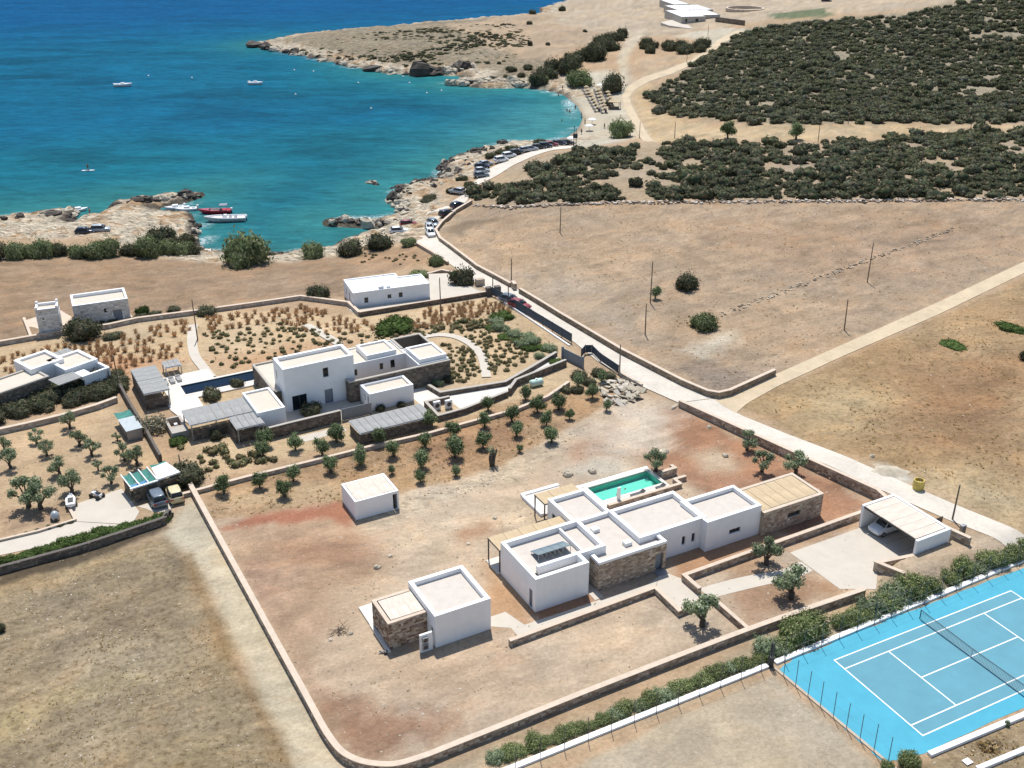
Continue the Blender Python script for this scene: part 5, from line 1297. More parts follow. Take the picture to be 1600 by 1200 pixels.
def crest(W):
    for x, y in ((0, 0), (3.0, 0), (0, 2.8), (3.0, 2.8)): W.box(x, x + .35, y, y + .35, 4.56, 4.9)
    W.box(-.06, 3.41, -.06, 3.21, 3.35, 3.5)
old_house('dovecote', 'square whitewashed stone tower with corner merlons beside the cottage', G(63, 526)[:2], R(20), 3.35, 3.15, 4.5, {'f': [(.8, 1.1, 2.7, 3.0)]}, 4.1, .3, crest)
slab('cottage_terrace', 'structure', [G(*p)[:2] for p in ((38, 502), (49, 528), (94, 522), (150, 512), (208, 498), (200, 488), (118, 500), (92, 486))], -3, hz(*G(90, 505)[:2]) + .12, M['cap'])
stone_wall('terrace_wall', 'low white wall along the cottage terrace', [G(*p)[:2] for p in ((38, 500), (49, 529), (95, 523))], .5, th=.35, pal=PALE, stone=False, core='plaster', cap='cap')
stone_wall('garden_wall', 'long pale dry wall between the cottage and the planted garden', [G(*p)[:2] for p in ((-60, 556), (0, 540), (92, 524), (170, 513), (215, 503), (330, 488), (470, 468), (545, 478), (562, 494))], .8, th=.5, pal=PALE, mortar='mortar', cap='cap')

# ------------------------------------------------------------------ white bungalow above the road
bo = G(553, 482)[:2]; bz = hz(*bo) - .2
bun = thing('bungalow', 'low white bungalow with bright flat roof near the coast road', 'house', (*bo, bz), R(21))
W, RF = MB(), MB()
L_, D_ = 13.6, 7.2
hB = {'f': [(1.9, 2.6, .9, 1.9), (6.0, 6.7, 1.2, 1.9), (8.0, 8.7, 1.1, 2.0)], 'l': [(1.5, 2.2, .9, 1.9), (4, 4.8, .1, 2.1)]}
for k, (a, b) in {'f': ((0, 0), (L_, 0)), 'r': ((L_, 0), (L_, 5.2)), 'b1': ((L_, 5.2), (9.4, 5.2)), 'r2': ((9.4, 5.2), (9.4, D_)), 'b2': ((9.4, D_), (0, D_)), 'l': ((0, D_), (0, 0))}.items(): wallface(W, a, b, -.6, 2.6, hB.get(k, ()))
for k in ((0, L_, 0, .25), (L_ - .25, L_, .25, 5.2), (9.4, L_ - .25, 4.95, 5.2), (9.15, 9.4, 4.95, D_), (0, 9.15, D_ - .25, D_), (0, .25, .25, D_ - .25)): W.box(*k, 2.6, 3.0)
RF.face([(.25, .25, 2.82), (9.15, .25, 2.82), (9.15, D_ - .25, 2.82), (.25, D_ - .25, 2.82)]); RF.face([(9.15, .25, 2.82), (L_ - .25, .25, 2.82), (L_ - .25, 4.95, 2.82), (9.15, 4.95, 2.82)])
W.build('wall', M['plaster'], bun); RF.build('roof', M['white'], bun)
for h in hB['f']: opening(bun, (0, 0), (L_, 0), h)
opening(bun, (0, D_), (0, 0), hB['l'][0]); opening(bun, (0, D_), (0, 0), hB['l'][1], kind='door')
m_ = MB(); m_.box(4.6, 5.5, .3, .8, 2.83, 3.45); m_.build('chimney', M['plaster'], bun)
m_ = MB(); m_.box(6.0, 6.7, .3, .7, 2.83, 3.3); m_.build('chimney', M['plaster'], bun)
m_ = MB(); m_.tube([(6.2, 3, 2.82), (6.2, 3, 5.4)], .03, 4); m_.build('antenna', M['greymetal'], bun)
slab('bungalow_terrace', 'structure', [G(*p)[:2] for p in ((545, 484), (560, 494), (762, 462), (742, 452), (700, 432), (670, 434), (672, 468))], -6, hz(*G(660, 470)[:2]) + .1, M['concrete'])
stone_wall('bungalow_wall', 'white topped boundary wall in front of the bungalow', [G(*p)[:2] for p in ((562, 495), (640, 482), (762, 462))], .9, th=.3, pal=DARK, stone=True, mortar='darkmortar', cap='cap')
stone_wall('bungalow_wall', 'brown stone wall behind the bungalow yard', [G(*p)[:2] for p in ((668, 434), (690, 428), (712, 432))], .9, th=.4, pal=WARM)

# ------------------------------------------------------------------ roadside walls and the shade-cloth fence
stone_wall('field_wall', 'long stone wall between the coast road and the big dry field', [G(*p)[:2] for p in ((737, 318), (712, 333), (690, 352), (681, 364), (688, 377), (746, 421), (798, 449))], .9, th=.45, pal=[alb(160, 140, 116), alb(178, 158, 132), alb(140, 122, 102)], cap='cap')
stone_wall('field_wall', 'brown stone wall along the road ending at the farm track corner', [G(*p)[:2] for p in ((812, 458), (876, 497), (970, 553), (1065, 602), (1105, 619), (1122, 622), (1140, 618), (1210, 586))], 1.0, th=.45, pal=[alb(160, 140, 116), alb(178, 158, 132), alb(140, 122, 102)], cap='cap')
stone_wall('gate_post', 'stone gatepost at the gap in the field wall', [G(801, 449)[:2], G(805, 454)[:2]], 1.3, th=.6, cap='cap', cat='gatepost')
stone_wall('roadside_wall', 'short brown wall beside the coast road by the tamarisks', [G(*p)[:2] for p in ((652, 384), (676, 398), (700, 414))], .7, th=.4, cap='cap')
stone_wall('roadside_wall', 'pale wall along the road by the rubble heap', [G(*p)[:2] for p in ((968, 586), (1003, 606))], .6, th=.35, pal=PALE, cap='cap')
dw = thing('dry_stone_wall', 'ragged low line of grey stones along the scrub edge of the big field', 'wall', G(800, 324)); m_ = MB()
for k in range(900):
    px = 740 + 900 * random.random(); py = np.interp(px, [740, 800, 880, 1000, 1300, 1640], [322, 325, 320, 317, 315, 312]) + random.gauss(0, 1.2); g = G(px, py); w = random.uniform(.12, .38)
    m_.obox((g[0] - dw.location.x, g[1] - dw.location.y, g[2] - dw.location.z + w * .3 + random.uniform(0, .12)), random.uniform(0, 3), w, w * .7, w * .5, random.choice(PALE + DARK + WARM), .22)
m_.build('stones', M['stone'], dw)['kind'] = 'stuff'
M['cloth'] = plain('blue_grey_shade_cloth', alb(78, 92, 106), .8, .1, 1.5)
def cloth_fence(name, lab, pts, h, base=.25):
    P = densify([G(*p)[:2] for p in pts], 2.6); o = thing(name, lab, 'fence', (*P[0], hz(*P[0])))
    Z0 = hz(*P[0]); L = [(p[0] - P[0][0], p[1] - P[0][1], hz(*p) - Z0) for p in P]
    for a in L:
        m_ = MB(); m_.box(a[0] - .05, a[0] + .05, a[1] - .05, a[1] + .05, a[2] - .2, a[2] + h + .05); m_.build('post', M['metal'], o)
    for a, b in zip(L[:-1], L[1:]):
        d = Vector((b[0] - a[0], b[1] - a[1])).normalized(); n_ = Vector((d.y, -d.x)) * .02; m_ = MB()
        q = [(a[0] + d.x * .06 + s * n_.x, a[1] + d.y * .06 + s * n_.y, a[2]) for s in (1,)] 
        A0 = Vector((a[0] + d.x * .06, a[1] + d.y * .06)); B0 = Vector((b[0] - d.x * .06, b[1] - d.y * .06))
        vs = [(*(A0 + n_), a[2] + base), (*(B0 + n_), b[2] + base), (*(B0 - n_), b[2] + base), (*(A0 - n_), a[2] + base), (*(A0 + n_), a[2] + h), (*(B0 + n_), b[2] + h), (*(B0 - n_), b[2] + h), (*(A0 - n_), a[2] + h)]
        m_.raw(vs, [(0, 1, 5, 4), (1, 2, 6, 5), (2, 3, 7, 6), (3, 0, 4, 7), (4, 5, 6, 7), (3, 2, 1, 0)]); m_.build('panel', M['cloth'], o)
cloth_fence('screen_fence', 'long dark screen fence between the planted garden and the road', [(766, 462), (774, 465), (834, 501), (893, 537)], 1.7)
cloth_fence('screen_fence', 'curved dark screen fence from the neighbour gate to the roadside pole', [(908, 560), (914, 553), (925, 553), (938, 566), (966, 585)], 1.5)
ng = thing('entrance_gate', 'grey solid entrance gate of the neighbour drive beside the road', 'gate', G(880, 560), R(-52))
for k in range(9):
    m_ = MB(); m_.box(k * .48, k * .48 + .46, -.04, .04, .05, 1.7); m_.build('board', M['doorgrey'], ng)
m_ = MB(); m_.box(-.3, -.02, -.15, .15, -.2, 1.9); m_.build('post', M['doorgrey'], ng); m_ = MB(); m_.box(4.32, 4.6, -.15, .15, -.2, 1.9); m_.build('post', M['doorgrey'], ng)
kerb('white_kerb', 'white kerb at the foot of the long screen fence', G(778, 468)[:2], G(890, 541)[:2], .3, .35, 'white', z=hz(*G(834, 503)[:2]) - .1)
gb_ = thing('gate_pillar', 'dark stone gate block at the bungalow corner of the road', 'gate pillar', G(764, 462), R(20))
for x in (0, 1.6):
    m_ = MB(); m_.box(x - .5, x + .5, -.5, .5, -.2, 1.6); m_.build('pillar', M['darkmortar'], gb_, bevel=.04)
bx_ = thing('stone_bin_shelter', 'small brown stone shelter beside the tamarisk on the road', 'shelter', G(750, 446), R(20)); m_ = MB(); m_.box(-.8, .8, -.5, .5, -.2, 1.3); m_.build('wall', M['mortar'], bx_, bevel=.08)

# ------------------------------------------------------------------ left plot: pergola garage, tin shack, terrace
GO, GA = (-44.4, 108.1), R(36)
gar = thing('stone_garage', 'stone walled shelter with white slab roof and green shade net', 'shelter', (*GO, 0), GA)
S, C = MB(), MB()
for a, b in (((0, 0), (5.6, 0)), ((5.6, 0), (5.6, 3.6)), ((0, 3.6), (0, 1.2))): wallface(C, a, b, -.2, 1.85); wallface(C, b, a, -.2, 1.85); stones(S, a, b, 0, 1.85, (), DARK + [alb(150, 124, 98)], .34)
C.build('stone_wall_core', M['darkmortar'], gar); S.build('stonework', M['stone'], gar)['kind'] = 'stuff'
m_ = MB(); m_.raw([(3.0, -.12, 1.95), (5.75, -.12, 2.05), (5.2, 3.2, 2.05), (3.3, 3.0, 1.95), (3.0, -.12, 2.15), (5.75, -.12, 2.25), (5.2, 3.2, 2.25), (3.3, 3.0, 2.15)], [(0, 1, 5, 4), (1, 2, 6, 5), (2, 3, 7, 6), (3, 0, 4, 7), (4, 5, 6, 7), (3, 2, 1, 0)]); m_.build('roof_slab', M['white'], gar)
m_ = MB(); m_.box(-.3, 3.0, -.15, .1, 1.86, 2.02); m_.build('roof_edge', M['white'], gar)
M['netgreen'] = plain('green_shade_net', (0.02, 0.16, 0.13), .7, .35, 1.6); M['netblue'] = plain('blue_tarpaulin', (0.05, 0.20, 0.36), .6, .25, 1.5)
def netsheet(mb, x0, x1, y0, y1, z, sag=.12, n=6):
    vs = [(x0 + (x1 - x0) * i / n, y0 + (y1 - y0) * j / n, z - sag * math.sin(math.pi * i / n) + random.uniform(-.03, .03)) for i in range(n + 1) for j in range(n + 1)]
    mb.raw(vs, [(i * (n + 1) + j, (i + 1) * (n + 1) + j, (i + 1) * (n + 1) + j + 1, i * (n + 1) + j + 1) for i in range(n) for j in range(n)])
for k in range(3):
    m_ = MB(); netsheet(m_, -.2 + k * 1.05, .8 + k * 1.05, 1.0 if k < 2 else .3, 3.6, 1.95); m_.build('shade_net', M['netgreen'], gar)
m_ = MB(); netsheet(m_, -.2, 1.9, .1, .98, 1.95); m_.build('tarpaulin', M['netblue'], gar)
m_ = MB(); netsheet(m_, 3.4, 5.3, 3.1, 4.1, 1.95); m_.build('shade_net', M['netgreen'], gar)
for k in range(4):
    m_ = MB(); m_.box(-.25 + k * 1.05, -.13 + k * 1.05, .1, 3.7, 2.0, 2.1); m_.build('beam', M['white'], gar)
shk = thing('tin_shack', 'small corrugated tin shack with green net behind the olive grove', 'shack', (-49.95, 122.9, 0), R(33))
for k in range(8):
    m_ = MB(); m_.box(k * .24, k * .24 + .225, -.03 - .02 * (k % 2), 0, 0, 1.5); m_.build('wall_sheet', M['greymetal'], shk)
m_ = MB()
for a, b in (((0, 3.9), (0, .02)), ((1.92, .02), (1.92, 3.9)), ((1.92, 3.9), (0, 3.9))): wallface(m_, a, b, 0, 1.5); wallface(m_, b, a, 0, 1.5)
m_.build('wall', M['greymetal'], shk)
M['asbestos'] = plain('pale_corrugated_roof', alb(196, 206, 208), .7, .1, 2)
for k in range(6):
    m_ = MB(); m_.raw([(-.1, -.1 + k * .66, 1.56 + .01 * (k % 2)), (2.05, -.1 + k * .66, 1.56 + .01 * (k % 2)), (2.05, .55 + k * .66, 1.6 + .01 * (k % 2)), (-.1, .55 + k * .66, 1.6 + .01 * (k % 2))], [(0, 1, 2, 3)]); m_.build('roof_sheet', M['asbestos'], shk)
m_ = MB(); netsheet(m_, -.1, 2.0, 3.95, 6.0, 1.6); m_.build('shade_net', M['netgreen'], shk)
slab('terrace_slab', 'structure', [G(*p)[:2] for p in ((107, 792), (190, 764), (218, 800), (206, 820), (118, 815))], -.2, .05, M['concrete'])
slab('terrace_slab', 'structure', [G(*p)[:2] for p in ((-60, 870), (0, 848), (118, 815.5), (200, 820.5), (130, 840), (0, 868), (-60, 886))], -.2, .04, M['concrete'])
slab('parking_slab', 'structure', [G(*p)[:2] for p in ((215, 792), (255, 779), (285, 776), (262, 800), (240, 800), (228, 795))], -.2, .03, M['concrete'])
stone_wall('grove_wall', 'pale dry stone wall at the top of the olive grove', [G(*p)[:2] for p in ((-40, 688), (0, 678), (45, 668), (95, 656), (150, 640), (183, 628))], .8, th=.5, pal=PALE, cap='cap', cat='wall')
stone_wall('boundary_wall', 'narrow brown wall running down from the tin shack to the garage', [G(*p)[:2] for p in ((186, 605), (205, 640), (228, 678), (252, 722))], 1.1, th=.3, pal=DARK, mortar='darkmortar', cap=None)
stone_wall('terrace_kerb', 'thin dark edged kerb along the driveway below the olive grove', [G(*p)[:2] for p in ((-60, 868), (0, 846), (60, 832), (118, 814), (107, 792))], .3, th=.25, stone=False, core='concrete', cap='cap', cat='kerb')
stone_wall('hedge_kerb', 'dark low retaining wall under the hedge beside the lower field', [G(*p)[:2] for p in ((-80, 918), (0, 896), (60, 880), (130, 861), (200, 838), (258, 818), (263, 806))], .9, th=.4, pal=DARK, mortar='darkmortar', cap=None)

# ------------------------------------------------------------------ far house group above the beach
def far_house(lab, px, ang, boxes, mat='plaster', name='house'):
    g = G(*px); r = thing(name, lab, 'house', g, ang); W, RF = MB(), MB()
    for (u0, u1, v0, v1, h, hs) in boxes:
        hbox(W, RF, u0, u1, v0, v1, h, h - .15, .3, {'f': hs}, -2)
        for q in hs: opening(r, (u0, v0), (u1, v0), q, kind='window')
    W.build('wall', M[mat], r); RF.build('roof', M['white'], r); return r
M['greyrender'] = plain('grey_cement_render', alb(206, 198, 186), .85, .1, .6, stain=.3)
far_house('grey walled house with broad white roof above the beach', (1064, 38), R(10), [(0, 12, 0, 26, 3.4, [(2, 3, 1, 2.4), (7, 8.4, 1, 2.4)]), (12.01, 22, 8, 30, 3.0, [])], 'greyrender')
far_house('long low grey outbuilding behind the broad white roofed house', (1060, 26), R(12), [(0, 18, 0, 22, 3.0, [])], 'greyrender')
far_house('small white roofed shed at the far end of the bay road', (1052, 17), R(12), [(0, 9, 0, 22, 3.2, [])], 'greyrender')
slab('far_terrace', 'structure', [G(*p)[:2] for p in ((1032, 39), (1050, 33), (1064, 38), (1090, 41), (1076, 45), (1045, 43))], -8, hz(*G(1060, 40)[:2]) + .5, M['concrete'])
stone_wall('far_wall', 'dark garden wall right of the far grey house', [G(*p)[:2] for p in ((1118, 34), (1140, 37), (1163, 40))], 2.2, th=.5, pal=DARK, mortar='darkmortar', cap=None, size=.8)
rg_ = thing('threshing_floor', 'pale circular stone ring on the far field', 'stone ring', G(1164, 16))
for k in range(22):
    a = k * 2 * math.pi / 22; m_ = MB(); m_.obox((9 * math.cos(a), 9 * math.sin(a), .5), a + 1.57, 1.25, .5, .7, jit=.03); m_.build('stone', M['cap'], rg_)
# ------------------------------------------------------------------ plants
rng = np.random.default_rng(11)
def leaf_arrays(lobes, n, size, pal, seed, shell=0.55, up=0.15, aspect=0.55):
    """n small leaf faces spread through lobes (x, y, z, rx, ry, rz); returns vertices, quads and colours"""
    r = np.random.default_rng(seed); lb = np.array(lobes, float)
    w = (lb[:, 3] * lb[:, 4] * lb[:, 5]) ** 0.7; w /= w.sum()
    k = r.choice(len(lb), n, p=w); d = r.normal(size=(n, 3)); d /= np.linalg.norm(d, axis=1)[:, None]
    rad = shell + (1 - shell) * r.random(n) ** 0.6
    wob = 1 + 0.24 * np.sin(d[:, 0] * 5 + k) * np.sin(d[:, 1] * 4 - k) + r.normal(size=n) * 0.09
    P = lb[k, :3] + d * lb[k, 3:6] * (rad * wob)[:, None]
    nrm = d + r.normal(size=(n, 3)) * 0.5 + np.array((0, 0, up)); nrm /= np.linalg.norm(nrm, axis=1)[:, None]
    a = np.cross(nrm, r.normal(size=(n, 3))); a /= np.linalg.norm(a, axis=1)[:, None]; b = np.cross(nrm, a)
    s = size * (0.6 + 0.8 * r.random(n))[:, None]
    V = np.stack([P - a * s, P - b * s * aspect, P + a * s, P + b * s * aspect], 1).reshape(-1, 3)
    F = np.arange(4 * n).reshape(-1, 4)
    pal = np.array(pal); C = pal[r.integers(0, len(pal), n)] * (0.7 + 0.6 * r.random(n))[:, None]
    return V, F, C
def arr_mesh(name, V, F, C, mat):
    me = bpy.data.meshes.new(name)
    nv, nf = len(V), len(F)
    me.vertices.add(nv); me.vertices.foreach_set('co', np.ascontiguousarray(V, float).ravel())
    me.loops.add(nf * 4); me.loops.foreach_set('vertex_index', F.ravel().astype(np.int32))
    me.polygons.add(nf); me.polygons.foreach_set('loop_start', np.arange(0, nf * 4, 4, dtype=np.int32)); me.polygons.foreach_set('loop_total', np.full(nf, 4, np.int32))
    me.update(calc_edges=True)
    at = me.color_attributes.new('col', 'FLOAT_COLOR', 'CORNER')
    at.data.foreach_set('color', np.repeat(np.concatenate([C, np.ones((nf, 1))], 1), 4, axis=0).ravel())
    me.materials.append(mat)
    return me
M['leaf'] = leafmat('leaves'); M['bark'] = plain('grey_bark', (0.085, 0.07, 0.055), .95, .3, 4, bmp=.5, coord='Object')
def P_(*cs, k=1.75): return [tuple(k * x for x in alb(*c)) for c in cs]
OLIVE = P_(*((126, 134, 106), (140, 146, 122)), (118, 128, 98), (134, 142, 116), (96, 110, 76), (106, 120, 90))
SCRUB = P_(*[(int(a*.97), int(b*.96), int(c*.98)) for a, b, c in ((76, 84, 60), (64, 72, 52), (90, 94, 72), (70, 78, 62), (98, 98, 80), (84, 80, 62), (112, 104, 82))], k=1.8)
TAMA = P_((112, 122, 86), (98, 108, 74), (130, 134, 104), (88, 98, 66))
HEDGE = P_((104, 116, 74), (90, 104, 64), (122, 128, 88), (80, 94, 58), (140, 140, 104), k=1.9)
LUSH = P_((80, 98, 56), (68, 86, 48), (96, 112, 66), k=1.45)
DRY = P_((190, 156, 118), (176, 140, 104), (204, 172, 134), (164, 132, 100), k=1.35)
CUSH = P_((118, 116, 84), (104, 104, 78), (132, 122, 92), (92, 96, 66), (126, 110, 84), k=1.5)
def lobes_dome(r, seed, n=5, flat=0.7, rx=1.0):
    q = random.Random(seed); L = [(0, 0, .35 * flat * r, .75 * r, .75 * r, .62 * flat * r)]
    for i in range(n):
        a = i * 2 * math.pi / n + q.uniform(-.4, .4); d = q.uniform(.35, .62) * r; s = q.uniform(.32, .5) * r
        L.append((d * math.cos(a), d * math.sin(a), q.uniform(.15, .55) * flat * r, s, s, s * flat * q.uniform(.7, 1.1)))
    return L
def blob(lobes, pal, seed, k=.72, nu=8, nv=5):
    """leafy solid hearts of the lobes so that a shrub is not see-through"""
    q = np.random.default_rng(seed); Vs, Fs, Cs = [], [], []; o = 0
    for lb in lobes:
        th = np.linspace(0, 2 * np.pi, nu, endpoint=False); ph = np.linspace(-1.2, 1.35, nv)
        T, Ph = np.meshgrid(th, ph); w = k * (0.85 + .3 * q.random(T.shape))
        V = np.stack([lb[0] + lb[3] * w * np.cos(Ph) * np.cos(T), lb[1] + lb[4] * w * np.cos(Ph) * np.sin(T), lb[2] + lb[5] * w * np.sin(Ph)], -1).reshape(-1, 3)
        F = [(i * nu + j, i * nu + (j + 1) % nu, (i + 1) * nu + (j + 1) % nu, (i + 1) * nu + j) for i in range(nv - 1) for j in range(nu)]
        Vs.append(V); Fs.append(np.array(F) + o); o += len(V)
        p = np.array(pal); Cs.append(p[q.integers(0, len(p), len(F))] * (.8 + .4 * q.random(len(F)))[:, None])
    return np.concatenate(Vs), np.concatenate(Fs), np.concatenate(Cs)
def join(*A):
    V, F, C = [], [], []; o = 0
    for v, f, c in A:
        V.append(v); F.append(f + o); C.append(c); o += len(v)
    return np.concatenate(V), np.concatenate(F), np.concatenate(C)
def shrub_arrays(pal, seed, n=150, size=.2, flat=.75, nl=5):
    lb = lobes_dome(1.0, seed, nl, flat)
    return join(leaf_arrays(lb, n, size, pal, seed, .7), blob(lb, pal, seed + 1, .8, 7, 4))
SHR = [shrub_arrays(SCRUB, 100 + i, 125, .125, random.uniform(.62, .9), 4 + i % 3) for i in range(6)]
SHRM = [arr_mesh('shrub', *a, M['leaf']) for a in SHR]
BIG = {}
def big(nm, pal, seed, n, size, flat, cnt=3, nl=7, core=.72):
    out = []
    for i in range(cnt):
        lb = lobes_dome(1.0, seed + i, nl, flat)
        out.append(arr_mesh(nm, *join(leaf_arrays(lb, n, size, pal, seed + i, .62), blob(lb, pal, seed + i, core, 9, 5)), M['leaf']))
    BIG[nm] = out
big('tamarisk', TAMA, 200, 2200, .055, .85); big('evergreen', SCRUB, 220, 2000, .06, .8); big('hedge', HEDGE, 240, 3200, .05, .95, 4, 9, .48); big('lush', LUSH, 260, 1800, .055, .45)
big('olive_bush', OLIVE, 280, 1700, .055, .95, 3, 6, .55); big('grey_tree', P_((136, 128, 112), (120, 114, 96), (104, 104, 84)), 300, 800, .075, .8, 1, 7, .3)
def olive_parts(seed, nl=6, n=900, size=.17):
    """an olive: gnarled trunk splitting into limbs that carry separate leaf clumps; about 3 m tall"""
    q = random.Random(seed); mb = MB(); lobes = []
    mb.tube([(0, 0, -.2), (q.uniform(-.08, .08), q.uniform(-.08, .08), .35), (q.uniform(-.12, .12), q.uniform(-.12, .12), .6)], .24, 7, .17)
    for i in range(nl):
        a = i * 2 * math.pi / nl + q.uniform(-.5, .5); d = q.uniform(.6, 1.15); z = q.uniform(1.0, 2.1)
        if i == 0: d = .2; z = 2.3
        e = (d * math.cos(a), d * math.sin(a), z)
        mb.tube([(0, 0, .45), (e[0] * .4, e[1] * .4, .5 + (z - .5) * .5), e], .1, 5, .035)
        s = q.uniform(.42, .68); lobes.append((e[0], e[1], z + .1, s, s, s * q.uniform(.7, .95)))
    return mb, lobes
OLV = []
for i in range(5):
    mb, lb = olive_parts(400 + i, 5 + i % 3)
    t = mb.mesh('trunk', True); t.materials.append(M['bark'])
    OLV.append((t, arr_mesh('crown', *join(leaf_arrays(lb, 1500, .105, OLIVE, 500 + i, .3), blob(lb, OLIVE, 510 + i, .42, 6, 4)), M['leaf'])))
RND = []
for i in range(4):                                  # clipped round olives of the orchard strip
    q = random.Random(600 + i); lb = [(0, 0, 1.2, .82, .82, .9)] + [(q.uniform(-.55, .55), q.uniform(-.55, .55), q.uniform(.75, 2.0), .48, .48, .5) for _ in range(6)]
    mb = MB(); mb.tube([(0, 0, -.2), (.05, 0, .5), (0, .05, 1.3)], .13, 6, .08)
    for k in range(4): mb.tube([(0, 0, .7), (lb[k + 1][0] * .9, lb[k + 1][1] * .9, lb[k + 1][2])], .06, 5, .025)
    t = mb.mesh('trunk', True); t.materials.append(M['bark'])
    RND.append((t, arr_mesh('crown', *join(leaf_arrays(lb, 1400, .095, P_((104, 116, 84), (118, 128, 98), (88, 100, 68)), 610 + i, .5), blob(lb, P_((84, 98, 64)), 620 + i, .6, 7, 5)), M['leaf'])))
def tree(name, label, px, py, kind, sc, group=None, cat='tree', at=None):
    g = at or G(px, py); r = thing(name, label, cat, g, random.uniform(0, 6.28), group)
    t, c = random.choice(kind)
    obj_from('trunk', t, r, sc=sc); obj_from('crown', c, r, sc=sc)
    return r
def bush(name, label, px, py, wpx, kind, group=None, cat='shrub', hs=1.0, at=None, asp=1.0):
    g = at or G(px, py); r = wpx * (g[1] * CP + (CAMH - g[2]) * SP) / FPX / 2
    if kind in ('tamarisk', 'evergreen') and g[1] > 170: hs *= 1.55
    o = obj_from(name, random.choice(BIG[kind] if isinstance(kind, str) else kind), None, (g[0], g[1], g[2] - .03 * r), random.uniform(0, 6.28), (r, r * asp, r * hs))
    return tag(o, label, cat, group)
def Z5(x, y): return (180 + x / 4, 480 + y / 4)
def Z6(x, y): return (480 + x / 4, 480 + y / 4)
def Z8(x, y): return (x / 4, 620 + y / 4)
# olives of the villa garden
for u, v, s, lb in ((13.45, -9.65, 1.35, 'old olive tree in the sandy corner of the front garden'), (25.87, -4.57, 1.35, 'old olive tree beside the garden path nearest the villa'), (24.2, -10.4, 1.45, 'old olive tree with red earth ring near the front wall'),
                    (26.9, 17.3, 1.1, 'old olive tree at the end of the pool'), (40.3, 16.2, 1.0, 'small olive tree nearest the road junction on red earth'), (38.4, 11.0, 1.05, 'small olive tree beside a pale boulder on red earth'), (41.5, 8.4, 1.2, 'olive tree by the roadside retaining wall')):
    tree('olive_tree', lb, 0, 0, OLV, s, 'olive trees of the villa', at=(*vil(u, v), 0))
deadp = vthing('tree_stump', 'bare gnarled old olive trunk with sparse leaves at the orchard edge', 'tree trunk', 0, 0)
g = G(769, 727); deadp.location = g
mb = MB()
for k in range(5): mb.tube([(0, 0, -.1), (random.uniform(-.3, .3), random.uniform(-.3, .3), .9), (random.uniform(-.8, .8), random.uniform(-.8, .8), random.uniform(1.5, 2.6))], .32, 6, .08)
mb.build('trunk', M['bark'], deadp, True); obj_from('crown', arr_mesh('crown', *leaf_arrays([(0, 0, 2.2, .7, .7, .5), (.5, .2, 1.7, .4, .4, .4)], 160, .12, OLIVE, 5, .2), M['leaf']), deadp)
# orchard strip
orch = [(680, 1165, 5), (905, 1130, 5), (1060, 1185, 5), (1115, 1085, 5), (1350, 1030, 5), (1530, 985, 5), (1295, 925, 5), (1130, 895, 5), (925, 935, 5), (940, 870, 5), (1385, 845, 5),
        (540, 935, 6), (735, 880, 6), (715, 1005, 6), (925, 940, 6, 1.3), (915, 812, 6), (1280, 715, 6), (1130, 650, 6), (1310, 808, 6), (1110, 755, 6), (1100, 880, 6), (1440, 660, 6), (1495, 738, 6), (1525, 850, 6), (1365, 580, 6),
        (930, 1055, 6, .7), (710, 1095, 6, .75), (530, 1045, 6, .5), (1330, 905, 6, .5), (765, 750, 6), (455, 860, 6), (180, 835, 6), (1575, 640, 6)]
for e in orch:
    px, py = (Z5 if e[2] == 5 else Z6)(e[0], e[1]); s = (e[3] if len(e) > 3 else 1.0) * random.uniform(.98, 1.22)
    tree('olive_tree', 'round clipped olive tree in the brown orchard strip between the villas', px, py, RND, s, 'round olives of the orchard strip')
for px, py, s in ((925, 622, 1.0), (872, 640, .95), (948, 642, .8), (903, 605, 1.0), (940, 598, .9), (862, 690, .8), (890, 655, .7)):
    tree('olive_tree', 'round clipped olive tree in the brown orchard strip between the villas', px, py, RND, s, 'round olives of the orchard strip')
# left grove
for x, y, s in ((65, 445, 1.2), (30, 340, 1.0), (230, 290, 1.0), (292, 368, 1.05), (500, 310, 1.1), (575, 370, 1.1), (375, 490, 1.2), (440, 200, 1.2), (455, 610, 1.55), (180, 690, 1.9), (260, 700, 1.7), (615, 458, .6), (697, 540, 1.1), (780, 400, 1.2), (860, 430, 1.3), (735, 275, .6)):
    px, py = Z8(x, y)
    tree('olive_tree', 'open crowned olive tree standing in the sandy grove at left', px, py, OLV, s * .78, 'olives of the sandy grove')
ORD = ['first', 'second', 'third', 'fourth', 'fifth', 'sixth', 'seventh', 'eighth', 'ninth', 'tenth', 'eleventh', 'twelfth', 'thirteenth', 'fourteenth', 'fifteenth', 'sixteenth', 'seventeenth', 'eighteenth', 'nineteenth', 'twentieth']
def ordinal(group, fmt):
    A = sorted([o for o in COL.objects if o.get('group') == group], key=lambda o: o.location.x / (o.location.y + 30))
    for k, o in enumerate(A[:20]): o['label'] = fmt % ORD[k]
bush('round_tree', 'dense dark round tree beside the stone walled shelter', 291, 752, 76, 'evergreen', hs=1.15, cat='tree')
bush('grey_tree', 'bare grey brown tree between shack and pergola', 240, 672, 60, 'grey_tree', hs=1.2, cat='tree')
bush('round_tree', 'round dark green tree in the courtyard of the two-storey villa', 484, 646, 40, 'evergreen', hs=1.3, cat='tree')
bush('fig_tree', 'broad dark tree in front of the old cottage', 130, 527, 74, 'evergreen', hs=1.2, cat='tree'); bush('shrub', 'green shrub below the cottage terrace', 176, 528, 40, 'evergreen', hs=.6)
bush('small_tree', 'small green tree right of the old cottage', 223, 490, 26, 'lush', hs=2.2, cat='tree'); bush('round_shrub', 'round dark shrub on the garden wall line', 323, 490, 42, 'evergreen', hs=.9)
bush('field_tree', 'dark round tree at the left frame edge in the lower field', -2, 985, 26, 'evergreen', hs=1.4, cat='tree')
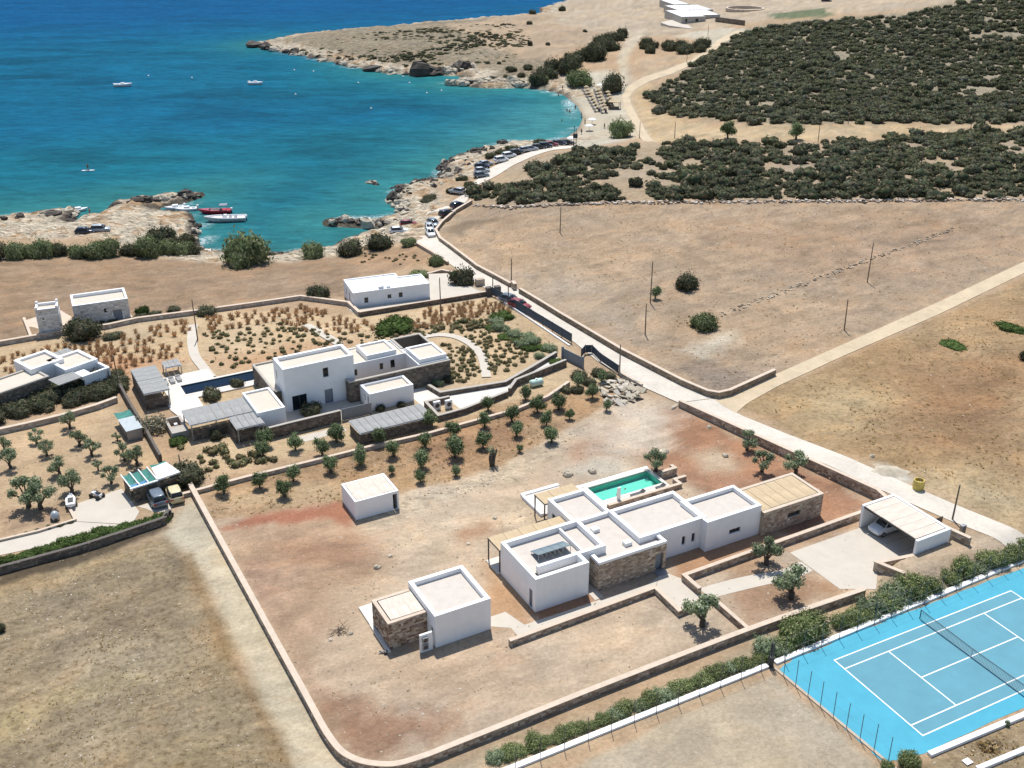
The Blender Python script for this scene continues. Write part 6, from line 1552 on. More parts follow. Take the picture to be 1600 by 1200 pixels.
for x, y, w, lb in ((331, 622, 42, 'left dark fig tree on the pool terrace'), (371, 603, 30, 'right dark fig tree on the pool terrace')): bush('fig_tree', lb, x, y, w, 'evergreen', hs=1.1, cat='tree')
bush('shrub', 'tall dark shrub against the short pergola wall', 338, 686, 24, 'evergreen', hs=1.8); bush('shrub', 'bright green bush below the stone barbecue', 278, 692, 36, 'lush', hs=1.1)
bush('shrub', 'dark climber left on the small white annexe wall', 594, 640, 22, 'evergreen', hs=1.2); bush('shrub', 'dark climber right on the small white annexe wall', 627, 634, 20, 'evergreen', hs=.9)
bush('shrub', 'round shrub by the dark stone wall planter', 685, 602, 22, 'olive_bush', hs=1.1); bush('shrub', 'dark shrub beneath the dark stone wall corner', 700, 596, 24, 'evergreen', hs=1.2)
bush('mastic_mound', 'large flat deep green bush below the bungalow wall', 617, 512, 92, 'lush', hs=.75, asp=.8)
for x, y, w in ((782, 497, 46), (720, 503, 16), (738, 506, 14)): bush('shrub', 'green shrub among the brown grasses of the planted garden', x, y, w, 'lush', hs=.9, group='green garden shrubs')
for k in range(16):
    t = k / 15; x = 770 + 90 * t + random.uniform(-8, 8); y = 512 + 48 * t + random.uniform(-12, 8)
    bush('shrub', 'loose green shrub along the screen fence of the planted garden', x, y, random.uniform(22, 34), 'olive_bush' if k % 3 else 'lush', hs=.8, group='shrubs along the screen fence')
for x, y, w in ((905, 590, 34), (920, 600, 30), (900, 612, 26), (935, 585, 30), (952, 590, 26), (885, 612, 24)):
    bush('shrub', 'dark green shrub behind the curved screen fence', x, y, w, 'evergreen', hs=1.0, group='shrubs behind the curved fence')
# hedge by the court
q = random.Random(5); k = -34.0
while k < 34:
    r_ = q.uniform(.6, 1.2) if k < -6 else q.uniform(.9, 1.8)
    if -1 < k < 3 or 11 < k < 15: r_ = q.uniform(1.9, 2.4)
    if 18 < k < 22: k += 1.2
    x, y = crt(k, -2.35 - r_ * q.uniform(.75, 1.1) - .02 * max(k, 0))
    o = obj_from('hedge_shrub', q.choice(BIG['hedge'] + BIG['olive_bush'][:1]), None, (x, y, hz(x, y) - .1), q.uniform(0, 6.28), (r_ * q.uniform(.9, 1.25), r_, r_ * q.uniform(.8, 1.25)))
    tag(o, 'feathery green shrub in the long hedge beside the tennis court' if k > -6 else 'low green shrub in the hedge along the beige plot', 'shrub', 'hedge shrubs by the court' if k > -6 else 'hedge shrubs by the beige plot')
    k += r_ * q.uniform(.6, 1.25)
for x, y, w, h in ((1420, 1196, 44, 1.4), (1386, 1200, 28, 1.1)): bush('shrub', 'feathery shrub at the bottom corner of the tennis court', x, y, w, 'hedge', hs=h, group='shrubs at the court corner')
bush('sapling', 'thin sapling on the white kerb of the court', 1573, 1134, 10, 'olive_bush', hs=3.0)
# hedge at left, cactus and shrubs over the dark kerb
for k in range(15):
    t = k / 14; x = -10 + 262 * t; y = 888 - 74 * t + random.uniform(-3, 3)
    bush('hedge_shrub', 'low bright green hedge plant above the lower field', x, y - 4, random.uniform(32, 42), 'lush', hs=random.uniform(.9, 1.3), group='hedge above the lower field')
for k in range(7): bush('small_shrub', 'small shrub in the planted strip by the grove driveway', 8 + k * 17, 842 - k * 4.2, random.uniform(9, 16), 'evergreen', hs=.7, group='strip shrubs by the driveway')
# dense evergreen thicket before the left villa
for k in range(46):
    t = random.random(); x = -20 + 215 * t; y = 660 - 56 * t + random.uniform(-26, 8) * (1 - .2 * t)
    bush('thicket_shrub', 'dense dark green shrub in the thicket below the left villa', x, y, random.uniform(34, 52), 'evergreen', hs=random.uniform(.8, 1.2), group='thicket below the left villa')
for k in range(9): bush('shrub', 'low green shrub on the wall line near the cottage', 90 + k * 22 + random.uniform(-5, 5), 520 - k * 4.2, random.uniform(18, 28), 'evergreen', hs=.6, group='shrubs along the cottage wall')
# trees of the shore
for x, y, w, h, k, lb in ((255, 384, 62, .9, 'evergreen', 'dark spreading bush on the pale rock platform'), (290, 380, 36, .7, 'evergreen', 'small dark bush at the edge of the rock platform'), (385, 412, 92, .95, 'tamarisk', 'big green tamarisk on the shore below the moored boats'),
                          (488, 402, 44, 1.0, 'tamarisk', 'round tamarisk by the small cove'), (548, 398, 52, .85, 'evergreen', 'dark shore shrub left of the parked white car'), (592, 388, 54, .8, 'evergreen', 'broad dark shore shrub behind the parked white car'), (640, 384, 30, .8, 'tamarisk', 'small tamarisk by the coast road wall'),
                          (682, 414, 30, 1.0, 'tamarisk', 'small tamarisk at the inner road bend'), (722, 444, 48, 1.0, 'evergreen', 'big dark tree beside the bungalow yard'), (500, 466, 42, .9, 'evergreen', 'round green tree left of the bungalow'), (655, 432, 44, .4, 'tamarisk', 'low shrub behind the bungalow')):
    bush('shore_tree', lb, x, y, w, k, hs=h, cat='tree')
for k in range(13):
    bush('tamarisk', 'grey green tamarisk in the row along the shore lane', -5 + k * 26 + random.uniform(-6, 6), 402 - k * .4 + random.uniform(-3, 2), random.uniform(34, 52), 'tamarisk' if k % 4 else 'evergreen', hs=random.uniform(.8, 1.15), group='tamarisks along the shore lane', cat='tree')
for x, y, w, h, k, lb in ((968, 214, 46, 1.05, 'tamarisk', 'big round tree between the beach and the dirt road'), (958, 143, 44, 1.2, 'evergreen', 'dark tree behind the rows of straw umbrellas'), (905, 132, 54, .75, 'tamarisk', 'pale olive green tree behind the beach'), (846, 131, 30, .8, 'tamarisk', 'pale small tree at the left end of the beach'), (950, 165, 12, 1.3, 'evergreen', 'narrow dark tree beside the beach bar')):
    bush('beach_tree', lb, x, y, w, k, hs=h, cat='tree')
for k in range(20):
    t = random.random(); x = 842 + 118 * t + random.uniform(-8, 8); y = 118 - 44 * t + random.uniform(-12, 14)
    bush('grove_tree', 'dark evergreen in the grove behind the beach', x, y, random.uniform(28, 42), 'evergreen', hs=random.uniform(.8, 1.1), group='grove behind the beach', cat='tree')
for k in range(14): bush('grove_tree', 'dark evergreen on the bank below the far grey house', random.uniform(1008, 1108), random.uniform(72, 84), random.uniform(18, 30), 'evergreen', hs=.9, group='trees below the far house', cat='tree')
for x, y, w in ((828, 40, 12), (828, 71, 12), (856, 72, 10), (832, 24, 14), (914, 52, 10), (878, 18, 14), (972, 60, 26)): bush('lone_tree', 'small isolated dark tree on the far headland slope', x, y, w, 'evergreen', hs=1.1, group='lone trees on the headland', cat='tree')
for x, y in ((1137, 216), (1243, 218)): 
    tree('small_tree', ('left' if x < 1200 else 'right') + ' of two small round trees on the pale strip below the hill', x, y, RND, 2.2)
bush('field_bush', 'round dark bush higher up in the big dry field', 1074, 450, 44, 'evergreen', hs=1.0); bush('field_bush', 'large grey green bush lower in the big dry field', 1100, 512, 54, 'tamarisk', hs=1.25)
tree('small_tree', 'small dark tree beside the pole in the big dry field', 1024, 467, RND, 1.1)
bush('mastic_mound', 'flat green mound left in the right hand field', 1490, 541, 62, 'lush', hs=.4, asp=.6); bush('mastic_mound', 'flat green mound at the right frame edge', 1582, 515, 64, 'lush', hs=.6, asp=.6); bush('field_bush', 'dark bush cut by the right frame edge', 1602, 562, 26, 'evergreen', hs=1.6)
for k in range(15): bush('coast_shrub', 'low dark shrub between the shore rocks and the coast road', *random.choice([(738, 276), (722, 283), (748, 268), (733, 290), (672, 312), (686, 312), (665, 318), (780, 240), (800, 236), (824, 231), (768, 246), (790, 242), (845, 226), (815, 238), (706, 300)]), random.uniform(14, 28), 'evergreen', hs=.6, group='shrubs on the shore rocks')
for px, py, w in ((757, 125, 9), (770, 123, 10), (790, 121, 12), (700, 128, 8), (800, 112, 22), (825, 108, 20), (815, 120, 18), (780, 100, 10), (762, 100, 10)): bush('rock_shrub', 'dark shrub on the white rocks across the bay', px, py, w, 'evergreen', hs=.7, group='shrubs on the white rocks')
# ------------------------------------------------------------------ scrub of the hill, the belt and the headland
def inpoly(P, x, y): return sdist(np.array([x]), np.array([y]), P)[0] > 0
def scatter(px_poly, n, rmin, rmax, dens_scale, thr, seed, sep=.62, force=None):
    P = poly_w(px_poly); r = np.random.default_rng(seed)
    m = n * 14
    X = r.uniform(P[:, 0].min(), P[:, 0].max(), m); Y = r.uniform(P[:, 1].min(), P[:, 1].max(), m)
    ok = (sdist(X, Y, P) > 0) & (fbm(X, Y, dens_scale, 3, seed) > thr)
    X, Y = X[ok], Y[ok]; out = []; grid = {}
    for x, y in zip(X, Y):
        rad = rmin + (rmax - rmin) * r.random() ** 1.6; c = (int(x // 6), int(y // 6)); bad = False
        for i in (-1, 0, 1):
            for j in (-1, 0, 1):
                for (a, b, q) in grid.get((c[0] + i, c[1] + j), ()):
                    if (a - x) ** 2 + (b - y) ** 2 < (sep * (q + rad)) ** 2: bad = True; break
        if bad: continue
        grid.setdefault(c, []).append((x, y, rad)); out.append((x, y, rad))
        if len(out) >= n: break
    return out
HILLP = [(1012, 152), (1060, 122), (1110, 84), (1160, 50), (1250, 36), (1400, 26), (1600, -10), (1760, -30), (1760, 190), (1600, 188), (1420, 190), (1240, 190), (1130, 188), (1060, 176)]
BELTP = [(740, 302), (790, 282), (860, 250), (905, 236), (1020, 226), (1250, 226), (1400, 212), (1600, 202), (1760, 196), (1760, 306), (1300, 311), (1000, 313), (800, 320), (742, 316)]
belt = scatter(BELTP, 1000, 1.2, 3.7, 9, .375, 31, .52)
hill = scatter(HILLP, 3500, 1.1, 3.1, 6.0, .325, 37, .52)
head = scatter([(455, 80), (520, 60), (700, 42), (800, 38), (830, 60), (800, 96), (720, 104), (640, 106), (560, 98)], 1000, .7, 2.0, 7, .2, 41, .62)
fore = scatter([(1000, 172), (1180, 196), (1600, 194), (1600, 186), (1200, 188), (1060, 178)], 40, 1.8, 3.2, 10, .3, 43, .6)
belt.sort(key=lambda e: e[1])
for (x, y, r_) in belt[:300]:
    o = obj_from('juniper_shrub', random.choice(SHRM), None, (x, y, hz(x, y) - .1), random.uniform(0, 6.28), (r_, r_, r_ * random.uniform(.9, 1.3)))
    tag(o, 'dark green juniper shrub in the scrub belt above the big dry field', 'shrub', 'shrubs of the scrub belt')
def scrub_stuff(name, lab, items, hs=(.85, 1.3)):
    A = []; r = np.random.default_rng(3)
    xs = np.array([e[0] for e in items]); ysx = np.array([e[1] for e in items]); zs = zland(xs, ysx)
    for (x, y, q), z in zip(items, zs):
        V, F, C = SHR[r.integers(0, len(SHR))]; a = r.random() * 6.28; ca, sa = math.cos(a), math.sin(a)
        V2 = np.stack([x + q * (V[:, 0] * ca - V[:, 1] * sa), y + q * (V[:, 0] * sa + V[:, 1] * ca), z - .1 + q * V[:, 2] * r.uniform(*hs)], 1)
        A.append((V2, F, C * r.uniform(.75, 1.25) * np.array((1, 1, r.uniform(.9, 1.1)))))
    o = link(bpy.data.objects.new(name, arr_mesh(name, *join(*A), M['leaf']))); o['kind'] = 'stuff'; o['label'] = lab; o['category'] = 'scrub'
scrub_stuff('scrub', 'dense dark green scrub covering the hillside and the far belt', belt[300:] + hill + fore)
scrub_stuff('heath', 'low grey green heath dotted over the rocky headland', head, (.5, .8))
# ------------------------------------------------------------------ planted garden: dry grasses and cushions
def blades(n, h, sp, pal, seed, w=.05):
    r = np.random.default_rng(seed); a = r.random(n) * 6.28; d = r.random(n) ** .6 * sp; b = np.stack([np.cos(a) * d * .35, np.sin(a) * d * .35, np.zeros(n)], 1)
    t = np.stack([np.cos(a) * d, np.sin(a) * d, h * (.6 + .4 * r.random(n))], 1); s = np.stack([-np.sin(a), np.cos(a), np.zeros(n)], 1) * w
    V = np.stack([b - s, b + s, t + s * .8, t - s * .8], 1).reshape(-1, 3); p = np.array(pal)
    return V, np.arange(4 * n).reshape(-1, 4), p[r.integers(0, len(p), n)] * (.7 + .6 * r.random(n))[:, None]
GRS = [arr_mesh('grass_tuft', *blades(85, .8, .62, DRY, 700 + i, .025), M['leaf']) for i in range(4)]
CSH = [arr_mesh('cushion', *join(leaf_arrays(lobes_dome(.5, 720 + i, 3, .8), 60, .1, CUSH, 720 + i, .7), blob(lobes_dome(.5, 720 + i, 3, .8)[:2], CUSH, 730 + i, .85, 7, 4)), M['leaf']) for i in range(5)]
gz = [([(0, 560), (180, 524), (300, 500), (296, 552), (180, 585), (100, 570), (0, 605)], 130), ([(320, 498), (470, 480), (560, 500), (600, 520), (500, 522), (420, 505), (330, 520)], 85), ([(600, 498), (760, 468), (800, 490), (740, 500), (690, 510), (640, 516)], 85)]
for i, (pp, n) in enumerate(gz):
    for (x, y, r_) in scatter(pp, n, .4, .6, 6, .3, 50 + i, .75):
        o = obj_from('ornamental_grass', random.choice(GRS), None, (x, y, hz(x, y)), random.uniform(0, 6.28), random.uniform(.7, 1.1)); tag(o, 'rusty brown ornamental grass tuft in the sandy garden', 'grass tuft', 'ornamental grasses of the sandy garden')
cz = [([(318, 520), (440, 505), (560, 522), (700, 520), (640, 535), (560, 545), (480, 545), (400, 575), (335, 580)], 125), ([(690, 535), (735, 545), (750, 570), (752, 592), (705, 600), (706, 570)], 45), ([(760, 500), (800, 530), (830, 560), (780, 588), (765, 590), (755, 550), (720, 525), (690, 515)], 85), ([(270, 700), (400, 700), (430, 720), (330, 740), (290, 715)], 22), ([(650, 510), (760, 500), (740, 520), (650, 524)], 22)]
for i, (pp, n) in enumerate(cz):
    for (x, y, r_) in scatter(pp, n, .45, .8, 5, .25, 70 + i, .7):
        o = obj_from('cushion_plant', random.choice(CSH), None, (x, y, hz(x, y) - .03), random.uniform(0, 6.28), random.uniform(.7, 1.5) if i < 3 else random.uniform(1.2, 2.2)); tag(o, 'grey green cushion plant in the sandy garden', 'plant', 'cushion plants of the sandy garden')
for k in range(26):
    x, y = random.uniform(565, 655), random.uniform(396, 414); g = G(x, y); tag(obj_from('seedling', random.choice(CSH), None, g, 0, random.uniform(.7, 1.1)), 'small seedling on the bare field below the coast road', 'plant', 'seedlings on the bare field')

ordinal('olives of the sandy grove', '%s open crowned olive from the left in the sandy grove'); ordinal('tamarisks along the shore lane', '%s grey green tamarisk from the left along the shore lane')
ordinal('hedge shrubs by the court', '%s feathery hedge shrub from the left behind the tennis court'); ordinal('hedge above the lower field', '%s bright green hedge plant from the left above the lower field')

# ------------------------------------------------------------------ loose stones and dry weeds over the open ground
def litter(name, lab, cat, zones, gen, mat, seed):
    r = np.random.default_rng(seed); A = []
    for pp, n, lo, hi in zones:
        P = poly_w(pp); X = r.uniform(P[:, 0].min(), P[:, 0].max(), n * 3); Y = r.uniform(P[:, 1].min(), P[:, 1].max(), n * 3)
        ok = (sdist(X, Y, P) > .5) & (fbm(X, Y, 4.0, 3, seed) > .44 + .1 * r.random(n * 3)); X, Y = X[ok][:n], Y[ok][:n]; Z = zland(X, Y)
        for x, y, z in zip(X, Y, Z): A.append(gen(r, x, y, z, r.uniform(lo, hi)))
    o = link(bpy.data.objects.new(name, arr_mesh(name, *join(*A), mat))); o['kind'] = 'stuff'; o['label'] = lab; o['category'] = cat
SC = np.array([alb(214, 202, 182), alb(196, 180, 156), alb(176, 158, 134), alb(150, 132, 110)])
def gstone(r, x, y, z, s):
    a = r.random() * 6.28; ca, sa = math.cos(a), math.sin(a); q = np.array([(-1, -.7, -.2), (1, -.6, -.2), (.9, .7, -.2), (-.8, .8, -.2), (-.6, -.4, .6), (.6, -.4, .5), (.5, .4, .6), (-.5, .5, .5)]) * (1 + r.normal(size=(8, 3)) * .15) * s
    V = np.stack([x + q[:, 0] * ca - q[:, 1] * sa, y + q[:, 0] * sa + q[:, 1] * ca, z + q[:, 2]], 1)
    return V, np.array([(4, 5, 6, 7), (0, 1, 5, 4), (1, 2, 6, 5), (2, 3, 7, 6), (3, 0, 4, 7)]), np.tile(SC[r.integers(0, 4)] * r.uniform(.8, 1.15), (5, 1))
WC_ = np.array(P_((178, 152, 104), (150, 124, 80), (196, 172, 124), (140, 124, 84), (160, 132, 94), k=1.75))
def gweed(r, x, y, z, s):
    n = 7; a = r.random(n) * 6.28; d = s * (.5 + .6 * r.random(n)); h = s * (.25 + .4 * r.random(n)); w = s * .2
    b = np.stack([x + np.cos(a) * d * .2, y + np.sin(a) * d * .2, np.full(n, z - .02)], 1); t = np.stack([x + np.cos(a) * d, y + np.sin(a) * d, z + h], 1); p = np.stack([-np.sin(a) * w, np.cos(a) * w, np.zeros(n)], 1)
    return np.stack([b - p, b + p, t + p * .5, t - p * .5], 1).reshape(-1, 3), np.arange(4 * n).reshape(-1, 4), np.tile(WC_[r.integers(0, 5)] * r.uniform(.7, 1.2), (n, 1))
PLOT = [(325, 820), (540, 790), (640, 770), (780, 732), (900, 662), (1000, 612), (1060, 640), (1375, 778), (1380, 880), (1335, 925), (650, 1192), (575, 1195), (530, 1170)]
LFLD = [(0, 915), (150, 878), (270, 850), (350, 1010), (465, 1205), (0, 1205)]; RFLD = [(1165, 640), (1300, 578), (1600, 445), (1600, 815), (1440, 742), (1280, 688)]
BFLD = [(700, 368), (740, 330), (1000, 320), (1600, 318), (1600, 400), (1210, 580), (1130, 615), (1030, 568), (800, 440)]; ORCH = [(310, 772), (560, 702), (760, 645), (900, 608), (940, 640), (780, 735), (640, 770), (540, 790), (330, 815)]
litter('loose_stones', 'loose pale stones strewn over the bare ground', 'stones', [(PLOT, 1500, .04, .13), (LFLD, 800, .04, .12), (RFLD, 300, .06, .16), (BFLD, 700, .08, .22), (ORCH, 400, .05, .14), ([(0, 680), (180, 640), (250, 740), (0, 830)], 250, .05, .12), ([(545, 805), (640, 776), (790, 732), (900, 668), (930, 668), (820, 740), (680, 795), (580, 830)], 700, .05, .18), ([(700, 1196), (1345, 935), (1390, 905), (1100, 1075), (880, 1165)], 250, .04, .1), ([(1370, 1200), (1450, 1180), (1600, 1120), (1600, 1200)], 150, .05, .12)], gstone, M['stone'], 61)
litter('dry_weeds', 'dry weeds and straw tufts dotted over fields and verges', 'weeds', [(LFLD, 1300, .06, .15), (RFLD, 1800, .1, .28), (BFLD, 1500, .1, .28), (ORCH, 900, .1, .28), (PLOT, 300, .06, .14), ([(700, 1196), (1345, 935), (1390, 905), (1100, 1075), (880, 1165)], 300, .1, .25), ([(286, 868), (300, 868), (360, 1000), (470, 1210), (440, 1210), (340, 1010)], 350, .1, .25), ([(305, 790), (325, 800), (545, 1205), (530, 1205)], 200, .12, .3), ([(1370, 1200), (1450, 1180), (1600, 1120), (1600, 1200)], 250, .1, .25), ([(0, 560), (330, 490), (760, 470), (890, 545), (620, 520), (330, 580), (0, 620)], 700, .1, .25)], gweed, M['leaf'], 63)
# ------------------------------------------------------------------ vehicles
PAINT = {'white': glossy('white_car_paint', (.74, .75, .76), .3, .5), 'silver': glossy('silver_car_paint', (.42, .44, .46), .3, .5, .3), 'grey': glossy('grey_blue_car_paint', (.15, .18, .21), .3, .5, .3),
         'navy': glossy('navy_car_paint', (.015, .025, .05), .25, .5), 'black': glossy('black_car_paint', (.02, .02, .022), .25, .5), 'red': glossy('red_car_paint', (.25, .02, .025), .3, .5), 'cream': glossy('cream_car_paint', (.60, .51, .30), .35, .4)}
M['tail'] = glossy('red_lamp', (.35, .02, .02), .2); M['lamp'] = glossy('lamp_glass', (.65, .68, .7), .1)
M['rim'] = plain('alloy_rim', (.45, .46, .47), .35, .1, 6, metal=.6)
CARM = {}
def car_meshes(L, Wd, Hh, style):
    """meshes of one body style: hatch, mpv or sedan; x forward"""
    key = (L, Wd, Hh, style)
    if key in CARM: return CARM[key]
    w = Wd / 2; belt = .98 if style != 'mpv' else 1.02; bon = .86 if style != 'mpv' else .95
    tail = belt if style != 'sedan' else .95
    st = [(-.5, .42, tail - .22, .80), (-.485, .30, tail - .02, .92), (-.40, .22, tail + .02, .97), (-.2, .2, belt, 1.0), (.08, .2, belt, 1.0), (.24, .2, bon + .07, .99), (.38, .22, bon - .04, .95), (.47, .28, bon - .16, .86), (.5, .38, bon - .3, .74)]
    b = MB(); rings = []
    for x, zl, zt, k in st:
        h = w * k; X = x * L
        rings.append([(X, -h * .86, zl), (X, -h, zl + .18), (X, -h, (zl + zt) / 2 + .06), (X, -h * .95, zt - .08), (X, -h * .82, zt), (X, 0, zt + .03), (X, h * .82, zt), (X, h * .95, zt - .08), (X, h, (zl + zt) / 2 + .06), (X, h, zl + .18), (X, h * .86, zl), (X, 0, zl - .02)])
    b.loft(rings)
    r0, r1 = (-.475, -.40) if style == 'mpv' else ((-.47, -.36) if style == 'hatch' else (-.33, -.22))
    f0, f1 = (.27, .10) if style == 'mpv' else (.23, .03)
    g = MB(); zt = Hh - .07
    def rg(xa, xb, hw, z): return [(xa * L, -hw * .86, z), ((xa * .7 + xb * .3) * L, -hw, z), ((xa * .2 + xb * .8) * L, -hw * .98, z), (xb * L, -hw * .78, z), (xb * L, hw * .78, z), ((xa * .2 + xb * .8) * L, hw * .98, z), ((xa * .7 + xb * .3) * L, hw, z), (xa * L, hw * .86, z)]
    g.loft([rg(r0, f0, w * .93, belt - .06), rg(r0 * .6 + r1 * .4, f0 * .55 + f1 * .45, w * .88, (belt + zt) / 2 + .05), rg(r1, f1, w * .76, zt)])
    rf = MB(); rf.loft([rg(r1 - .006, f1 + .008, w * .775, zt - .03), rg(r1, f1, w * .76, zt + .03), rg(r1 + .03, f1 - .03, w * .66, Hh)])
    pl = MB()
    for s in (-1, 1):
        for xa, xb in ((r0, r1), (f0, f1), ((r0 + f0) / 2 - .03, (r1 + f1) / 2 - .02)):
            pl.tube([(xa * L, s * w * (.93 if abs(xa) < .2 else .82), belt - .03), (xb * L, s * w * (.79 if abs(xb) < .08 else .68), zt)], .045, 4)
    wh = MB(); wh.tube([(0, -.11, 0), (0, .11, 0)], .315, 14)
    ri = MB(); ri.tube([(0, -.118, 0), (0, .118, 0)], .2, 10)
    hl = MB(); hl.box(-.08, .06, -.17, .17, -.07, .08)
    out = {k: v.mesh(k, k in ('body', 'roof', 'windows')) for k, v in (('body', b), ('windows', g), ('roof', rf), ('pillar', pl), ('wheel', wh), ('rim', ri), ('headlight', hl))}
    out['_'] = (tail, bon); CARM[key] = out
    return out
def car(label, at, ang, paint, style='hatch', L=4.0, Wd=1.72, Hh=1.48, name='car', group=None, roof=None):
    ms = car_meshes(L, Wd, Hh, style); tail, bon = ms['_']
    r = thing(name, label, 'car', at, ang, group)
    def add(nm, mesh, mat, par=r, loc=(0, 0, 0)):
        o = obj_from(nm, mesh, par, loc)
        if not mesh.materials: mesh.materials.append(mat)
        o.material_slots[0].link = 'OBJECT'; o.material_slots[0].material = mat
        return o
    bd = add('body', ms['body'], PAINT[paint]); add('windows', ms['windows'], M['glass']); add('roof', ms['roof'], PAINT[roof or paint]); add('pillars', ms['pillar'], PAINT[paint])
    for sx in (-1, 1):
        for sy in (-1, 1):
            wv = add('wheel', ms['wheel'], M['rubber'], r, (sx * L * .305 + .02, sy * (Wd / 2 - .1), .315)); add('rim', ms['rim'], M['rim'], wv)
        add('headlight', ms['headlight'], M['lamp'], r, (L * .475, sx * Wd * .33, bon - .24)); add('taillight', ms['headlight'], M['tail'], r, (-L * .485, sx * Wd * .36, tail - .2))
    return r
x, y = vil(42.1, -5.85)
car('white compact car with black windows parked in the carport', (x, y, .03), VA + R(180), 'white', 'mpv', 4.25, 1.84, 1.7)
car('grey blue hatchback parked before the stone walled shelter', G(245, 783), R(122), 'grey', 'mpv', 4.3, 1.8, 1.6)
car('cream coloured hatchback parked beside the grey blue car', G(273.5, 778), R(118), 'cream', 'mpv', 3.7, 1.7, 1.58)
row = [((770, 361), 'white', 65, 'front white car of the pair at the road bend'), ((771, 357), 'grey', 65, '')]
ZR = lambda x, y: (600 + x / 5.333, 200 + y / 5.333)
cars = [(ZR(388, 900), 'white', -75, 'hatch', 'white car heading down at the field wall bend'), (ZR(380, 858), 'silver', -78, 'hatch', 'silver car just behind the white one at the wall bend'), (ZR(415, 818), 'grey', -60, 'hatch', 'grey car half hidden at the wall corner'),
        (ZR(525, 738), 'black', 45, 'mpv', 'black car parked against the field wall'), (ZR(618, 665), 'navy', 45, 'hatch', 'dark blue car parked at the end of the field wall'), (ZR(128, 880), 'white', 12, 'hatch', 'white car parked beside the shore shrubs'), (ZR(208, 822), 'red', 15, 'hatch', 'dark red car parked behind the shore shrubs'),
        (ZR(610, 548), 'silver', 150, 'hatch', 'silver car parked on the rocks halfway along the coast road'), (ZR(812, 412), 'grey', 12, 'hatch', 'grey car nearest in the cluster at the road bend'), (ZR(818, 375), 'silver', 12, 'hatch', 'silver car in the middle of the bend cluster'), (ZR(815, 340), 'navy', 14, 'hatch', 'dark car at the back of the bend cluster'), (ZR(850, 318), 'silver', 30, 'hatch', 'pale car farthest in the bend cluster'),
        (ZR(975, 285), 'white', 32, 'mpv', 'white van like car parked on the seaward verge'), (ZR(1040, 250), 'white', 32, 'mpv', 'second white car parked on the seaward verge'), (ZR(1105, 222), 'black', 25, 'hatch', 'black car after the white ones on the verge'), (ZR(1180, 200), 'silver', 20, 'hatch', 'silver car midway along the verge row'), (ZR(1225, 192), 'silver', 15, 'hatch', 'pale car before the dark ones near the beach'),
        (ZR(1290, 178), 'black', 12, 'hatch', 'black car near the beach end of the row'), (ZR(1345, 168), 'navy', 10, 'mpv', 'dark blue car near the beach end of the row'), (ZR(1395, 156), 'red', 8, 'hatch', 'small reddish car near the beach end'), (ZR(1460, 148), 'navy', 5, 'mpv', 'big dark blue car parked at the beach'), (ZR(1530, 142), 'black', 5, 'hatch', 'black car parked beside the twin poles'),
        ((798, 474), 'grey', -35, 'hatch', 'grey car parked behind the screen fence'), ((812, 482), 'red', -35, 'hatch', 'dark red car parked behind the screen fence'), ((134, 366), 'navy', 8, 'hatch', 'dark car parked on the rock platform'), ((158, 363), 'silver', 8, 'mpv', 'pale car parked on the rock platform'), ((834, 17), 'black', 0, 'hatch', '')]
for p, c, a, s, lb in cars:
    if not lb: continue
    g = G(*p); car(lb, (g[0], g[1], hz(g[0], g[1]) + .12), R(a), c, s, 4.1, 1.74, 1.5 if s == 'hatch' else 1.62, group='cars parked along the coast')
g = G(1291, 3); car('tiny dark car parked on the far field', (g[0], g[1], g[2]), 0, 'black', 'mpv', 5.5, 2.0, 2.0)
# scooter, quad bike and covered things by the shelter
def scooter(lab, at, ang):
    r = thing('scooter', lab, 'scooter', at, ang)
    for x in (-.62, .62):
        m_ = MB(); m_.tube([(x, -.06, .28), (x, .06, .28)], .28, 12); m_.build('wheel', M['rubber'], r)
    m_ = MB(); m_.loft([[(-.75, -.14, .55), (-.75, .14, .55), (-.75, .12, .8), (-.75, -.12, .8)], [(-.1, -.18, .35), (-.1, .18, .35), (-.1, .16, .8), (-.1, -.16, .8)], [(.1, -.16, .25), (.1, .16, .25), (.1, .15, .38), (.1, -.15, .38)], [(.5, -.16, .3), (.5, .16, .3), (.5, .1, .95), (.5, -.1, .95)]]); m_.build('body', PAINT['black'], r)
    m_ = MB(); m_.box(-.7, 0, -.15, .15, .81, .9); m_.build('seat', M['rubber'], r, bevel=.03); m_ = MB(); m_.tube([(.48, 0, .9), (.42, 0, 1.1)], .04, 6); m_.tube([(.4, -.33, 1.1), (.4, .33, 1.1)], .025, 6); m_.build('handlebar', M['metal'], r)
    m_ = MB(); m_.box(.5, .56, -.1, .1, .8, .95); m_.build('headlight', M['lamp'], r)
scooter('black scooter parked at the end of the left hedge', G(264, 812), R(70))
def quad(lab, at, ang, c):
    r = thing('quad_bike', lab, 'quad bike', at, ang)
    for x in (-.55, .55):
        for y_ in (-.42, .42):
            m_ = MB(); m_.tube([(x, y_ - .11, .27), (x, y_ + .11, .27)], .27, 12); m_.build('wheel', M['rubber'], r)
    m_ = MB(); m_.box(-.75, .75, -.25, .25, .35, .62); m_.build('body', PAINT[c], r, bevel=.06); m_ = MB(); m_.box(-.6, .05, -.18, .18, .621, .78); m_.build('seat', M['rubber'], r, bevel=.05)
    m_ = MB(); m_.tube([(.3, -.38, .95), (.3, .38, .95)], .03, 6); m_.tube([(.4, 0, .6), (.3, 0, .95)], .03, 6); m_.build('handlebar', M['metal'], r)
quad('small white quad bike on the concrete terrace edge', G(152, 777), R(150), 'white')
jt = thing('boat_trailer', 'small white dinghy on a trailer under the big olive', 'trailer', G(112, 790), R(110))
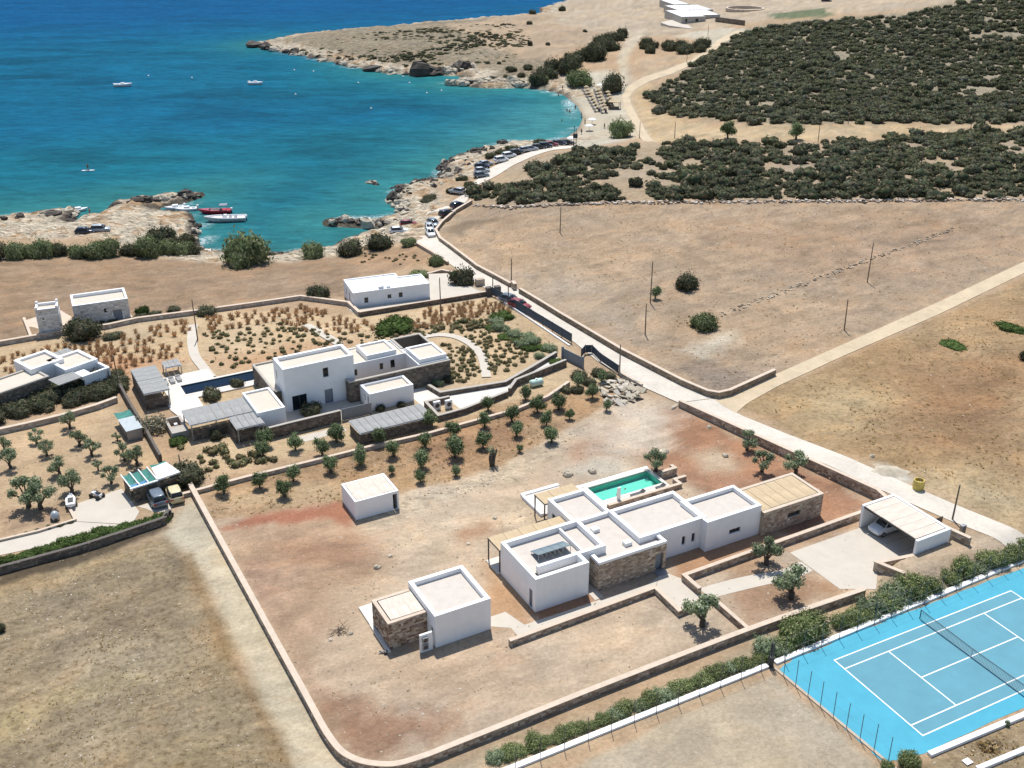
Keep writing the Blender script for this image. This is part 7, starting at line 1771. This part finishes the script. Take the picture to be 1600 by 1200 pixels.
m_ = MB(); m_.loft([[(-1.1, -.5, .6), (-1.1, 0, .4), (-1.1, .5, .6), (-1.1, .5, .85), (-1.1, -.5, .85)], [(.3, -.55, .6), (.3, 0, .35), (.3, .55, .6), (.3, .55, .9), (.3, -.55, .9)], [(1.3, -.08, .8), (1.3, 0, .7), (1.3, .08, .8), (1.3, .08, 1.0), (1.3, -.08, 1.0)]]); m_.build('hull', M['white'], jt); m_ = MB(); m_.box(-.7, .3, -.3, .3, .88, .95); m_.build('cockpit', M['metal'], jt)
for y_ in (-.6, .6):
    m_ = MB(); m_.tube([(-.3, y_ - .07, .25), (-.3, y_ + .07, .25)], .25, 10); m_.build('wheel', M['rubber'], jt)
m_ = MB(); m_.tube([(-1, 0, .3), (2.1, 0, .35)], .04, 5); m_.build('drawbar', M['greymetal'], jt)
bl = thing('covered_machine', 'small machine under a pale round cover by the grove', 'covered machine', G(87, 812), 0)
m_ = MB(); m_.loft([[(.5 * math.cos(a * .785) * k, .5 * math.sin(a * .785) * k, z) for a in range(8)] for k, z in ((1.0, .05), (1.1, .4), (.95, .8), (.5, 1.1))]); m_.build('cover', PAINT['silver'], bl, True)
m_ = MB(); m_.box(-.4, .4, -.5, -.3, 0, .4); m_.build('base', M['metal'], bl)
wt = thing('water_tank', 'pale green oval water tank behind the dark planter wall', 'water tank', G(838, 603), NA)
m_ = MB(); m_.tube([(-.9, 0, .55), (-.8, 0, .55), (.8, 0, .55), (.9, 0, .55)], .55, 12); m_.build('tank', plain('pale_green_plastic', (.45, .6, .52), .5, .1, 2), wt, True); m_ = MB(); m_.tube([(0, 0, 1.05), (0, 0, 1.2)], .16, 8); m_.build('lid', M['white'], wt)
yt = thing('yellow_tank', 'dirty yellow open drum beside the road', 'drum', G(1434, 764), 0)
m_ = MB(); ro = [[(rr * math.cos(k * math.pi / 6), rr * math.sin(k * math.pi / 6), z) for k in range(12)] for rr, z in ((.62, 0), (.68, .6), (.62, 1.25), (.5, 1.25), (.5, .9))]; m_.loft(ro); m_.build('drum', plain('yellow_plastic', (.55, .42, .10), .6, .25, 2, stain=.6), yt)
m_ = MB(); m_.tube([(.1, -.4, 1.2), (.1, .4, 1.28)], .05, 6); m_.build('handle', M['metal'], yt)
# ------------------------------------------------------------------ boats
def hull(mb, L, B, D, bow=.34, col=None):
    n = 9; rings = []
    for i in range(n):
        t = i / (n - 1); x = -L / 2 + L * t; k = 1 if t < .55 else max(.03, 1 - ((t - .55) / .45) ** 1.7); zt = D * (1 + .35 * t * t); zb = -.25 + (D + .25) * max(0, (t - .75) / .25) ** 2
        w = B / 2 * k * (.9 + .1 * min(1, t * 4)); rings.append([(x, 0, zb), (x, w * .7, zb + .12), (x, w, zt * .75), (x, w * .98, zt), (x, w * .72, zt + .01), (x, 0, zt * .45 if .12 < t < .62 else zt + .04), (x, -w * .72, zt + .01), (x, -w * .98, zt), (x, -w, zt * .75), (x, -w * .7, zb + .12)])
    mb.loft(rings, col)
M['gel_red'] = glossy('red_gelcoat', (.42, .02, .03), .25, .4); M['gel'] = glossy('white_gelcoat', (.74, .75, .75), .3, .3); M['tube'] = plain('pale_grey_hypalon', (.55, .55, .54), .6, .06, 2); M['canvas'] = plain('grey_canvas', (.2, .22, .25), .8, .1, 2)
def engine(r, x):
    m_ = MB(); m_.box(x - .35, x + .15, -.22, .22, .5, 1.15); e = m_.build('outboard_engine', M['white'], r, bevel=.06); m_ = MB(); m_.box(x - .2, x, -.07, .07, -.4, .5); m_.build('engine_leg', M['metal'], e)
def boat(lab, px, ang, L, B, D, hm, kind, name='motor_boat'):
    g = G0(*px, SEA); r = thing(name, lab, 'boat', (g[0], g[1], SEA + .05), R(ang))
    m_ = MB(); hull(m_, L, B, D); m_.build('hull', M[hm], r, True)
    if kind == 'rib':
        for s in (-1, 1):
            m_ = MB(); pts = [(-L * .5 + L * .98 * t, s * B * .5 * (1 if t < .55 else max(.02, 1 - ((t - .55) / .45) ** 1.7)), D * (.95 + .45 * t * t)) for t in np.linspace(0, 1, 12)]; m_.tube(pts, .27, 8); m_.build('tube', M['tube'], r, True)
        m_ = MB(); m_.box(-.5, .5, -.45, .45, .5, 1.45); c_ = m_.build('console', M['gel'], r, bevel=.08); m_ = MB(); m_.raw([(.52, -.45, 1.4), (.52, .45, 1.4), (.2, .4, 1.85), (.2, -.4, 1.85)], [(0, 1, 2, 3)]); m_.build('windscreen', M['glass'], c_)
        for x in (-1.2, -2.4):
            m_ = MB(); m_.box(x - .3, x + .3, -.7, .7, .5, .95); m_.build('seat', M['canvas'], r, bevel=.06)
        m_ = MB(); m_.box(1.5, 3.2, -.55, .55, .6, .85); m_.build('sun_pad', M['canvas'], r, bevel=.06); engine(r, -L / 2)
    elif kind == 'speed':
        m_ = MB(); m_.box(-1.7, 1.2, -.65, .65, .45, D + .12); m_.build('cockpit', M['metal'], r, bevel=.05); m_ = MB(); m_.raw([(1.4, -.7, D + .1), (1.4, .7, D + .1), (.8, .6, D + .6), (.8, -.6, D + .6)], [(0, 1, 2, 3)]); m_.build('windscreen', M['glass'], r)
        m_ = MB(); m_.box(-3.0, -1.2, -.9, .9, 1.9, 2.0); t_ = m_.build('canopy', M['canvas'], r)
        for x in (-2.9, -1.3):
            for y_ in (-.85, .85): m_ = MB(); m_.tube([(x, y_, D), (x, y_, 1.9)], .025, 5); m_.build('canopy_pole', M['greymetal'], t_)
        engine(r, -L / 2)
    else:
        m_ = MB(); m_.box(-.9, .5, -.4, .4, D * .5, D + .5); m_.build('cabin', M['gel'], r, bevel=.08); m_ = MB(); m_.box(-L * .4, -L * .25, -.6, .6, D * .6, D * .95); m_.build('seat', M['canvas'], r); engine(r, -L / 2)
    return r
boat('long white inflatable motor boat with grey seats moored off the rock platform', (352, 345), 188, 9.4, 2.7, .75, 'gel', 'rib', 'inflatable_boat')
boat('red speedboat with dark canopy moored behind the white inflatable', (336, 333), 186, 7.6, 2.3, .8, 'gel_red', 'speed', 'speedboat')
boat('small white boat left in the sheltered rock channel', (273, 327), 205, 4.6, 1.8, .6, 'gel', 'open'); boat('small white boat right in the sheltered rock channel', (291, 329), 195, 5.2, 1.9, .55, 'gel', 'open')
boat('white motor boat anchored far left in the bay', (193, 135), 5, 6.6, 2.3, .9, 'gel', 'open'); boat('white motor boat anchored off the headland', (400, 132), -8, 5.6, 2.1, .8, 'gel', 'open')
boat('small dark boat beached between the left rocks', (124, 330), 30, 4.0, 1.6, .5, 'gel', 'open')
# buoys
for k, (x, y) in enumerate(((560, 107), (490, 112), (667, 146), (640, 130), (580, 170), (462, 148), (535, 92), (460, 110), (630, 120), (390, 128), (232, 119), (300, 122), (560, 130), (690, 142))):
    g = G0(x, y, SEA); r = thing('buoy', 'small white mooring buoy floating in the bay', 'buoy', (g[0], g[1], SEA), 0, 'mooring buoys in the bay')
    m_ = MB(); m_.loft([[(q * math.cos(a * .785), q * math.sin(a * .785), z) for a in range(8)] for q, z in ((.15, -.2), (.34, 0), (.34, .2), (.15, .4))]); m_.build('float', M['white'], r, True)
# ------------------------------------------------------------------ people
def person_mesh(arm=0.3, stride=0.12):
    J = [(0, 0, .95), (0, 0, 1.2), (0, 0, 1.42), (0, 0, 1.52), (0, 0.01, 1.66), (-.19, 0, 1.40), (-.26 - arm * .2, 0, 1.15), (-.27 - arm * .3, .08, .9), (.19, 0, 1.40), (.26 + arm * .2, 0, 1.15), (.27 + arm * .3, .08, .9), (-.10, 0, .88), (-.11, stride, .5), (-.11, stride * .3, .07), (-.11, stride * .3 + .16, .04), (.10, 0, .88), (.11, -stride * .5, .5), (.11, -stride * 1.6, .07), (.11, -stride * 1.6 + .16, .04)]
    E = [(0, 1), (1, 2), (2, 3), (3, 4), (2, 5), (5, 6), (6, 7), (2, 8), (8, 9), (9, 10), (0, 11), (11, 12), (12, 13), (13, 14), (0, 15), (15, 16), (16, 17), (17, 18)]
    rad = [.15, .14, .16, .06, .105, .07, .05, .035, .07, .05, .035, .09, .065, .045, .04, .09, .065, .045, .04]
    me = bpy.data.meshes.new('person'); me.from_pydata(J, E, []); return me, rad
SKIN = [plain('tanned_skin', (.32, .19, .12), .6, .1, 6, coord='Object'), plain('dark_swimsuit_skin', (.12, .08, .06), .6, .1, 6, coord='Object')]
PME, PR = person_mesh(); PME.materials.append(SKIN[0])
_tmp = link(bpy.data.objects.new('person', PME)); md = _tmp.modifiers.new('skin', 'SKIN'); md.use_smooth_shade = True
for i, rr in enumerate(PR): PME.skin_vertices[0].data[i].radius = (rr, rr)
PME.skin_vertices[0].data[0].use_root = True
bpy.context.view_layer.update(); dg = bpy.context.evaluated_depsgraph_get(); PBODY = bpy.data.meshes.new_from_object(_tmp.evaluated_get(dg)); bpy.data.objects.remove(_tmp)
for p in PBODY.polygons: p.use_smooth = True
if not PBODY.materials: PBODY.materials.append(SKIN[0])
def person(lab, at, ang, wear='red'):
    o = obj_from('person', PBODY, None, at, ang); tag(o, lab, 'person', 'people at the beach')
    m_ = MB(); m_.loft([[(q * 1.15 * math.cos(a * .785), q * math.sin(a * .785), z) for a in range(8)] for q, z in ((.185, .78), (.19, .9), (.17, 1.03))]); m_.build('shorts', PAINT[wear], o, True)
    m_ = MB(); m_.loft([[(q * math.cos(a * .785), .0 + q * math.sin(a * .785), z) for a in range(8)] for q, z in ((.118, 1.64), (.122, 1.72), (.07, 1.79))]); m_.build('hair', M['metal'], o, True)
for (x, y, lb, wd) in ((872.6, 150, 'person standing in the shallows at the top of the beach', -1.0), (886, 174, 'left person of a pair wading off the umbrellas', -.8), (890, 175.5, 'right person of a pair wading off the umbrellas', -.8), (899, 170, 'person wading close to the surf', -.4), (878, 189, 'person alone in the water off the lower beach', -1.0), (908.5, 184, 'person at the water edge below the umbrellas', 0), (914, 193, 'person on the wet sand near the white parasol', 0), (879, 141, 'person at the far corner of the beach', 0), (944.5, 201, 'person on the sand beside the big tree', 0), (908.5, 210, 'person sitting low near the twin poles', 0), (141, 336, 'person standing at the tip of the rock platform', 0)):
    g = G(x, y) if wd == 0 else (*G0(x, y, SEA), SEA + wd); person(lb, (g[0], g[1], g[2]), random.uniform(0, 6), random.choice(['red', 'navy', 'black', 'white']))
g = G0(138, 267, SEA); pb = thing('paddle_board', 'white paddle board out in the bay', 'paddle board', (g[0], g[1], SEA + .05), R(8))
m_ = MB(); m_.loft([[(x, -w, 0), (x, w, 0), (x, w * .9, .14), (x, -w * .9, .14)] for x, w in ((-1.7, .15), (-1.2, .38), (.6, .42), (1.4, .25), (1.75, .04))]); m_.build('board', M['white'], pb); m_ = MB(); m_.box(-.8, .5, -.25, .25, .141, .15); m_.build('deck_pad', M['canvas'], pb)
person('person standing on the white paddle board', (g[0], g[1], SEA + .2), .5, 'black')
# ------------------------------------------------------------------ beach umbrellas and loungers
M['straw'] = plain('straw_thatch', alb(206, 184, 148), .95, .25, 3, bmp=.6, coord='Object'); M['whitecloth'] = plain('white_parasol_cloth', (.75, .75, .74), .7, .05, 3)
def umbrella_meshes(mat, R0, H0):
    m = MB(); k = 14; rings = []
    for rr, z in ((R0, H0 - .55), (R0 * .96, H0 - .45), (R0 * .5, H0 - .18), (.06, H0 + .05)): rings.append([(rr * (1 + (.05 if i % 2 else -.03)) * math.cos(i * 2 * math.pi / k), rr * (1 + (.05 if i % 2 else -.03)) * math.sin(i * 2 * math.pi / k), z) for i in range(k)])
    m.loft(rings); a = m.mesh('canopy'); a.materials.append(mat); p = MB(); p.tube([(0, 0, -.1), (0, 0, H0)], .05, 6); b = p.mesh('pole'); b.materials.append(M['wood']); return a, b
UC, UP = umbrella_meshes(M['straw'], .95, 2.0); WC, WP = umbrella_meshes(M['whitecloth'], 1.3, 2.1)
lm = MB(); lm.box(-.9, .9, -.3, .3, .25, .36); lm.raw([(.5, -.3, .37), (.5, .3, .37), (1.05, .3, .75), (1.05, -.3, .75), (.5, -.3, .3), (.5, .3, .3), (1.1, .3, .68), (1.1, -.3, .68)], [(0, 1, 2, 3), (7, 6, 5, 4), (0, 3, 7, 4), (1, 0, 4, 5), (2, 1, 5, 6), (3, 2, 6, 7)])
for x in (-.8, .75):
    for y_ in (-.26, .2): lm.box(x, x + .06, y_, y_ + .06, 0, .25)
LME = lm.mesh('sun_lounger'); LME.materials.append(M['metal'])
ZB_ = lambda x, y: (860 + x / 10, 120 + y / 10)
cols = [((560, 225), (745, 540), 8), ((735, 225), (850, 560), 8), ((860, 215), (950, 440), 6)]
for ci, (a, b, n) in enumerate(cols):
    for i in range(n):
        t = i / (n - 1); px, py = ZB_(a[0] + (b[0] - a[0]) * t, a[1] + (b[1] - a[1]) * t); g = G(px, py); g = (g[0], g[1], hz(g[0], g[1]))
        r = thing('straw_umbrella', 'straw beach umbrella in the %s row from the water' % ('first', 'second', 'third')[ci], 'umbrella', g, 0, 'straw umbrellas on the beach'); obj_from('canopy', UC, r); obj_from('pole', UP, r)
        for s in (-1, 1):
            o = obj_from('sun_lounger', LME, None, (g[0] + s * .75 - .3, g[1] - .9, g[2]), R(100)); tag(o, 'dark sun lounger under the %s row of straw umbrellas' % ('first', 'second', 'third')[ci], 'sun lounger', 'loungers on the beach')
for px, py, lb in ((*ZB_(650, 745), 'white parasol on the lower sand nearer the straw umbrellas'), (*ZB_(605, 845), 'white parasol on the lower sand nearer the water'), (*ZB_(325, 1040), 'white parasol beside the twin poles'), (*ZB_(775, 200), 'white parasol behind the straw umbrellas')):
    g = G(px, py); r = thing('white_parasol', lb, 'umbrella', g); obj_from('canopy', WC, r); obj_from('pole', WP, r)
kb = thing('beach_bar', 'small tan wooden beach bar at the end of the umbrella rows', 'kiosk', G(*ZB_(1000, 500)), R(-20))
m_ = MB(); m_.box(-2, 2, -1.2, 1.2, 2.2, 2.4); m_.build('roof', M['straw'], kb); m_ = MB(); m_.box(-1.8, 1.8, -1.0, -.8, 0, 1.0); m_.build('counter', M['wood'], kb)
for x in (-1.8, 1.8):
    for y_ in (-1.0, 1.0): m_ = MB(); m_.box(x - .07, x + .07, y_ - .07, y_ + .07, 0, 2.2); m_.build('post', M['wood'], kb)
# ------------------------------------------------------------------ poles
def pole(lab, base, top, arm=False, r=.11):
    g = G(*base); d = g[1] * CP + (CAMH - g[2]) * SP; el = math.atan2(CAMH - g[2], g[1]); h = (base[1] - top[1]) / FPX * d / math.cos(el)
    o = thing('utility_pole', lab, 'pole', g); m_ = MB(); l = random.uniform(-.02, .02) * h; m_.tube([(0, 0, -.3), (l * .5, 0, h * .5), (l, 0, h)], r, 7, r * .7); m_.build('shaft', M['wood'], o)
    if arm: m_ = MB(); m_.box(l - .8, l + .8, -.06, .06, h - .6, h - .45); m_.build('crossarm', M['wood'], o)
    m_ = MB(); m_.tube([(l, 0, h), (l, 0, h + .18)], .05, 6); m_.build('insulator', M['greymetal'], o)
    return o, h
for b_, t_, lb in (((1355, 441), (1363, 382), 'tall wooden pole beside the stone line in the big field'), ((1319, 516), (1326, 469), 'wooden pole near the farm track in the big field'), ((1016, 473), (1017, 410), 'wooden pole left of the small field tree'), ((1008, 523), (1011, 476), 'short wooden pole below the small field tree'), ((875, 364), (874, 324), 'wooden pole at the top left of the big field'),
                   ((799, 443), (797, 405), 'wooden pole by the field gatepost'), ((968, 586), (969.5, 540), 'pole at the end of the curved screen fence'), ((794.5, 477), (794, 445), 'pole standing inside the long screen fence'), ((689, 495), (687.5, 436), 'pole among the brown grasses below the bungalow'), ((1488, 812), (1494, 760), 'roadside pole behind the carport'),
                   ((309, 531), (305.6, 470), 'pole beside the left garden path'), ((187, 609), (179, 558), 'leaning pole by the left villa wall'), ((172, 600), (171, 579), 'short pole by the left villa wall'), ((286, 753), (284, 712), 'pole in front of the dense round tree'), ((999, 216), (998, 192), 'pole beside the dirt beach road'), ((1054, 216), (1054, 192), 'pole at the left of the pale strip'), ((1278, 222), (1280, 194), 'pole on the pale strip beside the small tree'),
                   ((1437, 271), (1442, 222), 'tall pole in the scrub belt'), ((1325, 194), (1327, 143), 'left dead tree like pole at the hill foot'), ((1369, 190), (1372, 144), 'right dead tree like pole at the hill foot'), ((1515, 210), (1517, 188), 'pole at the hill foot on the right'), ((1106, 56), (1107, 40), 'pole beside the far grey house'), ((1073, 98), (1074, 80), 'pole on the pale field by the hill road'), ((770, 458), (770, 432), 'thin pole at the bungalow gate block')):
    pole(lb, b_, t_, arm=False)
o, h = pole('left pole of the twin poles at the beach road', (896, 238), (897, 198)); o2, h2 = pole('right pole of the twin poles at the beach road', (900, 238), (900.5, 202))
m_ = MB(); m_.box(-.2, 1.0, -.4, .4, h * .55, h * .55 + 1.1); m_.build('transformer', M['metal'], o)
# ------------------------------------------------------------------ stones: boulders, rubble, ruined wall, shore rocks
def rock_mesh(seed, flat=.6, jag=.22, nu=9, nv=6):
    q = np.random.default_rng(seed); m = MB(); vs = []
    ax = q.uniform(.75, 1.2, 3); off = q.random(3) * 9
    for i in range(nv + 1):
        ph = -math.pi / 2 + math.pi * i / nv
        for j in range(nu):
            th = 2 * math.pi * j / nu; d = np.array((math.cos(ph) * math.cos(th), math.cos(ph) * math.sin(th), math.sin(ph)))
            n_ = 1 + jag * (math.sin(3.1 * d[0] + off[0]) + math.sin(4.3 * d[1] + off[1]) * .8 + math.sin(3.7 * d[2] + off[2]) * .6) + q.normal() * jag * .35
            p = d * ax * n_; vs.append((p[0], p[1], p[2] * flat))
    fs = [(i * nu + j, i * nu + (j + 1) % nu, (i + 1) * nu + (j + 1) % nu, (i + 1) * nu + j) for i in range(nv) for j in range(nu)]
    m.raw(vs, fs); return m.mesh('rock')
RK = [rock_mesh(800 + i, .6, .2, 8, 5) for i in range(6)]
M['rockpale'] = plain('pale_limestone', alb(206, 194, 172), .95, .3, .8, bmp=.6, bscale=3, stain=.6); M['rockdark'] = plain('wet_dark_rock', alb(78, 69, 60), .8, .45, .8, bmp=.6, bscale=3, stain=.6)
for m_ in RK: m_.materials.append(M['rockpale'])
RKD = [m_.copy() for m_ in RK]
for m_ in RKD: m_.materials.clear(); m_.materials.append(M['rockdark'])
for px, py, w, lb in ((1036, 707, 16, 'pale boulder near the pool olive'), (1133, 713, 12, 'boulder in the pale patch of red earth'), (1203, 712, 11, 'round pale boulder between the roadside olives'), (1108, 668, 9, 'small white boulder near the road wall'), (1363, 713, 11, 'round boulder by the gravel heap across the road'), (590, 887, 14, 'flat pale slab in the brown earth'), (610, 869, 8, 'small pale block in the brown earth'), (773, 810, 9, 'pale block in the sandy plot behind the villa'), (732, 850, 7, 'dark small stone in the sandy plot'),
                          (888, 743, 20, 'flat pale stones behind the pool terrace'), (925, 738, 16, 'low stone group near the pool coping'), (517, 1000, 7, 'small white stone near the brush heap'), (548, 990, 10, 'white sack by the brush heap')):
    g = G(px, py); s = w * pxm(px, py) / 2; tag(obj_from('boulder', random.choice(RK), None, (g[0], g[1], g[2] + s * .2), random.uniform(0, 6), s), lb, 'boulder')
tag(obj_from('boulder', RK[1], None, G(1054, 636), 1.0, (1.1, .5, .5)), 'white sack lying by the end of the road wall', 'sack')
bh = thing('brush_heap', 'heap of dry brush and stones left of the guest house', 'heap', G(530, 988))
for k in range(26):
    a = random.uniform(0, 6.28); d = random.uniform(0, .9); m_ = MB(); m_.tube([(d * math.cos(a), d * math.sin(a), random.uniform(0, .3)), (d * math.cos(a) + random.uniform(-.8, .8), d * math.sin(a) + random.uniform(-.8, .8), random.uniform(.1, .7))], .035, 4, .02); m_.build('branch', M['wood'], bh)
rub = thing('rubble_heap', 'spread of broken white concrete slabs by the roadside pole', 'rubble', G(965, 614))
for k in range(85):
    px, py = random.uniform(936, 1002), random.uniform(592, 636)
    if (px - 968) ** 2 / 36 ** 2 + (py - 613) ** 2 / 21 ** 2 > 1: continue
    g = G(px, py); m_ = MB(); w = random.uniform(.25, .8); m_.obox((0, 0, 0), random.uniform(0, 6), w, w * random.uniform(.4, .9), random.uniform(.05, .14), jit=.12); o = m_.build('slab', M['rockpale'] if k % 3 else M['concrete'], rub, loc=(g[0] - rub.location.x, g[1] - rub.location.y, random.uniform(.05, .35)))
    o.rotation_euler = (random.uniform(-.5, .5), random.uniform(-.5, .5), 0)
gh = thing('gravel_heap', 'low heap of pale gravel and stones across the road', 'heap', G(1390, 737)); m_ = MB(); n = 12
vs = [(0, 0, .7)] + [(rr * (1 + .2 * math.sin(3 * a_ + rr)) * math.cos(a_ * 2 * math.pi / n) * 1.5, rr * math.sin(a_ * 2 * math.pi / n), z) for rr, z in ((.7, .5), (1.5, .2), (2.2, -.1)) for a_ in range(n)]
vs = [(a_ * .75, b_ * .75, c_ * .7) for a_, b_, c_ in vs]
m_.raw(vs, [(0, 1 + k, 1 + (k + 1) % n) for k in range(n)] + [(1 + q_ * n + k, 1 + (q_ + 1) * n + k, 1 + (q_ + 1) * n + (k + 1) % n, 1 + q_ * n + (k + 1) % n) for q_ in range(2) for k in range(n)]); m_.build('gravel', M['rockpale'], gh, True)
rw = thing('ruined_wall', 'scattered line of fallen stones across the big dry field', 'stone line', G(1160, 488)); m_ = MB()
for k in range(330):
    t = random.random(); px = 1125 + (1495 - 1125) * t; py = 492 - (492 - 356) * t + random.uniform(-4, 4) * (1.1 - .5 * t)
    if random.random() < .35 * (math.sin(t * 20) > .2): continue
    g = G(px, py); w = random.uniform(.07, .24); c = random.choice([alb(188, 172, 150), alb(150, 136, 116), alb(206, 192, 170), alb(120, 110, 94)]); m_.obox((g[0] - rw.location.x, g[1] - rw.location.y, g[2] - rw.location.z + w * .3), random.uniform(0, 3), w, w * .7, w * .5, c, .25)
m_.build('stones', M['stone'], rw)['kind'] = 'stuff'
SMALL = []
RKV = [(np.array([v.co[:] for v in m_.vertices]), np.array([p.vertices[:] for p in m_.polygons])) for m_ in RK]
def shore(pts, n, smin, smax, dark, lab, grp, sp=6):
    for k in range(n):
        i = random.randrange(len(pts) - 1); t = random.random(); px = pts[i][0] + (pts[i + 1][0] - pts[i][0]) * t + random.uniform(-sp, sp); py = pts[i][1] + (pts[i + 1][1] - pts[i][1]) * t + random.uniform(-sp * .35, sp * .35)
        g = G(px, py); s = random.uniform(smin, smax) * (1.6 if random.random() < .12 else 1); dk = random.random() < dark; z = max(hz(g[0], g[1]), SEA - .2) + s * .1
        sx, sy, sz = s, s * random.uniform(.6, 1), s * random.uniform(.6, 1.2)
        if s * FPX / (g[1] * CP + 30) < 4.6:        # too small to pick apart: joined below
            v, f = random.choice(RKV); a = random.uniform(0, 6); ca, sa = math.cos(a), math.sin(a)
            SMALL.append((np.stack([g[0] + sx * v[:, 0] * ca - sy * v[:, 1] * sa, g[1] + sx * v[:, 0] * sa + sy * v[:, 1] * ca, z + sz * v[:, 2]], 1), f, np.tile(np.array(alb(78, 69, 60) if dk else alb(206, 194, 172)) * random.uniform(.75, 1.15), (len(f), 1)))); continue
        o = obj_from('shore_rock', random.choice(RKD if dk else RK), None, (g[0], g[1], z), random.uniform(0, 6), (sx, sy, sz)); o.rotation_euler.x = random.uniform(-.3, .3)
        tag(o, ('dark ' if dk else 'pale ') + lab, 'rock', grp)
shore([(612, 306), (620, 318), (632, 330), (640, 336)], 22, .7, 2.0, .5, 'jagged boulder on the shore below the coast road bend', 'boulders below the road bend', 10)
shore([(615, 296), (645, 288), (690, 282), (695, 268), (692, 256), (735, 238), (790, 224)], 85, .5, 1.5, .75, 'jagged boulder along the rocky point', 'boulders of the rocky point', 9)
shore([(618, 312), (640, 300), (680, 292), (700, 282), (715, 262), (745, 245), (800, 230)], 60, .35, .9, .45, 'small broken rock behind the rocky point', 'broken rocks behind the point', 12)
shore([(508, 350), (540, 345), (575, 350), (600, 350), (640, 345)], 30, .6, 1.6, .6, 'rock on the low reef off the parked cars', 'rocks of the low reef', 4)
shore([(570, 288), (580, 286), (590, 288)], 7, .6, 1.5, .9, 'rock awash off the point', 'rocks awash', 5)
shore([(175, 322), (215, 315), (270, 309), (314, 305)], 34, .6, 1.5, .65, 'rock of the natural jetty', 'rocks of the jetty', 4)
shore([(0, 342), (60, 336), (115, 330), (110, 348)], 26, .6, 1.6, .75, 'rock of the left shelf', 'rocks of the left shelf', 6)
shore([(300, 340), (306, 360), (310, 385), (330, 394), (440, 398), (520, 388)], 26, .5, 1.3, .7, 'rock at the foot of the platform', 'rocks at the platform foot', 4)
shore([(700, 131), (740, 127), (790, 128), (820, 133), (760, 122)], 70, .7, 1.9, .15, 'block of the white rock spit', 'blocks of the white spit', 8)
shore([(400, 71), (450, 82), (530, 100), (600, 112), (660, 117), (700, 112), (740, 106)], 50, 1.0, 3.0, .45, 'rock along the headland edge', 'rocks of the headland', 5)
shore([(664, 114), (690, 112), (720, 108), (750, 104)], 14, 2.5, 4.2, 1.0, 'cliff block in the shaded inlet of the headland', 'cliff blocks of the inlet', 4)
o = link(bpy.data.objects.new('broken_rock', arr_mesh('broken_rock', *join(*SMALL), M['stone']))); o['kind'] = 'stuff'; o['label'] = 'small broken rocks along the shore'; o['category'] = 'rocks'
# hole dug beside the court
pit = thing('pit_slab', 'white square slab lying beside the dug pit', 'slab', (*crt(1.0, 14.9), .05), CA); m_ = MB(); m_.box(-.35, .35, -.3, .3, 0, .08); m_.build('slab', M['white'], pit)
